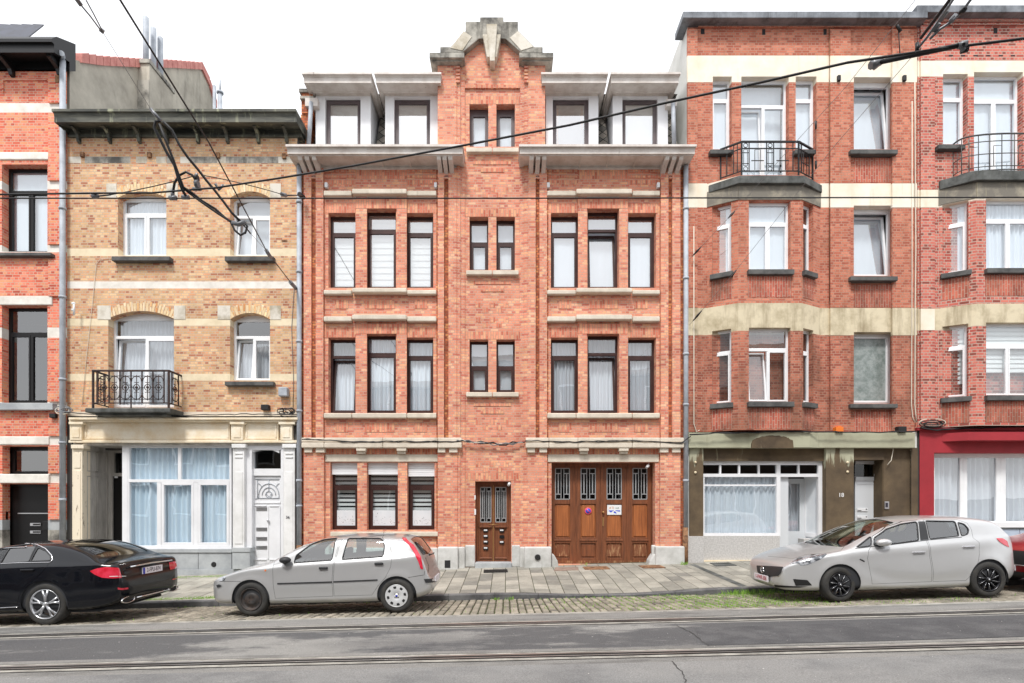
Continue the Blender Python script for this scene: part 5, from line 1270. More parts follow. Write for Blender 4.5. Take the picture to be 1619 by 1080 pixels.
for h, kw in zip(He, (dict(trans=.30,curtain='flat'), dict(trans=.25,cols=2,curtain='flat'), dict(trans=.3,curtain='flat'))): window(he, h, .16, M['pvc_w'], glass='glass_sky', **nl, **kw)
boxes('sill', he, 'sill_dark', [(1484,228,1527,235,-.14,.1)], bevel=.012)
mb = MB(); zt_, zb_ = PZ(214,-.35), PZ(272,-.35)      # curved railing
cx_, r_x, r_y = 13.0, 1.22, .42
arc = lambda t: (cx_ - r_x*math.cos(t), -r_y*math.sin(t)**.5 if 0 < t < math.pi else 0)
T_ = [math.pi*i/36 for i in range(37)]
for z, r in ((zt_,.02),(zt_-.18,.011),(zt_-.5,.011),(zb_+.12,.011),(zb_+.02,.014)): mb.tube([(*arc(t), z) for t in T_], r, 6)
for i, t in enumerate(T_):
    if i % 3 == 0: p_ = arc(t); mb.tube([(*p_, zb_),(*p_, zt_)], .011, 5)
    elif i % 6 == 1: p_ = arc(t); mb.tube([(*p_, zb_+.12),(*p_, zt_-.3)], .008, 5); mb.tube([(*p_, zt_-.3),(*arc(T_[min(i+2,36)]), zt_-.3),(*arc(T_[min(i+2,36)]), zb_+.2)], .008, 5)
obj('railing', mb, M['sill_dark'], balE)
mb = MB()
for T, B in ((40,95.5),(121.5,299.5),(328.5,487.5),(522.5,676)): mb.fb(1456, T, 1478, B, -.05, 0)
obj('pilaster', mb, M['brick_e'], he)
mb = MB()
for T, B in cutsE: mb.fb(1456, T, 1478, B, -.055, 0)
obj('pilaster_band', mb, M['cream_band'], he)
mb = MB(); mb.fb(1452, 22, 1700, 27, -.13, 0); mb.fb(1460, 29, 1700, 33, -.09, 0); mb.fb(1460, 36, 1700, 39, -.05, 0); obj('corbel_course', mb, M['brick_e'], he)
boxes('parapet_coping', he, 'zinc_top', [(1450,8,1760,19,-.28,.4)], bevel=.01)
boxes('vent_hole', he, 'dark_in', [(1571,44,1577,53,-.003,0)]+[(a,87,a+7,89,-.003,0) for a in (1500,1519,1539,1559,1579,1598)])
shell(he, ex0+.01, ex1, PZ(21), yb=9.5)
mb = MB(); wall(mb, PX(1452), 18.2, -.4, PZ(678), [He2], -.04, .3); sfE = obj('red_shopfront', mb, M['red_paint'], he)
mb = MB(); mb.prism([(PX(1489,-.04),-.04),(PX(1530,-.3),-.32),(17.5,-.32),(17.5,-.04)], 'z', PZ(697,-.2), PZ(684,-.2)); mb.fb(1451, 676, 1760, 680, -.1, .1); obj('canopy', mb, M['red_paint'], he, recalc=True)
y_ = .22; mb = MB(); X = lambda p_: PX(p_, y_)
mb.box(He2[0], He2[1], y_, y_+.06, PZ(833,y_), PZ(824,y_)); mb.box(He2[0], He2[1], y_, y_+.06, PZ(724,y_), He2[3]+.01)
for a, b in ((1475,1477.5),(1518,1529),(1575,1590),(1634,1649)): mb.box(X(a), X(b), y_-.005, y_+.06, PZ(824,y_), PZ(724,y_))
mb.box(X(1523)-.006, X(1523)+.006, y_-.01, y_, PZ(824,y_), PZ(724,y_)); mb.box(X(1582)-.006, X(1582)+.006, y_-.01, y_, PZ(824,y_), PZ(724,y_))
w_ = obj('shop_window', mb, M['pvc_w'], he)
mb = MB(); mb.quad((He2[0],y_+.03,He2[2]),(He2[1],y_+.03,He2[2]),(He2[1],y_+.03,He2[3]),(He2[0],y_+.03,He2[3])); obj('pane', mb, M['glass'], w_)
mb = MB(); drape(mb, He2[0], He2[1], He2[2], He2[3], y_+.14, .05, .17); obj('curtain', mb, M['cloth_g'], w_)
boxes('window_board', he, 'white_clean', [(1474,826,1800,834,-.1,.2)]); 
boxes('panel', he, 'bluegrey', [(1474,835,1543,905,-.03-.03,.0),(1544,835,1612,905,-.06,.0),(1613,835,1750,905,-.06,0)], bevel=.006)
boxes('panel_rail', he, 'sill_dark', [(1474,833.5,1800,836,-.09,0)])
# ================================================================ cars
def pchip(pts):
    xs = [p[0] for p in pts]; ys = [p[1] for p in pts]; n = len(xs)
    h = [xs[i+1]-xs[i] for i in range(n-1)]; d = [(ys[i+1]-ys[i])/h[i] for i in range(n-1)]; m = [0]*n
    for i in range(1, n-1):
        if d[i-1]*d[i] > 0: w1, w2 = 2*h[i]+h[i-1], h[i]+2*h[i-1]; m[i] = (w1+w2)/(w1/d[i-1]+w2/d[i])
    m[0], m[-1] = d[0], d[-1]
    def f(x):
        if x <= xs[0]: return ys[0]
        if x >= xs[-1]: return ys[-1]
        i = max(k for k in range(n-1) if xs[k] <= x); t = (x-xs[i])/h[i]
        return (2*t**3-3*t*t+1)*ys[i]+(t**3-2*t*t+t)*h[i]*m[i]+(-2*t**3+3*t*t)*ys[i+1]+(t**3-t*t)*h[i]*m[i+1]
    return f
def to_mesh(bm, name='tmp'):
    me = bpy.data.meshes.new(name); bm.to_mesh(me); return me
def boolean(me, cut_bm, op):
    a = bpy.data.objects.new('a', me); cm = to_mesh(cut_bm); b = bpy.data.objects.new('b', cm)
    COL.objects.link(a); COL.objects.link(b)
    m = a.modifiers.new('b', 'BOOLEAN'); m.operation = op; m.solver = 'EXACT'; m.object = b; m.use_self = True
    dg = bpy.context.evaluated_depsgraph_get(); r = bpy.data.meshes.new_from_object(a.evaluated_get(dg))
    bpy.data.objects.remove(a); bpy.data.objects.remove(b); return r
def prism_bm(polys):
    bm = bmesh.new()
    for poly, axis, a, b in polys:
        mk = {'y': lambda p, t: (p[0], t, p[1]), 'x': lambda p, t: (t, p[0], p[1]), 'z': lambda p, t: (p[0], p[1], t)}[axis]
        v0 = [bm.verts.new(mk(p, a)) for p in poly]; v1 = [bm.verts.new(mk(p, b)) for p in poly]; n = len(poly)
        bm.faces.new(v0); bm.faces.new(v1[::-1])
        for i in range(n): bm.faces.new((v0[i], v1[i], v1[(i+1)%n], v0[(i+1)%n]))
    bmesh.ops.recalc_face_normals(bm, faces=bm.faces); return bm
def inset(poly, d):
    n = len(poly); A = sum(poly[i][0]*poly[(i+1)%n][1]-poly[(i+1)%n][0]*poly[i][1] for i in range(n)); s = 1 if A > 0 else -1; out_ = []
    for i in range(n):
        p0, p1, p2 = Vector(poly[i-1]), Vector(poly[i]), Vector(poly[(i+1)%n])
        a, b = (p1-p0).normalized(), (p2-p1).normalized()
        na, nb = Vector((-a.y, a.x))*s, Vector((-b.y, b.x))*s; m = na+nb
        m = m.normalized() if m.length > 1e-6 else na; k = max(.35, m.dot(na)); out_.append(tuple(p1+m*d/k))
    return out_
def roundpoly(poly, r=.03, n=3):
    out_ = []; N = len(poly)
    for i in range(N):
        p0, p1, p2 = Vector(poly[i-1]), Vector(poly[i]), Vector(poly[(i+1)%N])
        a = p1 + (p0-p1).normalized()*min(r, (p0-p1).length*.45); b = p1 + (p2-p1).normalized()*min(r, (p2-p1).length*.45)
        for k in range(n+1): t = k/n; out_.append(tuple(a*(1-t)**2 + p1*2*t*(1-t) + b*t*t))
    return out_
def paint(name, c, metal=.6, rough=.35):
    m, n, l, p = newmat(name); p.inputs['Base Color'].default_value = rgb(c); p.inputs['Metallic'].default_value = metal; p.inputs['Roughness'].default_value = rough
    p.inputs['Coat Weight'].default_value = 1 if metal else 0; p.inputs['Coat Roughness'].default_value = .12; p.inputs['Specular IOR Level'].default_value = .5
    pos = coords(n, l, src='obj'); dirt = mrange(n, l, noise(n, l, pos.outputs[0], 3, 6, .7), .5, .8, 0, .10)
    l.new(mixc(n, l, dirt, c, tuple(x*.55+.02 for x in c)), p.inputs['Base Color'])
    f = mrange(n, l, noise(n, l, pos.outputs[0], 6, 5), .3, .7, rough-.03, rough+.06); l.new(f, p.inputs['Roughness']); return m
def carglass(name, tint, refl):
    return glassmat(name, tint=tint, refl=refl)
M['paint_punto'] = paint('pale_silver_paint', S(192,193,194), .5, .34)
M['paint_corsa'] = paint('bright_silver_paint', S(202,203,204), .5, .36)
M['paint_black'] = paint('black_lacquer', (.004,.005,.008), 0, .08)
M['paint_red'] = paint('dark_red_paint', S(150,20,30), .2, .35)
M['cglass'] = carglass('car_glass', (.74,.86,.85), .20)
M['cglass_d'] = carglass('tinted_car_glass', (.10,.11,.12), .17)
M['tyre'] = plain('tyre_rubber', S(46,46,46), .8, var=S(62,60,56), vscale=8)
M['chrome'] = plain('chrome', S(225,225,228), .12, metal=1)
M['rim_silver'] = plain('silver_rim', S(200,202,206), .28, metal=.75)
M['rim_cap'] = plain('plastic_hubcap', S(206,208,210), .4, metal=.2)
M['rim_black'] = plain('dark_rim', S(40,40,44), .3, metal=.4)
M['steel_rim'] = plain('rusty_black_steel_rim', S(48,46,46), .6, var=S(66,54,48), vscale=10)
M['brake'] = plain('brake_disc', S(90,86,84), .5, metal=.6)
M['plastic'] = plain('black_bumper_plastic', S(44,45,48), .55)
M['lamp_red'] = plain('red_lamp_glass', S(196,24,44), .12, coat=1, var=S(220,60,84), vscale=9)
M['lamp_clear'] = plain('clear_lamp_glass', S(196,200,206), .08, metal=.3, var=S(90,94,100), vscale=10, vr=(.45,.55), coat=1)
M['seat'] = plain('seat_cloth', S(50,52,56), .9)
M['plate_w'] = plain('plate_white', S(232,228,234), .5)
M['plate_b'] = plain('plate_blue', S(40,50,170), .5)
class Car:
    def __init__(s, name, label, W, prof, floor, belt, hw, mat, near, x0, roll, lean=.42, cr=.10, crown=.035, zfull=.5, belt0=.9, group='cars parked along the kerb', n=92, tumble=.05, creases=(), arcs=()):
        s.W = W; s.mat = mat; s.creases = [(pchip(c[0]), *c[1:]) for c in creases]; s.arcs = arcs; s.xa, s.xb = prof[0][0], prof[-1][0]
        s.top, s.bot, s.belt, s.hw = pchip(prof), pchip(floor), pchip(belt), pchip(hw)
        yw = near + W                                      # near = world Y of the near flank
        s.root = thing(name, label, 'car', (x0[0], yw, x0[1]), group)
        s.root.rotation_euler = (0, -roll, 0)
        s.Mw = Matrix.Translation((x0[0], yw, x0[1])) @ Matrix.Rotation(-roll, 4, 'Y'); s.Mi = s.Mw.inverted()
        bm = bmesh.new(); rings = []
        L_ = s.xb-s.xa
        ts = [0.5-0.5*math.cos(math.pi*i/n) for i in range(n+1)]; ts = [lerp(t, i/n, .45) for i, t in enumerate(ts)]
        for t in ts:
            x = s.xa+L_*t; zb, zt, w_, be = s.bot(x), s.top(x), s.hw(x), s.belt(x)
            zE = zt - crown*min(1, max(0, (zt-zb-.1)/.5)); beE = min(be, zE-.03)
            sec = [(0,zb),(w_*.5,zb),(w_*.86,zb),(w_*.945,zb+.025)]
            zs0 = zb+.07
            for k in range(17):
                z = lerp(zs0, beE, k/16)
                if z < zfull: y = w_*(1-.045*((zfull-z)/(zfull-zb+1e-6))**2)
                else: y = w_*(1-tumble*((z-zfull)/(belt0-zfull))**1.8)
                for zf_, amp, wd_, xa_, xb_ in s.creases:
                    y += amp*math.exp(-((z-zf_(x))/wd_)**2)*max(0, min(1, (x-xa_)/.3, (xb_-x)/.3))
                for cx_, cz_, rr_ in s.arcs:
                    dd = math.hypot(x-cx_, z-cz_); y += .016*math.exp(-((dd-rr_-.015)/.045)**2)
                sec.append((y, z))
            yb_ = sec[-1][0]; hgt = max(0, zE-beE); r_ = min(cr, .04+hgt*.6)
            ln = lambda z: yb_ - .018*min(1, hgt/.1) - lean*(z-beE)
            zc = zE; yc = ln(zc)
            for k in range(1, 6): z = lerp(beE+.012, max(beE+.014, zc-r_*.8), (k-1)/4 if hgt > r_ else (k-1)/4); sec.append((ln(z), z))
            P0, P1, P2 = Vector(sec[-1]), Vector((yc, zc)), Vector((yc-r_*1.5, zc+crown*.15))
            for k in range(1, 6): t2 = k/5; q = P0*(1-t2)**2+P1*2*t2*(1-t2)+P2*t2*t2; sec.append((q.x, q.y))
            for k in range(1, 6): u = 1-k/5; sec.append((P2.x*u, lerp(zt, P2.y, u*u)))
            if s.hw(x) < 1e-4: pass
            half = sec; ring = [(x, -y, z) for y, z in half] + [(x, y, z) for y, z in half[-2:0:-1]]
            rings.append([bm.verts.new(p) for p in ring])
        m = len(rings[0])
        for a, b in zip(rings, rings[1:]):
            for k in range(m): bm.faces.new((a[k], a[(k+1)%m], b[(k+1)%m], b[k]))
        for rg in (rings[0], rings[-1]):
            c = bm.verts.new(sum((v.co for v in rg), Vector())/m)
            for k in range(m): bm.faces.new((rg[k], rg[(k+1)%m], c))
        bmesh.ops.recalc_face_normals(bm, faces=bm.faces)
        for k in range(2): bmesh.ops.smooth_vert(bm, verts=bm.verts, factor=.5, use_axis_x=True, use_axis_y=True, use_axis_z=True)
        bm.normal_update(); s.bm0 = bm; s.cache = {}
        s.kd = KDTree(len(bm.verts)); s.nrm = []
        for i, v in enumerate(bm.verts): s.kd.insert(v.co, i); s.nrm.append(v.normal.copy())
        s.kd.balance()
    def S(s, off=0):
        if off not in s.cache:
            b = s.bm0.copy(); b.normal_update()
            for v, n0 in [(v, v.normal.copy()) for v in b.verts]: v.co += n0*off
            s.cache[off] = (to_mesh(b), BVHTree.FromBMesh(b)); b.free()
        return s.cache[off]
    def hit(s, px, py):
        o = s.Mi @ Vector((0,-CAMD,HC)); d = (s.Mi.to_3x3() @ Vector(((px-CXP)/FPX, 1, (HYP-py)/FPX))).normalized()
        h = s.S()[1].ray_cast(o, d)
        if h[0]: return h[0]
        t = (-s.W*.8 - o.y)/d.y; p = o+d*t; q = s.S()[1].find_nearest(p)[0]; return q
    def local(s, pts, axis='y'):
        out_ = []
        for p in pts:
            h = s.hit(*p); out_.append({'y': (h.x,h.z), 'x': (h.y,h.z), 'z': (h.x,h.y)}[axis])
        return out_
    def skin(s, name, polys, mat, off=0, parent=None, sub=(), solid=0, angle=35):
        """surface of the body inside prisms (or the whole body), less the sub prisms"""
        me, bv = s.S(off); me = me.copy()
        if polys: me = boolean(me, prism_bm(polys), 'INTERSECT')
        for g in sub: me = boolean(me, g if isinstance(g, bmesh.types.BMesh) else prism_bm(g), 'DIFFERENCE')
        bm = bmesh.new(); bm.from_mesh(me)
        kill = [f for f in bm.faces if (lambda c: (bv.find_nearest(c)[3] or 0) > .0045)(f.calc_center_median())]
        bmesh.ops.delete(bm, geom=kill, context='FACES')
        bmesh.ops.remove_doubles(bm, verts=bm.verts, dist=.0015); bmesh.ops.dissolve_degenerate(bm, edges=bm.edges, dist=.0015)
        res = bpy.data.meshes.new(name); bm.to_mesh(res); bm.free(); res.materials.clear()
        finish(res, M[mat] if isinstance(mat, str) else mat, angle)
        o = bpy.data.objects.new(name, res); COL.objects.link(o); o.parent = parent or s.root
        nr = []
        for v in res.vertices:                            # smooth normals of the undivided body
            w_s = Vector((0,0,0))
            for co, i, dd in s.kd.find_n(v.co, 5): w_s += s.nrm[i]/(dd*dd+1e-6)
            nr.append(w_s.normalized())
        res.shade_smooth(); res.normals_split_custom_set_from_vertices(nr)
        return o
    def part(s, name, mb, mat, parent=None, **k): return obj(name, mb, M[mat], parent or s.root, local=True, **k)
    def ray_tube(s, pts, r, lift=.003, n=5):
        mb = MB(); P = []
        for a, b in zip(pts, pts[1:]):
            k = max(1, int(math.hypot(b[0]-a[0], b[1]-a[1])/3))
            for i in range(k): P.append(s.hit(lerp(a[0],b[0],i/k), lerp(a[1],b[1],i/k)))
        P.append(s.hit(*pts[-1])); mb.tube([p + Vector((0,-lift,0)) for p in P], r, n); return mb
    def wheel(s, x, z, Rt, rr, style, wid=.2, steer=0, side=-1, inx=.015):
        yo = side*(s.W-inx); sgn = side
        def T(mb): mb.M = Matrix.Translation((x, yo, z)) @ Matrix.Rotation(R(steer), 4, 'Z') @ Matrix.Scale(-sgn, 4, (0,1,0)); return mb
        # local: y=0 outer face, +y inwards
        mb = T(MB()); mb.lathe([(0,.09),(rr*.72,.09),(rr*.72,.10),(0,.10)], (0,0,0), n=24); w_ = s.part('wheel', mb, 'brake')
        mb = T(MB()); mb.lathe([(rr,.03),(rr+.008,.012),(rr+.03,.004),(Rt-.04,.0),(Rt-.012,.014),(Rt,.035),(Rt+.002,wid/2),(Rt,wid-.035),(Rt-.012,wid-.01),(rr+.02,wid),(rr,wid-.02)], (0,0,0), n=48)
        for q in (-.03,.03): pass
        s.part('tyre', mb, 'tyre', w_)
        mb = T(MB()); mb.lathe([(rr,.008),(rr+.008,.002),(rr-.004,.006),(rr-.014,.03),(rr-.02,.15)], (0,0,0), n=40)
        if style == 'split5':
            for k in range(5):
                for dq in (-.19,.19):
                    a = R(90+72*k+ (0)); a1, a2 = a+dq*.25, a+dq
                    p = [(.035,a1),(rr-.008,a2)]
                    mb.tube([(p[0][0]*math.cos(a), .02, p[0][0]*math.sin(a)), (rr*.5*math.cos(a+dq*.55), .014, rr*.5*math.sin(a+dq*.55)), ((rr-.01)*math.cos(a2), .02, (rr-.01)*math.sin(a2))], [.02,.014,.021], 6)
            mb.lathe([(0,.0),(.03,.002),(.036,.012),(.036,.05)], (0,0,0), n=16)
            s.part('rim', mb, 'rim_silver', w_)
            for k in range(5):
                q = T(MB()); a = R(90+36+72*k); q.ball((.055*math.cos(a), .018, .055*math.sin(a)), .008, 6); s.part('wheel_bolt', q, 'brake', w_)
        elif style == 'multi':
            for k in range(10):
                a = R(36*k+8); tw = R(10)
                q = [(.04*math.cos(a-tw), .02, .04*math.sin(a-tw)),(.04*math.cos(a+tw), .02, .04*math.sin(a+tw)),((rr-.006)*math.cos(a+R(15)),.012,(rr-.006)*math.sin(a+R(15))),((rr-.006)*math.cos(a+R(7)),.012,(rr-.006)*math.sin(a+R(7)))]
                q2 = [(p[0],p[1]+.03,p[2]) for p in q]; mb.add(q+q2, [(0,1,2,3),(7,6,5,4),(0,4,5,1),(1,5,6,2),(2,6,7,3),(3,7,4,0)])
            mb.lathe([(0,.0),(.03,.002),(.045,.014),(.045,.05)], (0,0,0), n=16)
            s.part('rim', mb, 'rim_black', w_, recalc=True)
            q = T(MB())
            for k in range(10):
                a = R(36*k+8+10.5); q.tube([(.06*math.cos(a-R(3)), .013, .06*math.sin(a-R(3))),((rr-.02)*math.cos(a+R(4)), .008, (rr-.02)*math.sin(a+R(4)))], [.002,.004], 4)
            q.lathe([(0,-.004),(.013,-.003),(.014,.003)], (0,0,0), n=12); s.part('polished_edge', q, 'rim_silver', w_)
        elif style == 'steel':
            mb.lathe([(0,.03),(.035,.03),(.05,.022),(.085,.020),(.10,.03),(rr*.74,.05),(rr*.86,.045),(rr-.014,.035)], (0,0,0), n=32)
            s.part('rim', mb, 'steel_rim', w_)
            q = T(MB())
            for k in range(12): a = R(30*k); q.lathe([(0,0),(.013,.0)], (rr*.72*math.cos(a),.046,rr*.72*math.sin(a)), n=8)
            for k in range(4): a = R(90*k+45); q.lathe([(0,0),(.010,.0)], (.045*math.cos(a),.020,.045*math.sin(a)), n=8)
            s.part('rim_hole', q, 'black', w_)
        else:
            mb.lathe([(0,.004),(.03,.004),(.034,.012),(.05,.012),(.062,.004),(rr*.62,.0),(rr*.9,.004),(rr,.008)], (0,0,0), n=40)
            s.part('hubcap', mb, 'rim_cap', w_)
            q = T(MB())
            for k in range(8):
                a = R(45*k+10); c_, r1 = (rr*.78*math.cos(a), -.001+.004, rr*.78*math.sin(a)), .016
                pts = [(c_[0]+math.cos(a)*u-math.sin(a)*v, .0005, c_[2]+math.sin(a)*u+math.cos(a)*v) for u, v in ((-.022,-.02),(.014,-.028),(.02,0),(.014,.028),(-.022,.02))]
                q.add(pts, [(0,1,2,3,4)])
            for k in range(4): a = R(90*k+45); q.lathe([(0,0),(.009,.0)], (.042*math.cos(a),.0105,.042*math.sin(a)), n=8)
            s.part('hubcap_hole', q, 'black', w_)
            q = T(MB()); q.lathe([(0,-.002),(.018,-.001),(.02,.004)], (0,0,0), n=16); s.part('centre_badge', q, 'plate_b', w_)
        return w_
    def build(s, wheels, win, wscreen, rscreen, doors, arch, glass='cglass', side_cut=True, grille=None):
        s.win = win
        wprs = [(roundpoly(w_, .03), 'y', -1.4, 1.4) for w_ in win]
        scr = [(roundpoly(p, .06), 'z', zlo, 2.2) for p, zlo in ((wscreen[0], wscreen[1]), (rscreen[0], rscreen[1])) if p]
        ab = bmesh.new()
        for wx, wz, *_ in wheels:
            for sg in (-1, 1):
                r = bmesh.ops.create_cone(ab, cap_ends=True, segments=48, radius1=arch, radius2=arch, depth=.7, matrix=Matrix.Translation((wx, sg*(s.W+.12), wz+.01)) @ Matrix.Rotation(R(90), 4, 'X'))
        bmesh.ops.recalc_face_normals(ab, faces=ab.faces)
        dprs = [(d, 'y', -1.4, -.25) for d in doors]
        cuts = [wprs, scr, ab.copy()] + [[d] for d in dprs]
        s.body = s.skin('body', None, s.mat, 0, None, [c for c in cuts if c], solid=.022)
        if doors: s.skin('cabin_lining', None, 'seat', -.03, None, [wprs + scr])
        for d in doors:
            s.skin('door', [(inset(d, .0045), 'y', -1.4, -.25)], s.mat, 0, None, [wprs, ab.copy()], solid=.02)
        for w_ in win:
            mb = MB(); pts = []
            rp_ = roundpoly(w_, .03); rp_ = rp_ + [rp_[0]]
            for a, b in zip(rp_, rp_[1:]):
                k = max(1, int(math.hypot(b[0]-a[0], b[1]-a[1])/.05))
                for i in range(k):
                    q = Vector((lerp(a[0],b[0],i/k), -1.6, lerp(a[1],b[1],i/k))); h = s.S()[1].ray_cast(q, Vector((0,1,0)))
                    if h[0]: pts.append(h[0]+Vector((0,.004,0)))
            if len(pts) > 3: pts.append(pts[0]); mb.tube(pts, .011, 6, False); s.part('window_seal', mb, 'plastic')
        for w_ in win:
            for y0, y1 in ((-1.4,-.1),(.1,1.4)): s.skin('side_window', [(inset(roundpoly(w_, .03), -.006), 'y', y0, y1)], glass, -.008)
        for (p, z_), nm in ((wscreen, 'windscreen'), (rscreen, 'rear_window')):
            if p: s.skin(nm, [(inset(roundpoly(p, .06), -.008), 'z', z_-.02, 2.2)], glass if nm == 'windscreen' else 'cglass_d', -.008)
        for wx, wz, *_ in wheels:
            for sg in (-1, 1):
                mb = MB(); mb.M = Matrix.Translation((wx, 0, wz+.01)); y1, y0 = sg*(s.W-.035), sg*(s.W-.30)
                mb.lathe([(arch+.004, y1), (arch+.004, y0), (.0, y0)], (0,0,0), n=28, a0=-12, a1=192); s.part('wheel_well', mb, 'dark_in')
        for wx, wz, Rt, rr, style, st_ in wheels:
            s.wheel(wx, wz, Rt, rr, style, steer=st_); s.wheel(wx, wz, Rt, rr, style, steer=st_, side=1)
    def interior(s, xd, xs, xr, belt, zf=.25, W=None, wheel_at=None):
        W = W or s.W-.14; mb = MB()
        mb.box(s.xa+.5, s.xb-.35, -W, W, zf-.05, zf); mb.box(xd-.35, xd, -W, W, zf, belt-.03); mb.box(xr, xr+.35, -W, W, zf, belt-.12)
        s.part('cabin_floor', mb, 'seat', bevel=.03)
        for xx in (xs,):
            for yy in (-.36, .36):
                q = MB(); q.M = Matrix.Translation((xx, yy, zf)) @ Matrix.Rotation(R(12), 4, 'Y')
                q.box(-.03, .1, -.22, .22, .1, belt-zf+.05); q.box(-.01, .08, -.13, .13, belt-zf+.08, belt-zf+.26); q.box(-.5, 0, -.22, .22, .05, .25); s.part('seat', q, 'seat', bevel=.04)
        q = MB(); q.M = Matrix.Translation((xr-.05, 0, zf)) @ Matrix.Rotation(R(12), 4, 'Y'); q.box(0, .1, -W+.08, W-.08, .1, belt-zf+.03)
        for yy in (-.36, .36): q.box(.02, .1, yy-.11, yy+.11, belt-zf+.05, belt-zf+.16)
        s.part('seat', q, 'seat', bevel=.04)
        q = MB(); q.M = Matrix.Translation((xd+.16, -.36, belt-.05)) @ Matrix.Rotation(R(-65), 4, 'Y')
        q.tube([(.18*math.cos(t*math.pi/12), .18*math.sin(t*math.pi/12), 0) for t in range(25)], .014, 6); q.tube([(0,-.17,0),(0,.17,0)], .018, 6); q.tube([(0,0,0),(.0,0,-.25)], .02, 6); s.part('steering_wheel', q, 'black')
def mirror(car, px, py, w_, h_, mat, stalk=True, dy=-.10):
    p = car.hit(px, py); mb = MB(); mb.ball((p.x, p.y+dy, p.z), 1, 14, (w_/2, .075, h_/2))
    o = car.part('wing_mirror', mb, mat, smooth_dummy=None) if False else obj('wing_mirror', mb, M[mat], car.root, local=True)
    if stalk: q = MB(); q.tube([(p.x-.02, p.y+dy*.9, p.z-h_*.35),(p.x-.05, p.y+.06, p.z-h_*.55)], .03, 8); obj('mirror_foot', q, M['plastic'], o, local=True)
def handle(car, a, b, mat, th=.022, depth=.03):
    p, q = car.hit(*a), car.hit(*b); mb = MB(); v = (q-p); L_ = v.length
    mb.M = Matrix.Translation(p.lerp(q,.5)) @ Matrix.Rotation(-math.atan2(v.z, v.x), 4, 'Y')
    mb.box(-L_/2, L_/2, -depth, .005, -th, th); o = car.part('door_handle', mb, mat, bevel=.012)
def wedge(car, name, pix, mat, off=.005, axis='y', rng=(-1.4,-.15), parent=None, rnd=.015):
    poly = car.local(pix, axis)
    return car.skin(name, [(roundpoly(poly, rnd, 2), axis, rng[0], rng[1])], mat, off, parent)

# ---------------- pale silver hatchback in the middle
k1 = lambda *ps: [(320+a/4.0475, 820+b/4.0475) for a, b in ps]
Wp = .83; xw = PX(396,-5.1); zw_ = zr(xw,-5.1); xw2 = PX(630,-5.1)
roll = math.atan2(zr(xw2,-5.1)-zw_, xw2-xw)
punto = Car('parked_hatchback', 'pale silver hatchback with black side strips and one missing hubcap', Wp,
  [(-.77,.40),(-.755,.52),(-.70,.61),(-.55,.69),(-.2,.80),(.22,.895),(.45,1.01),(.8,1.18),(1.15,1.275),(1.6,1.315),(2.1,1.305),(2.55,1.27),(2.68,1.235),(2.80,1.08),(2.90,.90),(2.955,.75),(2.98,.60),(3.03,.55),(3.05,.45)],
  [(-.77,.27),(-.6,.19),(-.3,.18),(.5,.17),(2.0,.17),(2.7,.20),(2.95,.26),(3.05,.34)],
  [(-.8,.70),(.2,.80),(.6,.845),(1.5,.88),(2.4,.93),(2.8,.96),(3.05,.96)],
  [(-.77,.52),(-.73,.62),(-.62,.715),(-.4,.78),(0,.815),(.6,.83),(2.0,.83),(2.6,.80),(2.85,.75),(2.98,.69),(3.05,.60)],
  'paint_punto', -5.1, (xw, zw_), roll, lean=.36, cr=.10, tumble=.045, arcs=((0,.295,.325),(2.46,.295,.325)), creases=(([(-.5,.70),(.5,.80),(3,.90)], .010, .05, -.5, 2.9),([(-.5,.36),(3,.38)], -.010, .06, .3, 2.2)))
wf = punto.local(k1((585,283),(600,235),(700,163),(780,134),(866,124),(828,266)))
wr = punto.local(k1((936,126),(1138,126),(1157,140),(1165,175),(1155,243),(893,262)))
wf[1] = (wf[1][0]+.0, wf[1][1])
df = punto.local(k1((470,250),(560,185),(680,135),(790,108),(893,100),(868,180),(836,300),(830,400),(836,497),(466,511),(452,420),(449,330)))
dr_ = punto.local(k1((905,98),(1165,104),(1200,170),(1216,240),(1205,310),(1170,380),(1125,430),(1085,490),(842,496),(837,400),(842,300),(872,185)))
ws_p = [(.36,-.56),(.30,0),(.36,.56),(1.08,.52),(1.12,0),(1.08,-.52)]
rs_p = [(2.66,-.50),(2.68,.50),(2.87,.55),(2.895,0),(2.87,-.55)]
punto.build([(0,.285,.285,.185,'steel',-3),(2.46,.285,.285,.185,'cap',0)], [wf, wr], (ws_p,.86), (rs_p,.9), [df, dr_], .325)
for o in list(punto.root.children):
    if o.name.startswith('side_window'): pass
punto.interior(.62, 1.35, 2.05, .86)
wedge(punto, 'side_strip', k1((480,412),(832,401),(832,411),(480,421)), 'plastic', .010, rnd=.003)
wedge(punto, 'side_strip', k1((840,400),(1122,388),(1122,397),(840,409)), 'plastic', .010, rnd=.003)
wedge(punto, 'rear_lamp', k1((1286,114),(1312,118),(1352,165),(1388,220),(1408,240),(1414,326),(1396,320),(1384,280),(1362,232),(1322,168)), 'lamp_red', .008)
wedge(punto, 'headlight', k1((112,398),(128,372),(148,362),(152,372),(140,398)), 'lamp_clear', .005, rnd=.006)
wedge(punto, 'front_bumper_strip', k1((92,424),(108,420),(124,426),(118,438),(96,442)), 'plastic', .014, rnd=.004)
wedge(punto, 'rear_bumper_strip', k1((1402,388),(1470,380),(1528,370),(1530,392),(1500,402),(1416,412)), 'plastic', .014, 'x', (2.5,3.3), rnd=.004)
wedge(punto, 'side_repeater', k1((397,328),(410,326),(408,336),(400,338)), 'orange', .006, rnd=.004)
handle(punto, *k1((747,317),(803,316)), 'plastic'); handle(punto, *k1((1102,289),(1158,287)), 'plastic')
mirror(punto, *k1((545,262))[0], .20, .115, 'plastic')
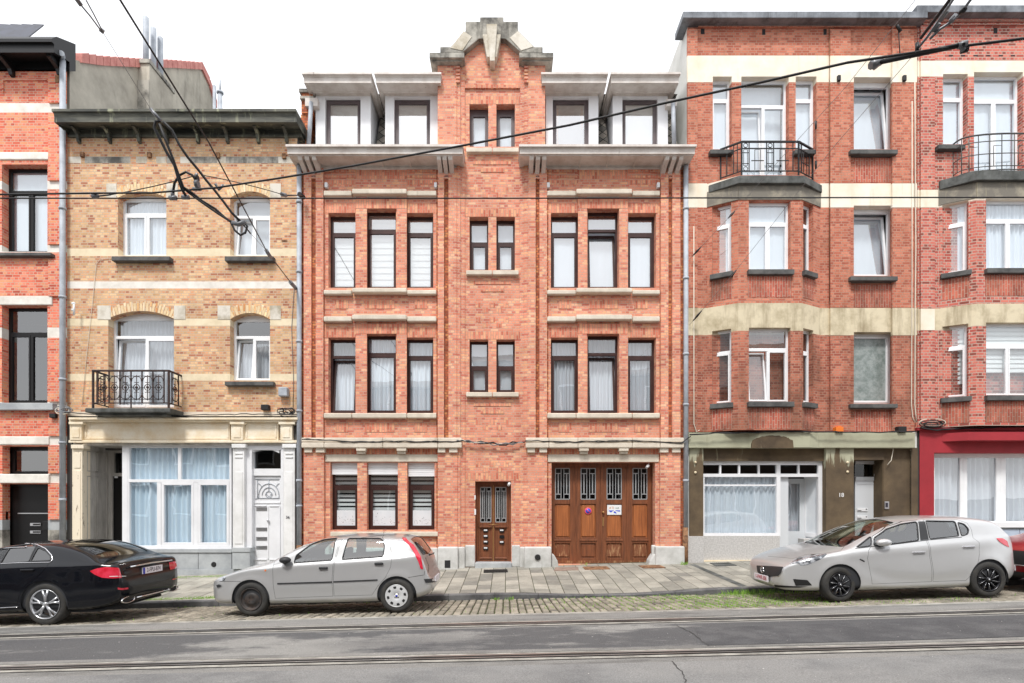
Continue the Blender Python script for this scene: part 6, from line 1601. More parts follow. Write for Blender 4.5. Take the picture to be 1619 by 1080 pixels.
q = MB(); q.tube([(2.93,-.02,.90),(2.99,-.02,.915),(3.0,.0,.93)], .012, 6); q.ball((2.97,-.36,.93), .022, 8); punto.part('rear_wiper', q, 'plastic')
q = MB(); q.box(3.045,3.052,-.26,.26,.42,.53); punto.part('number_plate', q, 'plate_w')
q = MB(); q.tube([(2.965,-.62,.55),(2.985,-.6,.75),(2.93,-.6,.90)], .004, 4); punto.part('tailgate_seam', q, 'black')
q = punto.ray_tube(k1((110,402),(245,402)), .003, .001); punto.part('bumper_seam', q, 'black')
q = punto.ray_tube(k1((1318,377),(1420,360),(1422,335)), .003, .001); punto.part('bumper_seam', q, 'black')
q = punto.ray_tube(k1((585,285),(825,268)), .007, .001); punto.part('window_seal', q, 'plastic'); q = punto.ray_tube(k1((892,264),(1155,246)), .007, .001); punto.part('window_seal', q, 'plastic')

# ---------------- bright silver hatchback at right
k2 = lambda *ps: [(1180+a/3.4829, 650+b/3.4829) for a, b in ps]
Wc = .87; xc_ = PX(1331,-5.1); xc2 = PX(1567,-5.1); zc_ = zr(xc_,-5.1); roll = math.atan2(zr(xc2,-5.1)-zc_+.01, xc2-xc_)
corsa = Car('parked_hatchback', 'bright silver hatchback with black multi-spoke rims, parked before number 18', Wc,
  [(-.90,.42),(-.885,.52),(-.83,.62),(-.70,.70),(-.40,.80),(.0,.885),(.22,.93),(.5,1.06),(.9,1.23),(1.3,1.35),(1.8,1.39),(2.3,1.375),(2.75,1.32),(2.90,1.26),(3.00,1.12),(3.08,.98),(3.14,.82),(3.17,.66),(3.19,.5)],
  [(-.90,.26),(-.78,.18),(-.3,.17),(.5,.16),(2.0,.16),(2.7,.19),(3.0,.25),(3.19,.36)],
  [(-.9,.66),(0,.80),(.35,.86),(1.5,.93),(2.5,.99),(3.0,1.02),(3.19,1.0)],
  [(-.90,.50),(-.86,.60),(-.75,.70),(-.5,.79),(-.1,.85),(.6,.865),(2.0,.865),(2.6,.85),(2.9,.79),(3.08,.70),(3.19,.56)],
  'paint_corsa', -5.1, (xc_, zc_), roll, lean=.40, cr=.10, tumble=.05, zfull=.48, arcs=((0,.308,.338),(2.51,.308,.338)), creases=(([(-.3,.70),(.5,.78),(1.5,.84),(3,.94)], .014, .035, -.1, 2.9),([(.3,.62),(.9,.36),(1.6,.30),(2.4,.40)], -.024, .08, .35, 2.3)))
w0 = corsa.local(k2((605,752),(683,690),(686,742)))
w1 = corsa.local(k2((702,742),(702,700),(770,650),(850,622),(936,609),(950,712),(790,733)))
w2_ = corsa.local(k2((985,605),(1148,607),(1160,640),(1172,688),(1010,705)))
w3_ = corsa.local(k2((1163,612),(1200,622),(1226,652),(1220,678),(1186,690)))
df = corsa.local(k2((672,768),(690,740),(690,690),(760,635),(850,607),(940,598),(962,610),(990,710),(1010,800),(1020,940),(692,953),(680,880),(666,810)))
dr_ = corsa.local(k2((970,599),(1160,598),(1215,616),(1240,652),(1250,700),(1282,722),(1284,790),(1268,860),(1228,915),(1208,934),(1027,940),(1016,800),(996,708)))
ws_c = [(.20,-.60),(.10,0),(.20,.60),(1.18,.53),(1.24,0),(1.18,-.53)]
rs_c = [(2.84,-.48),(2.88,.48),(3.04,.52),(3.06,0),(3.04,-.52)]
corsa.build([(0,.298,.298,.195,'multi',7),(2.51,.298,.298,.195,'multi',0)], [w0, w1, w2_, w3_], (ws_c,.90), (rs_c,.98), [df, dr_], .338)
corsa.interior(.62, 1.4, 2.15, .92)
wedge(corsa, 'door_pillar_trim', k2((942,608),(980,606),(1004,706),(958,712)), 'plastic', .003, rnd=.006)
wedge(corsa, 'headlight', k2((222,838),(245,818),(275,802),(350,786),(436,783),(415,812),(340,846),(298,852),(285,838)), 'lamp_clear', .005)
for (a, b, c_) in (((262,826),(330,812),.02),):
    pass
gr = wedge(corsa, 'grille', k2((58,850),(120,852),(208,857),(196,888),(178,908),(120,914),(80,908),(62,884)), 'plastic', .006, 'x', (-1.2,-.3))
q = MB()
for z in (.47,.50,.53,.56): pass
wedge(corsa, 'fog_lamp_recess', k2((255,924),(335,930),(362,960),(270,962)), 'black', .006)
wedge(corsa, 'lower_intake', k2((66,938),(150,955),(230,962),(350,966),(300,972),(160,968),(70,950)), 'black', .005, 'x', (-1.2,-.2), rnd=.004)
wedge(corsa, 'rear_lamp', k2((1374,699),(1410,700),(1436,716),(1447,752),(1420,738),(1392,720)), 'lamp_red', .007)
handle(corsa, *k2((914,779),(982,776)), 'chrome', .014); handle(corsa, *k2((1190,748),(1254,745)), 'chrome', .014)
mirror(corsa, *k2((735,722))[0], .26, .13, 'paint_corsa')
p = corsa.hit(*k2((106,876))[0]); q = MB(); q.M = Matrix.Translation((p.x-.02, 0, p.z))
q.tube([(0, .055*math.cos(t*math.pi/10), .055*math.sin(t*math.pi/10)) for t in range(21)], .008, 6)
q.tube([(-.004,.10,.018),(-.004,-.02,.012),(-.004,.02,-.012),(-.004,-.10,-.018)], .006, 6); corsa.part('badge', q, 'chrome')
def plate(car, x, y0, y1, z0, z1, chars, ink, mat_blue=None, face=-1, th=.012):
    q = MB(); q.box(x, x+face*th, y0, y1, z0, z1); pl_ = car.part('number_plate', q, 'plate_w')
    xf = x+face*(th+.001)
    if mat_blue:
        yb0, yb1 = (y0, y0+.05) if face > 0 else (y1-.05, y1); q = MB(); q.box(x+face*th, xf+face*.001, yb0, yb1, z0, z1); car.part('plate_strip', q, mat_blue, pl_)
    cu = bpy.data.curves.new('t', 'FONT'); cu.body = chars; cu.size = (z1-z0)*.95; cu.extrude = .0008; cu.align_x = 'CENTER'; cu.align_y = 'CENTER'
    t = bpy.data.objects.new('t', cu); COL.objects.link(t); me = bpy.data.meshes.new_from_object(t.evaluated_get(bpy.context.evaluated_depsgraph_get())); bpy.data.objects.remove(t)
    me.transform(Matrix.Translation((xf+face*.001, (y0+y1)/2+(.02 if face > 0 and mat_blue else 0), (z0+z1)/2)) @ Matrix.Rotation(R(90*face), 4, 'Z') @ Matrix.Rotation(R(90), 4, 'X') @ Matrix.Scale(.82, 4, (1,0,0)))
    me.materials.clear(); me.materials.append(M[ink]); o = bpy.data.objects.new('plate_number', me); COL.objects.link(o); o.parent = pl_
xg = corsa.hit(*k2((108,935))[0]).x
plate(corsa, xg-.03, -.26, .26, .285, .395, '1-VWR-506', 'ink_red', None, -1)
q = corsa.ray_tube(k2((66,912),(130,916),(180,911),(198,888),(210,858)), .004, .002); corsa.part('grille_surround', q, 'chrome')
q = corsa.ray_tube(k2((600,757),(700,745),(790,737),(952,716),(1008,709),(1186,694)), .006, .001); corsa.part('window_seal', q, 'plastic')
q = corsa.ray_tube(k2((625,815),(650,828)), .012, .0); corsa.part('fender_badge', q, 'plastic')
q = MB(); q.tube([(.17,-.5,.94),(.30,0,.985)], .008, 5); corsa.part('wiper', q, 'plastic')
q = corsa.ray_tube(k2((120,800),(200,806),(258,812),(330,790),(440,782),(520,770),(546,735)), .0025, .0); corsa.part('bonnet_seam', q, 'black')

# ---------------- black saloon at left
k3 = lambda *ps: [(a/4.1528, 820+b/4.1528) for a, b in ps]
Wm = .925; nearM = -5.5; xm_ = PX(70,nearM); zm_ = zr(xm_,nearM); roll = .0215
merc = Car('parked_saloon', 'glossy black saloon with silver five-spoke wheels, seen from its rear at the left edge', Wm,
  [(-3.76,.50),(-3.72,.62),(-3.5,.72),(-2.9,.82),(-2.2,.89),(-1.95,.92),(-1.5,1.13),(-1.1,1.26),(-.6,1.325),(-.1,1.33),(.25,1.27),(.55,1.15),(.78,1.025),(.90,.985),(1.02,.975),(1.10,.955),(1.125,.86),(1.135,.66),(1.15,.52)],
  [(-3.76,.30),(-3.5,.2),(-2.9,.18),(0,.18),(.6,.20),(.95,.25),(1.15,.34)],
  [(-3.8,.75),(-1.8,.92),(-1.0,.955),(0,.975),(.6,.965),(.9,.93),(1.15,.90)],
  [(-3.76,.62),(-3.6,.76),(-3.3,.86),(-2.8,.91),(-1.5,.925),(.3,.925),(.7,.905),(.95,.86),(1.08,.80),(1.15,.74)],
  'paint_black', nearM, (xm_, zm_), roll, lean=.50, cr=.11, tumble=.045, zfull=.55, arcs=((0,.345,.375),(-2.94,.345,.375)), creases=(([(-3,.80),(0,.87),(1,.86)], .014, .03, -3, .8),([(-3,.36),(1,.40)], -.014, .06, -2.5, -.4)))
wA = merc.local(k3((-420,275),(-250,170),(-40,165),(-22,285),(-22,290),(-420,300)))
wA = [(-1.62,.985),(-1.28,1.18),(-.80,1.235),(-.74,1.235),(-.78,.99)]
wB = merc.local(k3((-2,292),(0,230),(35,165),(228,163),(240,182),(188,284)))
wB = [(wB[0][0]-.22,.995),(wB[0][0]-.16,1.235)] + wB[3:]
wC = merc.local(k3((196,282),(250,190),(300,212),(330,245),(334,275)))
dRr = merc.local(k3((-10,150),(235,150),(262,182),(345,262),(300,330),(235,390),(175,440),(128,500),(115,560),(-10,560)))
dRr = [(dRr[0][0]-.30, dRr[0][1])] + dRr[1:-1] + [(dRr[0][0]-.26, dRr[-1][1])]
ws_m = [(-1.96,-.66),(-2.04,0),(-1.96,.66),(-1.06,.55),(-1.0,0),(-1.06,-.55)]
rs_m = [(.02,-.52),(.0,0),(.02,.52),(.68,.60),(.74,0),(.68,-.60)]
merc.build([(0,.335,.335,.235,'split5',0),(-2.94,.335,.335,.235,'split5',0)], [wA, wB, wC], (ws_m,.95), (rs_m,1.03), [dRr], .375, glass='cglass_d')
merc.interior(-1.5, -.95, -.15, .95, .22)
q = merc.ray_tube(k3((2,296),(120,291),(330,287),(346,270),(340,240),(300,196),(240,168),(180,163),(60,163),(2,167)), .009, .002); merc.part('chrome_window_trim', q, 'chrome')
wedge(merc, 'rear_lamp', k3((590,344),(640,326),(700,317),(790,322),(832,376),(826,384),(740,392),(670,388),(620,366)), 'lamp_red', .006)
q = merc.ray_tube(k3((720,380),(828,378)), .006, .004); merc.part('lamp_light_bar', q, 'white_pl')
wedge(merc, 'reflector', k3((775,452),(870,446),(870,458),(775,464)), 'lamp_red', .005, rnd=.003)
def far_lamp(car, y0, y1, z0, z1, nm, mat, off=.006, xr_=(.6,1.5)): car.skin(nm, [(roundpoly([(y0,z0),(y1,z0+.01),(y1,z1),(y0,z1)], .02, 2), 'x', *xr_)], mat, off)
far_lamp(merc, .50, .9, .70, .84, 'rear_lamp', 'lamp_red'); far_lamp(merc, .55, .84, .50, .52, 'reflector', 'lamp_red')
xr_ = 1.14
q = MB()
q.tube([(1.128+.012, y, .885-.02*abs(y)) for y in (-.56,-.3,0,.3,.56)], .014, 6); merc.part('chrome_strip', q, 'chrome')
q = MB(); pts = []
q.tube([(1.165-.05*(y/.8)**4-.0, y, .34) for y in (-.45,-.2,0,.2,.45)], .012, 6); merc.part('bumper_strip', q, 'chrome')
for y in (-.60,.60):
    q = MB(); q.M = Matrix.Translation((1.125,y,.335)) @ Matrix.Scale(.42,4,(0,0,1))
    q.tube([(0, .15*math.cos(t*math.pi/10), .12*math.sin(t*math.pi/10)) for t in range(21)], .016, 6); merc.part('exhaust_trim', q, 'chrome')
    q = MB(); q.M = Matrix.Translation((1.118,y,.335)) @ Matrix.Scale(.42,4,(0,0,1)); q.lathe([(0,0),(.12,0)], (0,0,0), 'x', 16); merc.part('exhaust', q, 'dark_in')
plate(merc, 1.135, -.26, .26, .715, .825, '2-FPU-874', 'ink', 'plate_b', 1, .02)
handle(merc, *k3((140,338),(228,336)), 'paint_black', .016)
q = merc.ray_tube(k3((0,586),(60,583),(118,580)), .008, .004); merc.part('sill_strip', q, 'chrome')
q = MB(); q.tube([(1.0,-.62,.965),(1.08,-.66,.93),(1.115,-.66,.80),(1.13,-.62,.64),(1.135,0,.63),(1.13,.62,.64),(1.115,.66,.80),(1.08,.66,.93)], .004, 4); merc.part('boot_seam', q, 'dark_in')
mirror(merc, -95, 888, .22, .13, 'paint_black')

# ---------------- dark red car at the right edge
Wr = .88; xr0 = 9.28+.88; zr0 = zr(xr0,-5.0); roll = math.atan2(zr(xr0+2.5,-5.0)-zr0, 2.5)
red = Car('parked_hatchback', 'dark red car with black grille just entering the picture at the right edge', Wr,
  [(-.88,.48),(-.86,.62),(-.80,.73),(-.6,.80),(-.2,.88),(.25,.97),(.6,1.16),(1.0,1.32),(1.5,1.40),(2.2,1.40),(2.8,1.33),(3.05,1.12),(3.15,.9),(3.2,.6),(3.22,.5)],
  [(-.88,.28),(-.7,.2),(0,.18),(2.5,.18),(3.22,.34)], [(-.9,.7),(0,.85),(1.5,.95),(3.22,1.0)],
  [(-.88,.60),(-.84,.70),(-.7,.78),(-.4,.84),(.2,.875),(2.6,.87),(3.0,.8),(3.22,.65)],
  'paint_red', -5.0, (xr0, zr0), roll, tumble=.05)
ws_r = [(.28,-.60),(.20,0),(.28,.60),(1.02,.53),(1.08,0),(1.02,-.53)]
wr1 = [(.55,.93),(.95,1.18),(1.3,1.26),(1.75,1.27),(1.75,.96)]; wr2 = [(1.85,.97),(1.85,1.27),(2.4,1.25),(2.6,1.0)]
red.build([(0,.31,.31,.2,'split5',0),(2.55,.31,.31,.2,'split5',0)], [wr1, wr2], (ws_r,.94), ([],1), [], .35)
red.interior(.62, 1.4, 2.15, .92)
red.skin('grille', [(roundpoly([(-.62,.46),(.62,.46),(.66,.66),(.5,.71),(-.5,.71),(-.66,.66)], .04), 'x', -1.2, -.4)], 'black', .006)
red.skin('lower_bumper', [([(-.9,.15),(.9,.15),(.9,.335),(-.9,.335)], 'x', -1.2, -.35)], 'plastic', .005)
for sg in (-1,1): red.skin('headlight', [(roundpoly([(sg*.50,.72),(sg*.80,.70),(sg*.86,.80),(sg*.6,.77)], .02), 'x', -1.2, -.2)], 'lamp_clear', .006)
q = MB(); q.tube([(-.885, y, .455-.0*abs(y)) for y in (-.6,-.3,0,.3,.6)], .01, 6); red.part('chrome_strip', q, 'chrome')
plate(red, -.885, -.26, .26, .35, .45, '', 'ink', 'plate_b', -1)
# ================================================================ signs, cameras, street things
def single(name, mb, mat, label, cat, group=None, **k):
    o = obj(name, mb, M[mat], None, **k); return tag(o, label, cat, group)
gy = .3
np = thing('no_parking_sign', 'round blue no parking sign with red rim on the second leaf of the wooden gate', 'sign', (PX(930,gy),gy-.01,PZ(807.5,gy)))
c = (PX(930,gy-.0), gy+.005, PZ(808,gy))
mb = MB(); mb.lathe([(0,0),(.072,0),(.072,.01)], c, n=28); obj('sign_face', mb, M['blue'], np)
mb = MB(); mb.lathe([(.070,-.002),(.094,-.002),(.094,.01)], c, n=28); mb.tube([(c[0]-.055,c[1]-.002,c[2]+.055),(c[0]+.055,c[1]-.002,c[2]-.055)], .011, 4); obj('sign_rim', mb, M['redsign'], np)
x0, x1, z0, z1 = PX(960,gy), PX(982.5,gy), PZ(814,gy), PZ(798.5,gy); xm = (x0+x1)/2; y = gy-.004
ts = thing('tow_sign', 'white rectangular tow-away sign with blue pictogram on the third leaf of the wooden gate', 'sign', (xm,y,z0))
mb = MB(); mb.box(x0, x1, y, y+.008, z0, z1); obj('sign_board', mb, M['white_pl'], ts, bevel=.002)
mb = MB(); h_ = z1-z0; w_ = x1-x0; Q = lambda a, b: (x0+w_*a, z0+h_*b)
mb.prism([Q(.10,.45),Q(.46,.45),Q(.40,.36),Q(.34,.36),Q(.30,.26),Q(.22,.26),Q(.18,.34),Q(.10,.38)], 'y', y-.002, y); mb.prism([Q(.56,.46),Q(.90,.46),Q(.90,.32),Q(.72,.35),Q(.60,.40)], 'y', y-.002, y)
mb.prism([Q(.50,.36),Q(.55,.36),Q(.68,.16),Q(.56,.14),Q(.44,.24)], 'y', y-.002, y); obj('pictogram', mb, M['blue'], ts, recalc=True)
text('lettering', 'Jd D', h_*.30, (x0+w_*.30, y-.001, z0+h_*.72), M['ink_or'], ts); text('lettering', 'nuit', h_*.24, (x0+w_*.70, y-.001, z0+h_*.70), M['ink_gr'], ts)
def cam_(px, py, Y, label, dx=.05):
    t = thing('security_camera', label, 'camera', (PX(px,Y),Y,PZ(py,Y))); x, z = PX(px,Y), PZ(py,Y)
    m_ = MB(); m_.ball((x,Y,z), .045, 12); m_.tube([(x,Y,z),(x-dx,Y-.05,z-.05)], .035, 10); obj('camera_head', m_, M['white_pl'], t)
    m_ = MB(); m_.tube([(x+.03,Y+.0,z+.10),(x,Y,z)], .012, 6); obj('bracket', m_, M['white_pl'], t)
cam_(1024.5, 736.5, .08, 'small white ball camera under the lintel at the right end of the wooden gate')
cam_(805.5, 764.5, .05, 'small white camera in the top right corner of the entrance door', .03)
def wallbox(name, r, mat, label, cat, y=-.14):
    m_ = MB(); m_.fb(*r, y, 0); return single(name, m_, mat, label, cat, bevel=.015)
wallbox('floodlight', (77,653.5,87,660.5), 'black', 'small black floodlight on the wall beside the left downpipe', 'lamp')
wallbox('floodlight', (412,639.5,424,648), 'black', 'small black floodlight above the white door of the yellow brick house', 'lamp')
wallbox('floodlight', (1421,674,1434,683), 'black', 'black round-edged lamp above the grey door of number 18', 'lamp', -.2)
m_ = MB(); m_.fb(1322, 675, 1334, 682.5, -.2, -.02); m_.fb(1325, 673.5, 1331, 675, -.18, -.04); single('orange_lamp', m_, 'orange', 'small orange box lamp on the fascia above number 18', 'lamp', bevel=.01)
M['hatch_p'] = plain('faded_hatch', S(150,128,116), .85, var=S(122,106,96), vscale=8)
# cellar plates and mat on the pavement
def plateg(name, pts, mat, label, cat, lift=.006, ribs=0):
    m_ = MB(); vs = []
    for px, py, D in pts: x = (px-CXP)*D/FPX; vs.append((x, D-CAMD, zw(x, D-CAMD)))
    hi = [(a,b,c_+lift+.008) for a,b,c_ in vs]; lo = [(a,b,c_-.02) for a,b,c_ in vs]
    m_.add(lo+hi, [(4,5,6,7),(0,1,5,4),(1,2,6,5),(2,3,7,6),(3,0,4,7)])
    for k in range(ribs):
        t = (k+.5)/ribs; a = Vector(hi[0]).lerp(Vector(hi[1]), t); b = Vector(hi[3]).lerp(Vector(hi[2]), t); m_.tube([a, b], .008, 4)
    return single(name, m_, mat, label, cat)
plateg('doormat', [(764.5,0,13.25),(803,0,13.25),(802,0,13.6),(765,0,13.6)], 'black', 'flat black doormat in front of the entrance door step', 'doormat', .012, 16)
plateg('cellar_hatch', [(925,0,13.35),(965,0,13.35),(959,0,13.75),(921,0,13.75)], 'rust', 'rusty cellar hatch plate before the middle of the gate', 'hatch')
plateg('cellar_hatch', [(1018,0,13.35),(1053,0,13.35),(1043,0,13.75),(1009,0,13.75)], 'rust', 'rusty cellar hatch plate before the right end of the gate', 'hatch')
plateg('cellar_hatch', [(876,0,13.3),(915,0,13.3),(914,0,13.75),(878,0,13.75)], 'hatch_p', 'pale brownish hatch plate before the left end of the gate', 'hatch')
plateg('cellar_grate', [(1132,0,13.4),(1165,0,13.4),(1152,0,13.85),(1122,0,13.85)], 'slab_dark', 'dark cellar grate in the pavement before the granite shop base', 'grate', ribs=10)
# ================================================================ overhead tram wires
def wirething(name, label, cat, segs, group=None, mat='wire'):
    t = thing(name, label, cat, segs[0][1][0] if False else (0,0,0), group)
    p0 = P3(*segs[0][0][0]); t.location = p0
    for pts, r, nm, mt in segs:
        m_ = MB(); m_.tube([P3(*p) for p in pts], r, 6); obj(nm, m_, M[mt], t)
    return t
def sag(a, b, n=12, s=0):
    return [(lerp(a[0],b[0],i/n), lerp(a[1],b[1],i/n)+s*4*(i/n)*(1-i/n), lerp(a[2],b[2],i/n)) for i in range(n+1)]
m_ = MB(); m_.tube([P3(-700,314,7.1), P3(0,313.5,7.1), P3(800,313.5,7.1), P3(1619,312,7.1), P3(2300,311,7.1)], .0085, 6)
single('contact_wire', m_, 'wire', 'straight horizontal black contact wire crossing the whole picture', 'wire')
zc = 4.1; Dc = lambda py: zc*FPX/(HYP-py)
m_ = MB(); m_.tube([P3(x, y, Dc(y)) for x, y in ((-500,309),(0,307.5),(148,305.5),(240,305),(341,297),(440,282),(560,262),(735,229.5),(900,198),(1060,161),(1200,131),(1340,99),(1480,78),(1619,61),(1900,25))], .011, 6)
single('contact_wire', m_, 'wire', 'thick black contact wire curving up to the right across the dormers', 'wire')
t = wirething('span_wire', 'black span wire from the top left down to the wall beside the main downpipe', 'wire',
  [([(120,-140,4.4),(190,0,5),(330,225,7.2),(421,396,10.5),(462,450,13.6)], .011, 'cable', 'wire'), ([(421,396,10.5),(428,407,10.8)], .04, 'insulator', 'insul'), ([(459,446,13.5),(468,456,14.0)], .05, 'wall_bracket', 'insul')])
t = wirething('feeder_cable', 'looping black feeder cables with insulators hanging before the yellow brick house', 'cable',
  [([(100,-30,5.2),(128,8,5.4)], .022, 'insulator', 'insul'), ([(128,8,5.4),(143,26,5.5),(160,49,5.7)], .008, 'link', 'wire_l'), ([(136,0,5.4),(148,22,5.5),(162,49,5.7)], .007, 'link', 'wire_l'), ([(158,46,5.7),(164,51,5.72)], .022, 'clamp', 'insul'),
   ([(162,50,5.7),(238,172,6.6)], .003, 'thin_wire', 'wire_l'), ([(238,172,6.6),(254,191,6.65)], .020, 'insulator', 'insul'),
   ([(254,191,6.65),(246,192,6.65),(244,202,6.65),(252,218,6.7),(263,240,6.75),(276,262,6.8),(282,283,6.85),(288,300,6.9),(294,310,6.95)], .017, 'cable', 'wire'),
   ([(252,196,6.65),(262,222,6.7),(273,250,6.75),(283,278,6.85),(290,296,6.9),(304,305,6.95),(320,318,7.0),(340,330,7.05),(358,346,7.1),(370,353,7.1)], .015, 'cable', 'wire'),
   ([(258,192,6.65),(272,206,6.7),(284,230,6.75),(297,249,6.8),(313,268,6.9),(326,285,6.95),(337,298,7.0),(352,317,7.05),(366,336,7.1),(381,351,7.15)], .016, 'cable', 'wire'),
   ([(283,291,6.9),(300,306,6.95),(322,322,7.0),(345,338,7.05),(364,350,7.1),(371,364,7.1),(380,372,7.12),(388,368,7.15),(391,358,7.15),(385,351,7.15)], .014, 'cable', 'wire'),
   ([(273,308,7.1),(276,289,7.05),(284,277,7.0),(294,272,7.0),(304,277,7.0),(312,289,7.05)], .016, 'cable', 'wire'),
   ([(311,274,7.0),(311,300,7.05)], .018, 'insulator', 'insul'), ([(309,282,7.0),(313,282,7.0)], .045, 'insulator', 'wire'), ([(309,291,7.0),(314,291,7.0)], .05, 'insulator', 'insul'), ([(305,299,7.05),(318,299,7.05)], .022, 'clamp', 'insul'),
   ([(268,313,7.1),(279,313,7.1)], .03, 'clamp', 'insul'), ([(288,312,7.1),(299,312,7.1)], .028, 'clamp', 'insul'), ([(273,300,7.1),(273,313,7.1)], .024, 'insulator', 'insul'),
   ([(367,352,7.1),(377,355,7.1),(388,350,7.1)], .028, 'clamp', 'insul'), ([(340,290,7.0),(346,300,7.05),(353,293,7.0)], .018, 'clamp', 'insul'),
   ([(381,351,7.15),(396,369,7.5)], .010, 'link', 'wire'), ([(396,369,7.5),(421,396,9)], .003, 'thin_wire', 'wire_l')])
t = wirething('span_wire', 'slack span wire with two clamps strung above the arched windows of the yellow house', 'wire',
  [(sag((146,311,7.05),(175,308,7.05),3), .009, 'wire', 'wire'), (sag((175,308,7.05),(312,277,7.1),4,2), .006, 'wire', 'wire'), (sag((320,277,7.1),(448,308,8.5),6,-2), .006, 'wire', 'wire'), ([(146,311,7.05),(155,309,7.05)], .03, 'clamp', 'insul'), ([(445,307,8.5),(452,309,8.6)], .03, 'clamp', 'insul'), (sag((452,309,8.6),(478,309,13.8),2), .012, 'wire', 'wire'), ([(473,307,13.7),(480,312,13.9)], .06, 'wall_bracket', 'wire')])
t = wirething('section_insulator', 'black insulating bar clamped above the curved contact wire before the right parapet', 'insulator',
  [([(1384,100,5.0),(1525,70,4.75)], .020, 'bar', 'blackm'), ([(1376,104,5.0),(1393,97,5.0)], .034, 'clamp', 'insul'), ([(1379,95,5.0),(1386,107,5.0)], .03, 'clamp', 'insul'), ([(1514,73,4.77),(1529,68,4.75)], .026, 'clamp', 'insul'), ([(1519,80,4.8),(1531,77,4.78)], .026, 'clamp', 'blackm'), ([(1519,74,4.77),(1524,79,4.78)], .02, 'clamp', 'insul')])
t = wirething('pull_off_arm', 'double pull-off wires with insulators running up out of the picture at top right', 'wire',
  [([(1540,-60,4.2),(1500,2,4.5),(1456,60,4.85)], .015, 'arm', 'blackm'), ([(1450,78,4.9),(1466,58,4.85),(1492,22,4.6),(1512,-8,4.4)], .010, 'link', 'insul'), ([(1475,50,4.8),(1484,36,4.75)], .026, 'insulator', 'insul'), ([(1488,30,4.7),(1497,14,4.6)], .026, 'insulator', 'insul'),
   ([(1471,61,4.8),(1486,46,4.78),(1505,34,4.75),(1520,20,4.6),(1545,-15,4.4)], .012, 'link', 'insul'), ([(1503,34,4.75),(1512,24,4.7)], .024, 'insulator', 'insul'), ([(1518,20,4.6),(1526,14,4.55)], .02, 'clamp', 'blackm'), ([(1450,68,4.9),(1450,82,4.9)], .016, 'hanger', 'blackm')])
for lbl, pts in (('thin grey stay wire ending at the downpipe beside the second-floor bay', [(1500,-80,6.5),(1447,0,8),(1337,138,10),(1236,249,12),(1158,338,13.2),(1090,410,14.0)]),
                 ('thin grey stay wire ending at the downpipe beside the cream band below', [(1500,20,6.5),(1446,85,7.8),(1320,230,10.5),(1160,432,13.0),(1090,514,14.0)])):
    a = pts[-2]; w_ = wirething('stay_wire', lbl, 'wire', [(pts, .0045, 'wire', 'wire_l')])
    for i, t0 in ((-2,.02),(-1,.0)):
        p, q = pts[-2], pts[-1]
        if i == -2: s0, s1 = (lerp(p[0],q[0],-.06), lerp(p[1],q[1],-.06), p[2]), (lerp(p[0],q[0],.10), lerp(p[1],q[1],.10), p[2]+.1)
        else: s0, s1 = (lerp(p[0],q[0],.72), lerp(p[1],q[1],.72), lerp(p[2],q[2],.72)), (lerp(p[0],q[0],.92), lerp(p[1],q[1],.92), lerp(p[2],q[2],.92))
        m_ = MB(); m_.tube([P3(*s0), P3(*((a_+b_)/2 for a_, b_ in zip(s0, s1))), P3(*s1)], [.012,.028,.012], 6); obj('insulator', m_, M['wire'], w_)
m_ = MB(); m_.tube([P3(1412,0,14.0) if False else P3(1420,40,13.9), P3(1423,88,13.9)], .012, 6); 
m_.tube([P3(1418,40,13.85), P3(1424,50,13.9)], .04, 6); single('wall_anchor', m_, 'blackm', 'black wall anchor with hanging rod below the right parapet', 'anchor')
m_ = MB()
for a in (192, 255): m_.tube([P3(1290,a,13.9), P3(1290,a+12,13.9)], [.03,.02], 6)
m_.tube([P3(1290,192,13.9), P3(1290,266,13.9)], .006, 4); single('wall_anchor', m_, 'blackm', 'small black rod and eyelets on the wall right of the iron balcony', 'anchor')
m_ = MB()
for z in (480, 490): m_.tube([P3(114,z,13.9), P3(118,z,13.9)], .03, 6)
m_.tube([P3(117,478,13.9), P3(117,498,13.9)], .025, 6); single('wall_bracket', m_, 'white_pl', 'small white bracket on the left edge of the yellow brick wall', 'bracket')
# cables fixed along the facades
def cablerun(name, label, pts, rs, mats, y=-.16, jit=2.0, seed=1):
    rnd_ = random.Random(seed); t = thing(name, label, 'cable', (PX(pts[0][0],y),y,PZ(pts[0][1],y)))
    for k, (r, mt) in enumerate(zip(rs, mats)):
        P = []
        for (a, b), (c_, d) in zip(pts, pts[1:]):
            n = max(2, int(abs(c_-a)/9))
            for i in range(n): P.append((PX(lerp(a,c_,i/n), y), y-rnd_.uniform(0,.03), PZ(lerp(b,d,i/n)+rnd_.uniform(-jit,jit), y)))
        P.append((PX(pts[-1][0],y), y, PZ(pts[-1][1],y))); m_ = MB(); m_.tube(P, r, 5); obj('strand', m_, M[mt], t)
    return t
cablerun('wall_cable', 'twisted grey and black cables sagging across the brick above the entrance door', [(722,697),(760,700),(790,703),(830,699)], (.016,.014,.014,.012,.01), ('wire','wire_l','wire','wire_l','cable_w'), -.1, 2.6)
cablerun('wall_cable', 'black cable running along the stone cornice left of the entrance bay', [(478,694),(560,699),(640,698),(724,698)], (.014,.010), ('wire','wire'), -.19, 1.0, 2)
cablerun('wall_cable', 'black cable running along the stone cornice above the gate', [(830,697),(900,699),(990,697),(1078,700),(1092,690)], (.014,.010), ('wire','wire'), -.19, 1.0, 3)
cablerun('wall_cable', 'black cable running along the top of the green-grey fascia', [(1090,688),(1130,685),(1187,684),(1240,682.5),(1300,683),(1380,684),(1448,682)], (.016,.010), ('wire','wire'), -.27, .8, 4)
cablerun('wall_cable', 'black cable running above the red shopfront', [(1455,676),(1480,680),(1540,677),(1619,674),(1700,674)], (.018,.012), ('wire','wire'), -.12, 1.0, 5)
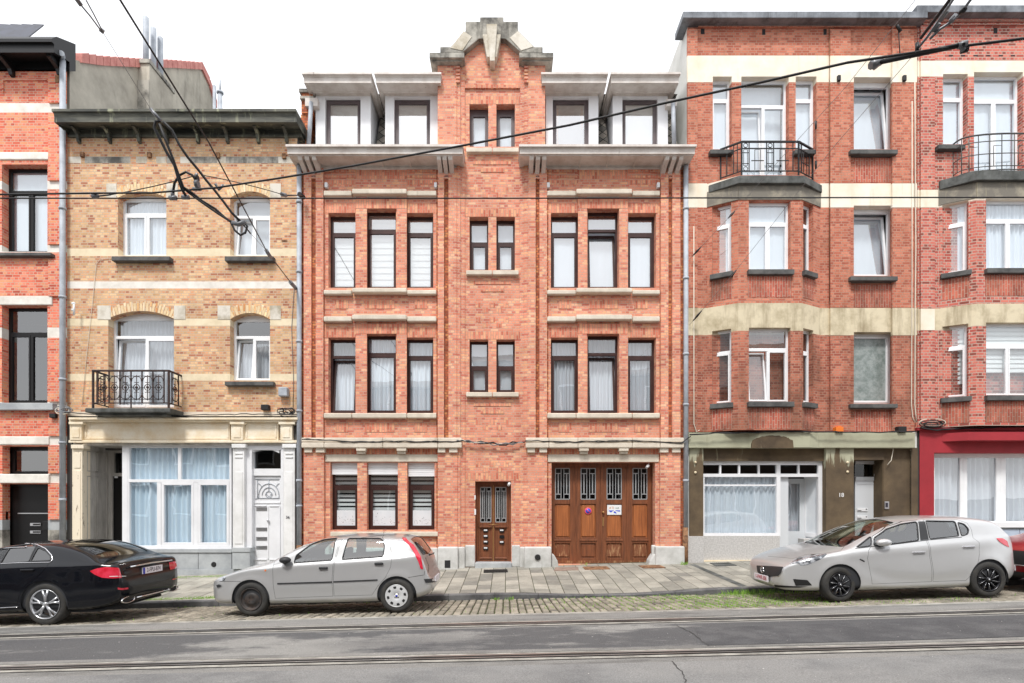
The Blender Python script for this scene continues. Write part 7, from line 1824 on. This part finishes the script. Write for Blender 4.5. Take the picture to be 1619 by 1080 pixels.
cablerun('wall_cable', 'dark cable running above the cream shopfront cornice', [(104,652),(150,655),(285,657),(400,655),(470,656)], (.012,), ('wire',), -.2, .8, 6)
rnd = random.Random(4)
for cx_, cy_, lbl, mt in ((1468,671,'coiled cable bundle above the left corner of the red shopfront','wire'),(110,649,'coiled cable bundle beside the left downpipe','wire_l'),(456,652,'tangled cable bundle above the right pilaster of the cream shopfront','wire')):
    t = thing('cable_coil', lbl, 'cable', (PX(cx_),-.1,PZ(cy_)))
    big = 1.45 if cx_ == 1468 else 1
    for k in range(7):
        rx, ry = rnd.uniform(.10,.24)*big, rnd.uniform(.05,.10); ox, oz = rnd.uniform(-.08,.08), rnd.uniform(-.04,.04); a0 = rnd.uniform(0,6)
        m_ = MB(); m_.tube([(PX(cx_)+ox+rx*math.cos(a0+i*.35), -.12-.01*k, PZ(cy_)+oz+ry*math.sin(a0+i*.35)) for i in range(rnd.randint(14,19))], .012, 5); obj('loop', m_, M['cable_w' if k == 4 else mt], t)
cablerun('wall_cable', 'pale cable running down the joint between the two red brick houses', [(1446,130),(1447,300),(1446,480),(1446,640),(1449,668)], (.014,), ('cable_w',), -.05, .2, 8)
def vrun(lbl, pts, r, mt, y): m_ = MB(); m_.tube([(PX(a,y),y,PZ(b,y)) for a, b in pts], r, 6); single('wall_cable', m_, mt, lbl, 'cable')
vrun('thin pale conduit on the left pier of the number 18 house', [(1097,358),(1097,600),(1097,670),(1101,683),(1106,680)], .012, 'cable_w', -.08)
vrun('thin dark conduit between bay and window of the number 18 house', [(1311.5,40),(1311.5,290),(1311.5,480)], .007, 'rust', -.03)
vrun('thin rust-stained conduit on the right side of the number 18 house', [(1442,160),(1442,420),(1441,640),(1443,660),(1447,668)], .011, 'cable_w', -.08)
vrun('thin white cable curving across the yellow wall', [(130,640),(137,560),(146,480),(152,418),(158,410),(176,408)], .006, 'cable_w', -.02)
vrun('thin grey cable hanging beside the right end of the yellow wall', [(465,456),(464,470),(461,520),(464,600),(463,650)], .007, 'wire_l', -.02)
vrun('pale cable end drooping before the stained wall of number 18', [(1413,690),(1412,712),(1409,728),(1403,735)], .010, 'cable_w', -.02)
# ================================================================ street behind the camera (seen only as reflections)
M['opp'] = brick('opposite_brick', [(0,S(104,88,80)),(.4,S(114,96,86)),(.7,S(92,76,70))], S(116,108,100))
M['opp_r'] = plain('opposite_render', S(140,134,126), .8)
x = -26
for i, (w_, h_, k) in enumerate(((8,9.5,'opp'),(7,11,'opp_r'),(9,9,'opp'),(7,10.5,'opp_r'),(8,9.8,'opp'),(8,11,'opp'))):
    t = thing('terraced_house', ['brick terraced house across the street, far left','rendered terraced house across the street, left','brick terraced house across the street, left of the middle','rendered terraced house across the street, right of the middle','brick terraced house across the street, right','tall brick terraced house across the street, far right'][i], 'house', (x,-17.7,0))
    m_ = MB(); m_.box(x+.02, x+w_-.02, -24, -17.7, -1, h_); obj('wall', m_, M[k], t)
    n = 3; m_ = MB(); g_ = MB()
    for r_ in range(3):
        for c_ in range(n):
            cx2 = x+w_*(c_+.5)/n; z_ = 1.0+r_*3.0
            m_.box(cx2-.6, cx2+.6, -17.7, -17.64, z_, z_+1.9); g_.box(cx2-.5, cx2+.5, -17.64, -17.62, z_+.1, z_+1.8)
    obj('window_frame', m_, M['pvc_w'], t); obj('glazing', g_, M['cglass_d'] if False else M['black_fr'], t)
    m_ = MB(); m_.box(x, x+w_, -17.75+.0, -17.2, h_-.3, h_); obj('cornice', m_, M['cornice_w'], t); x += w_
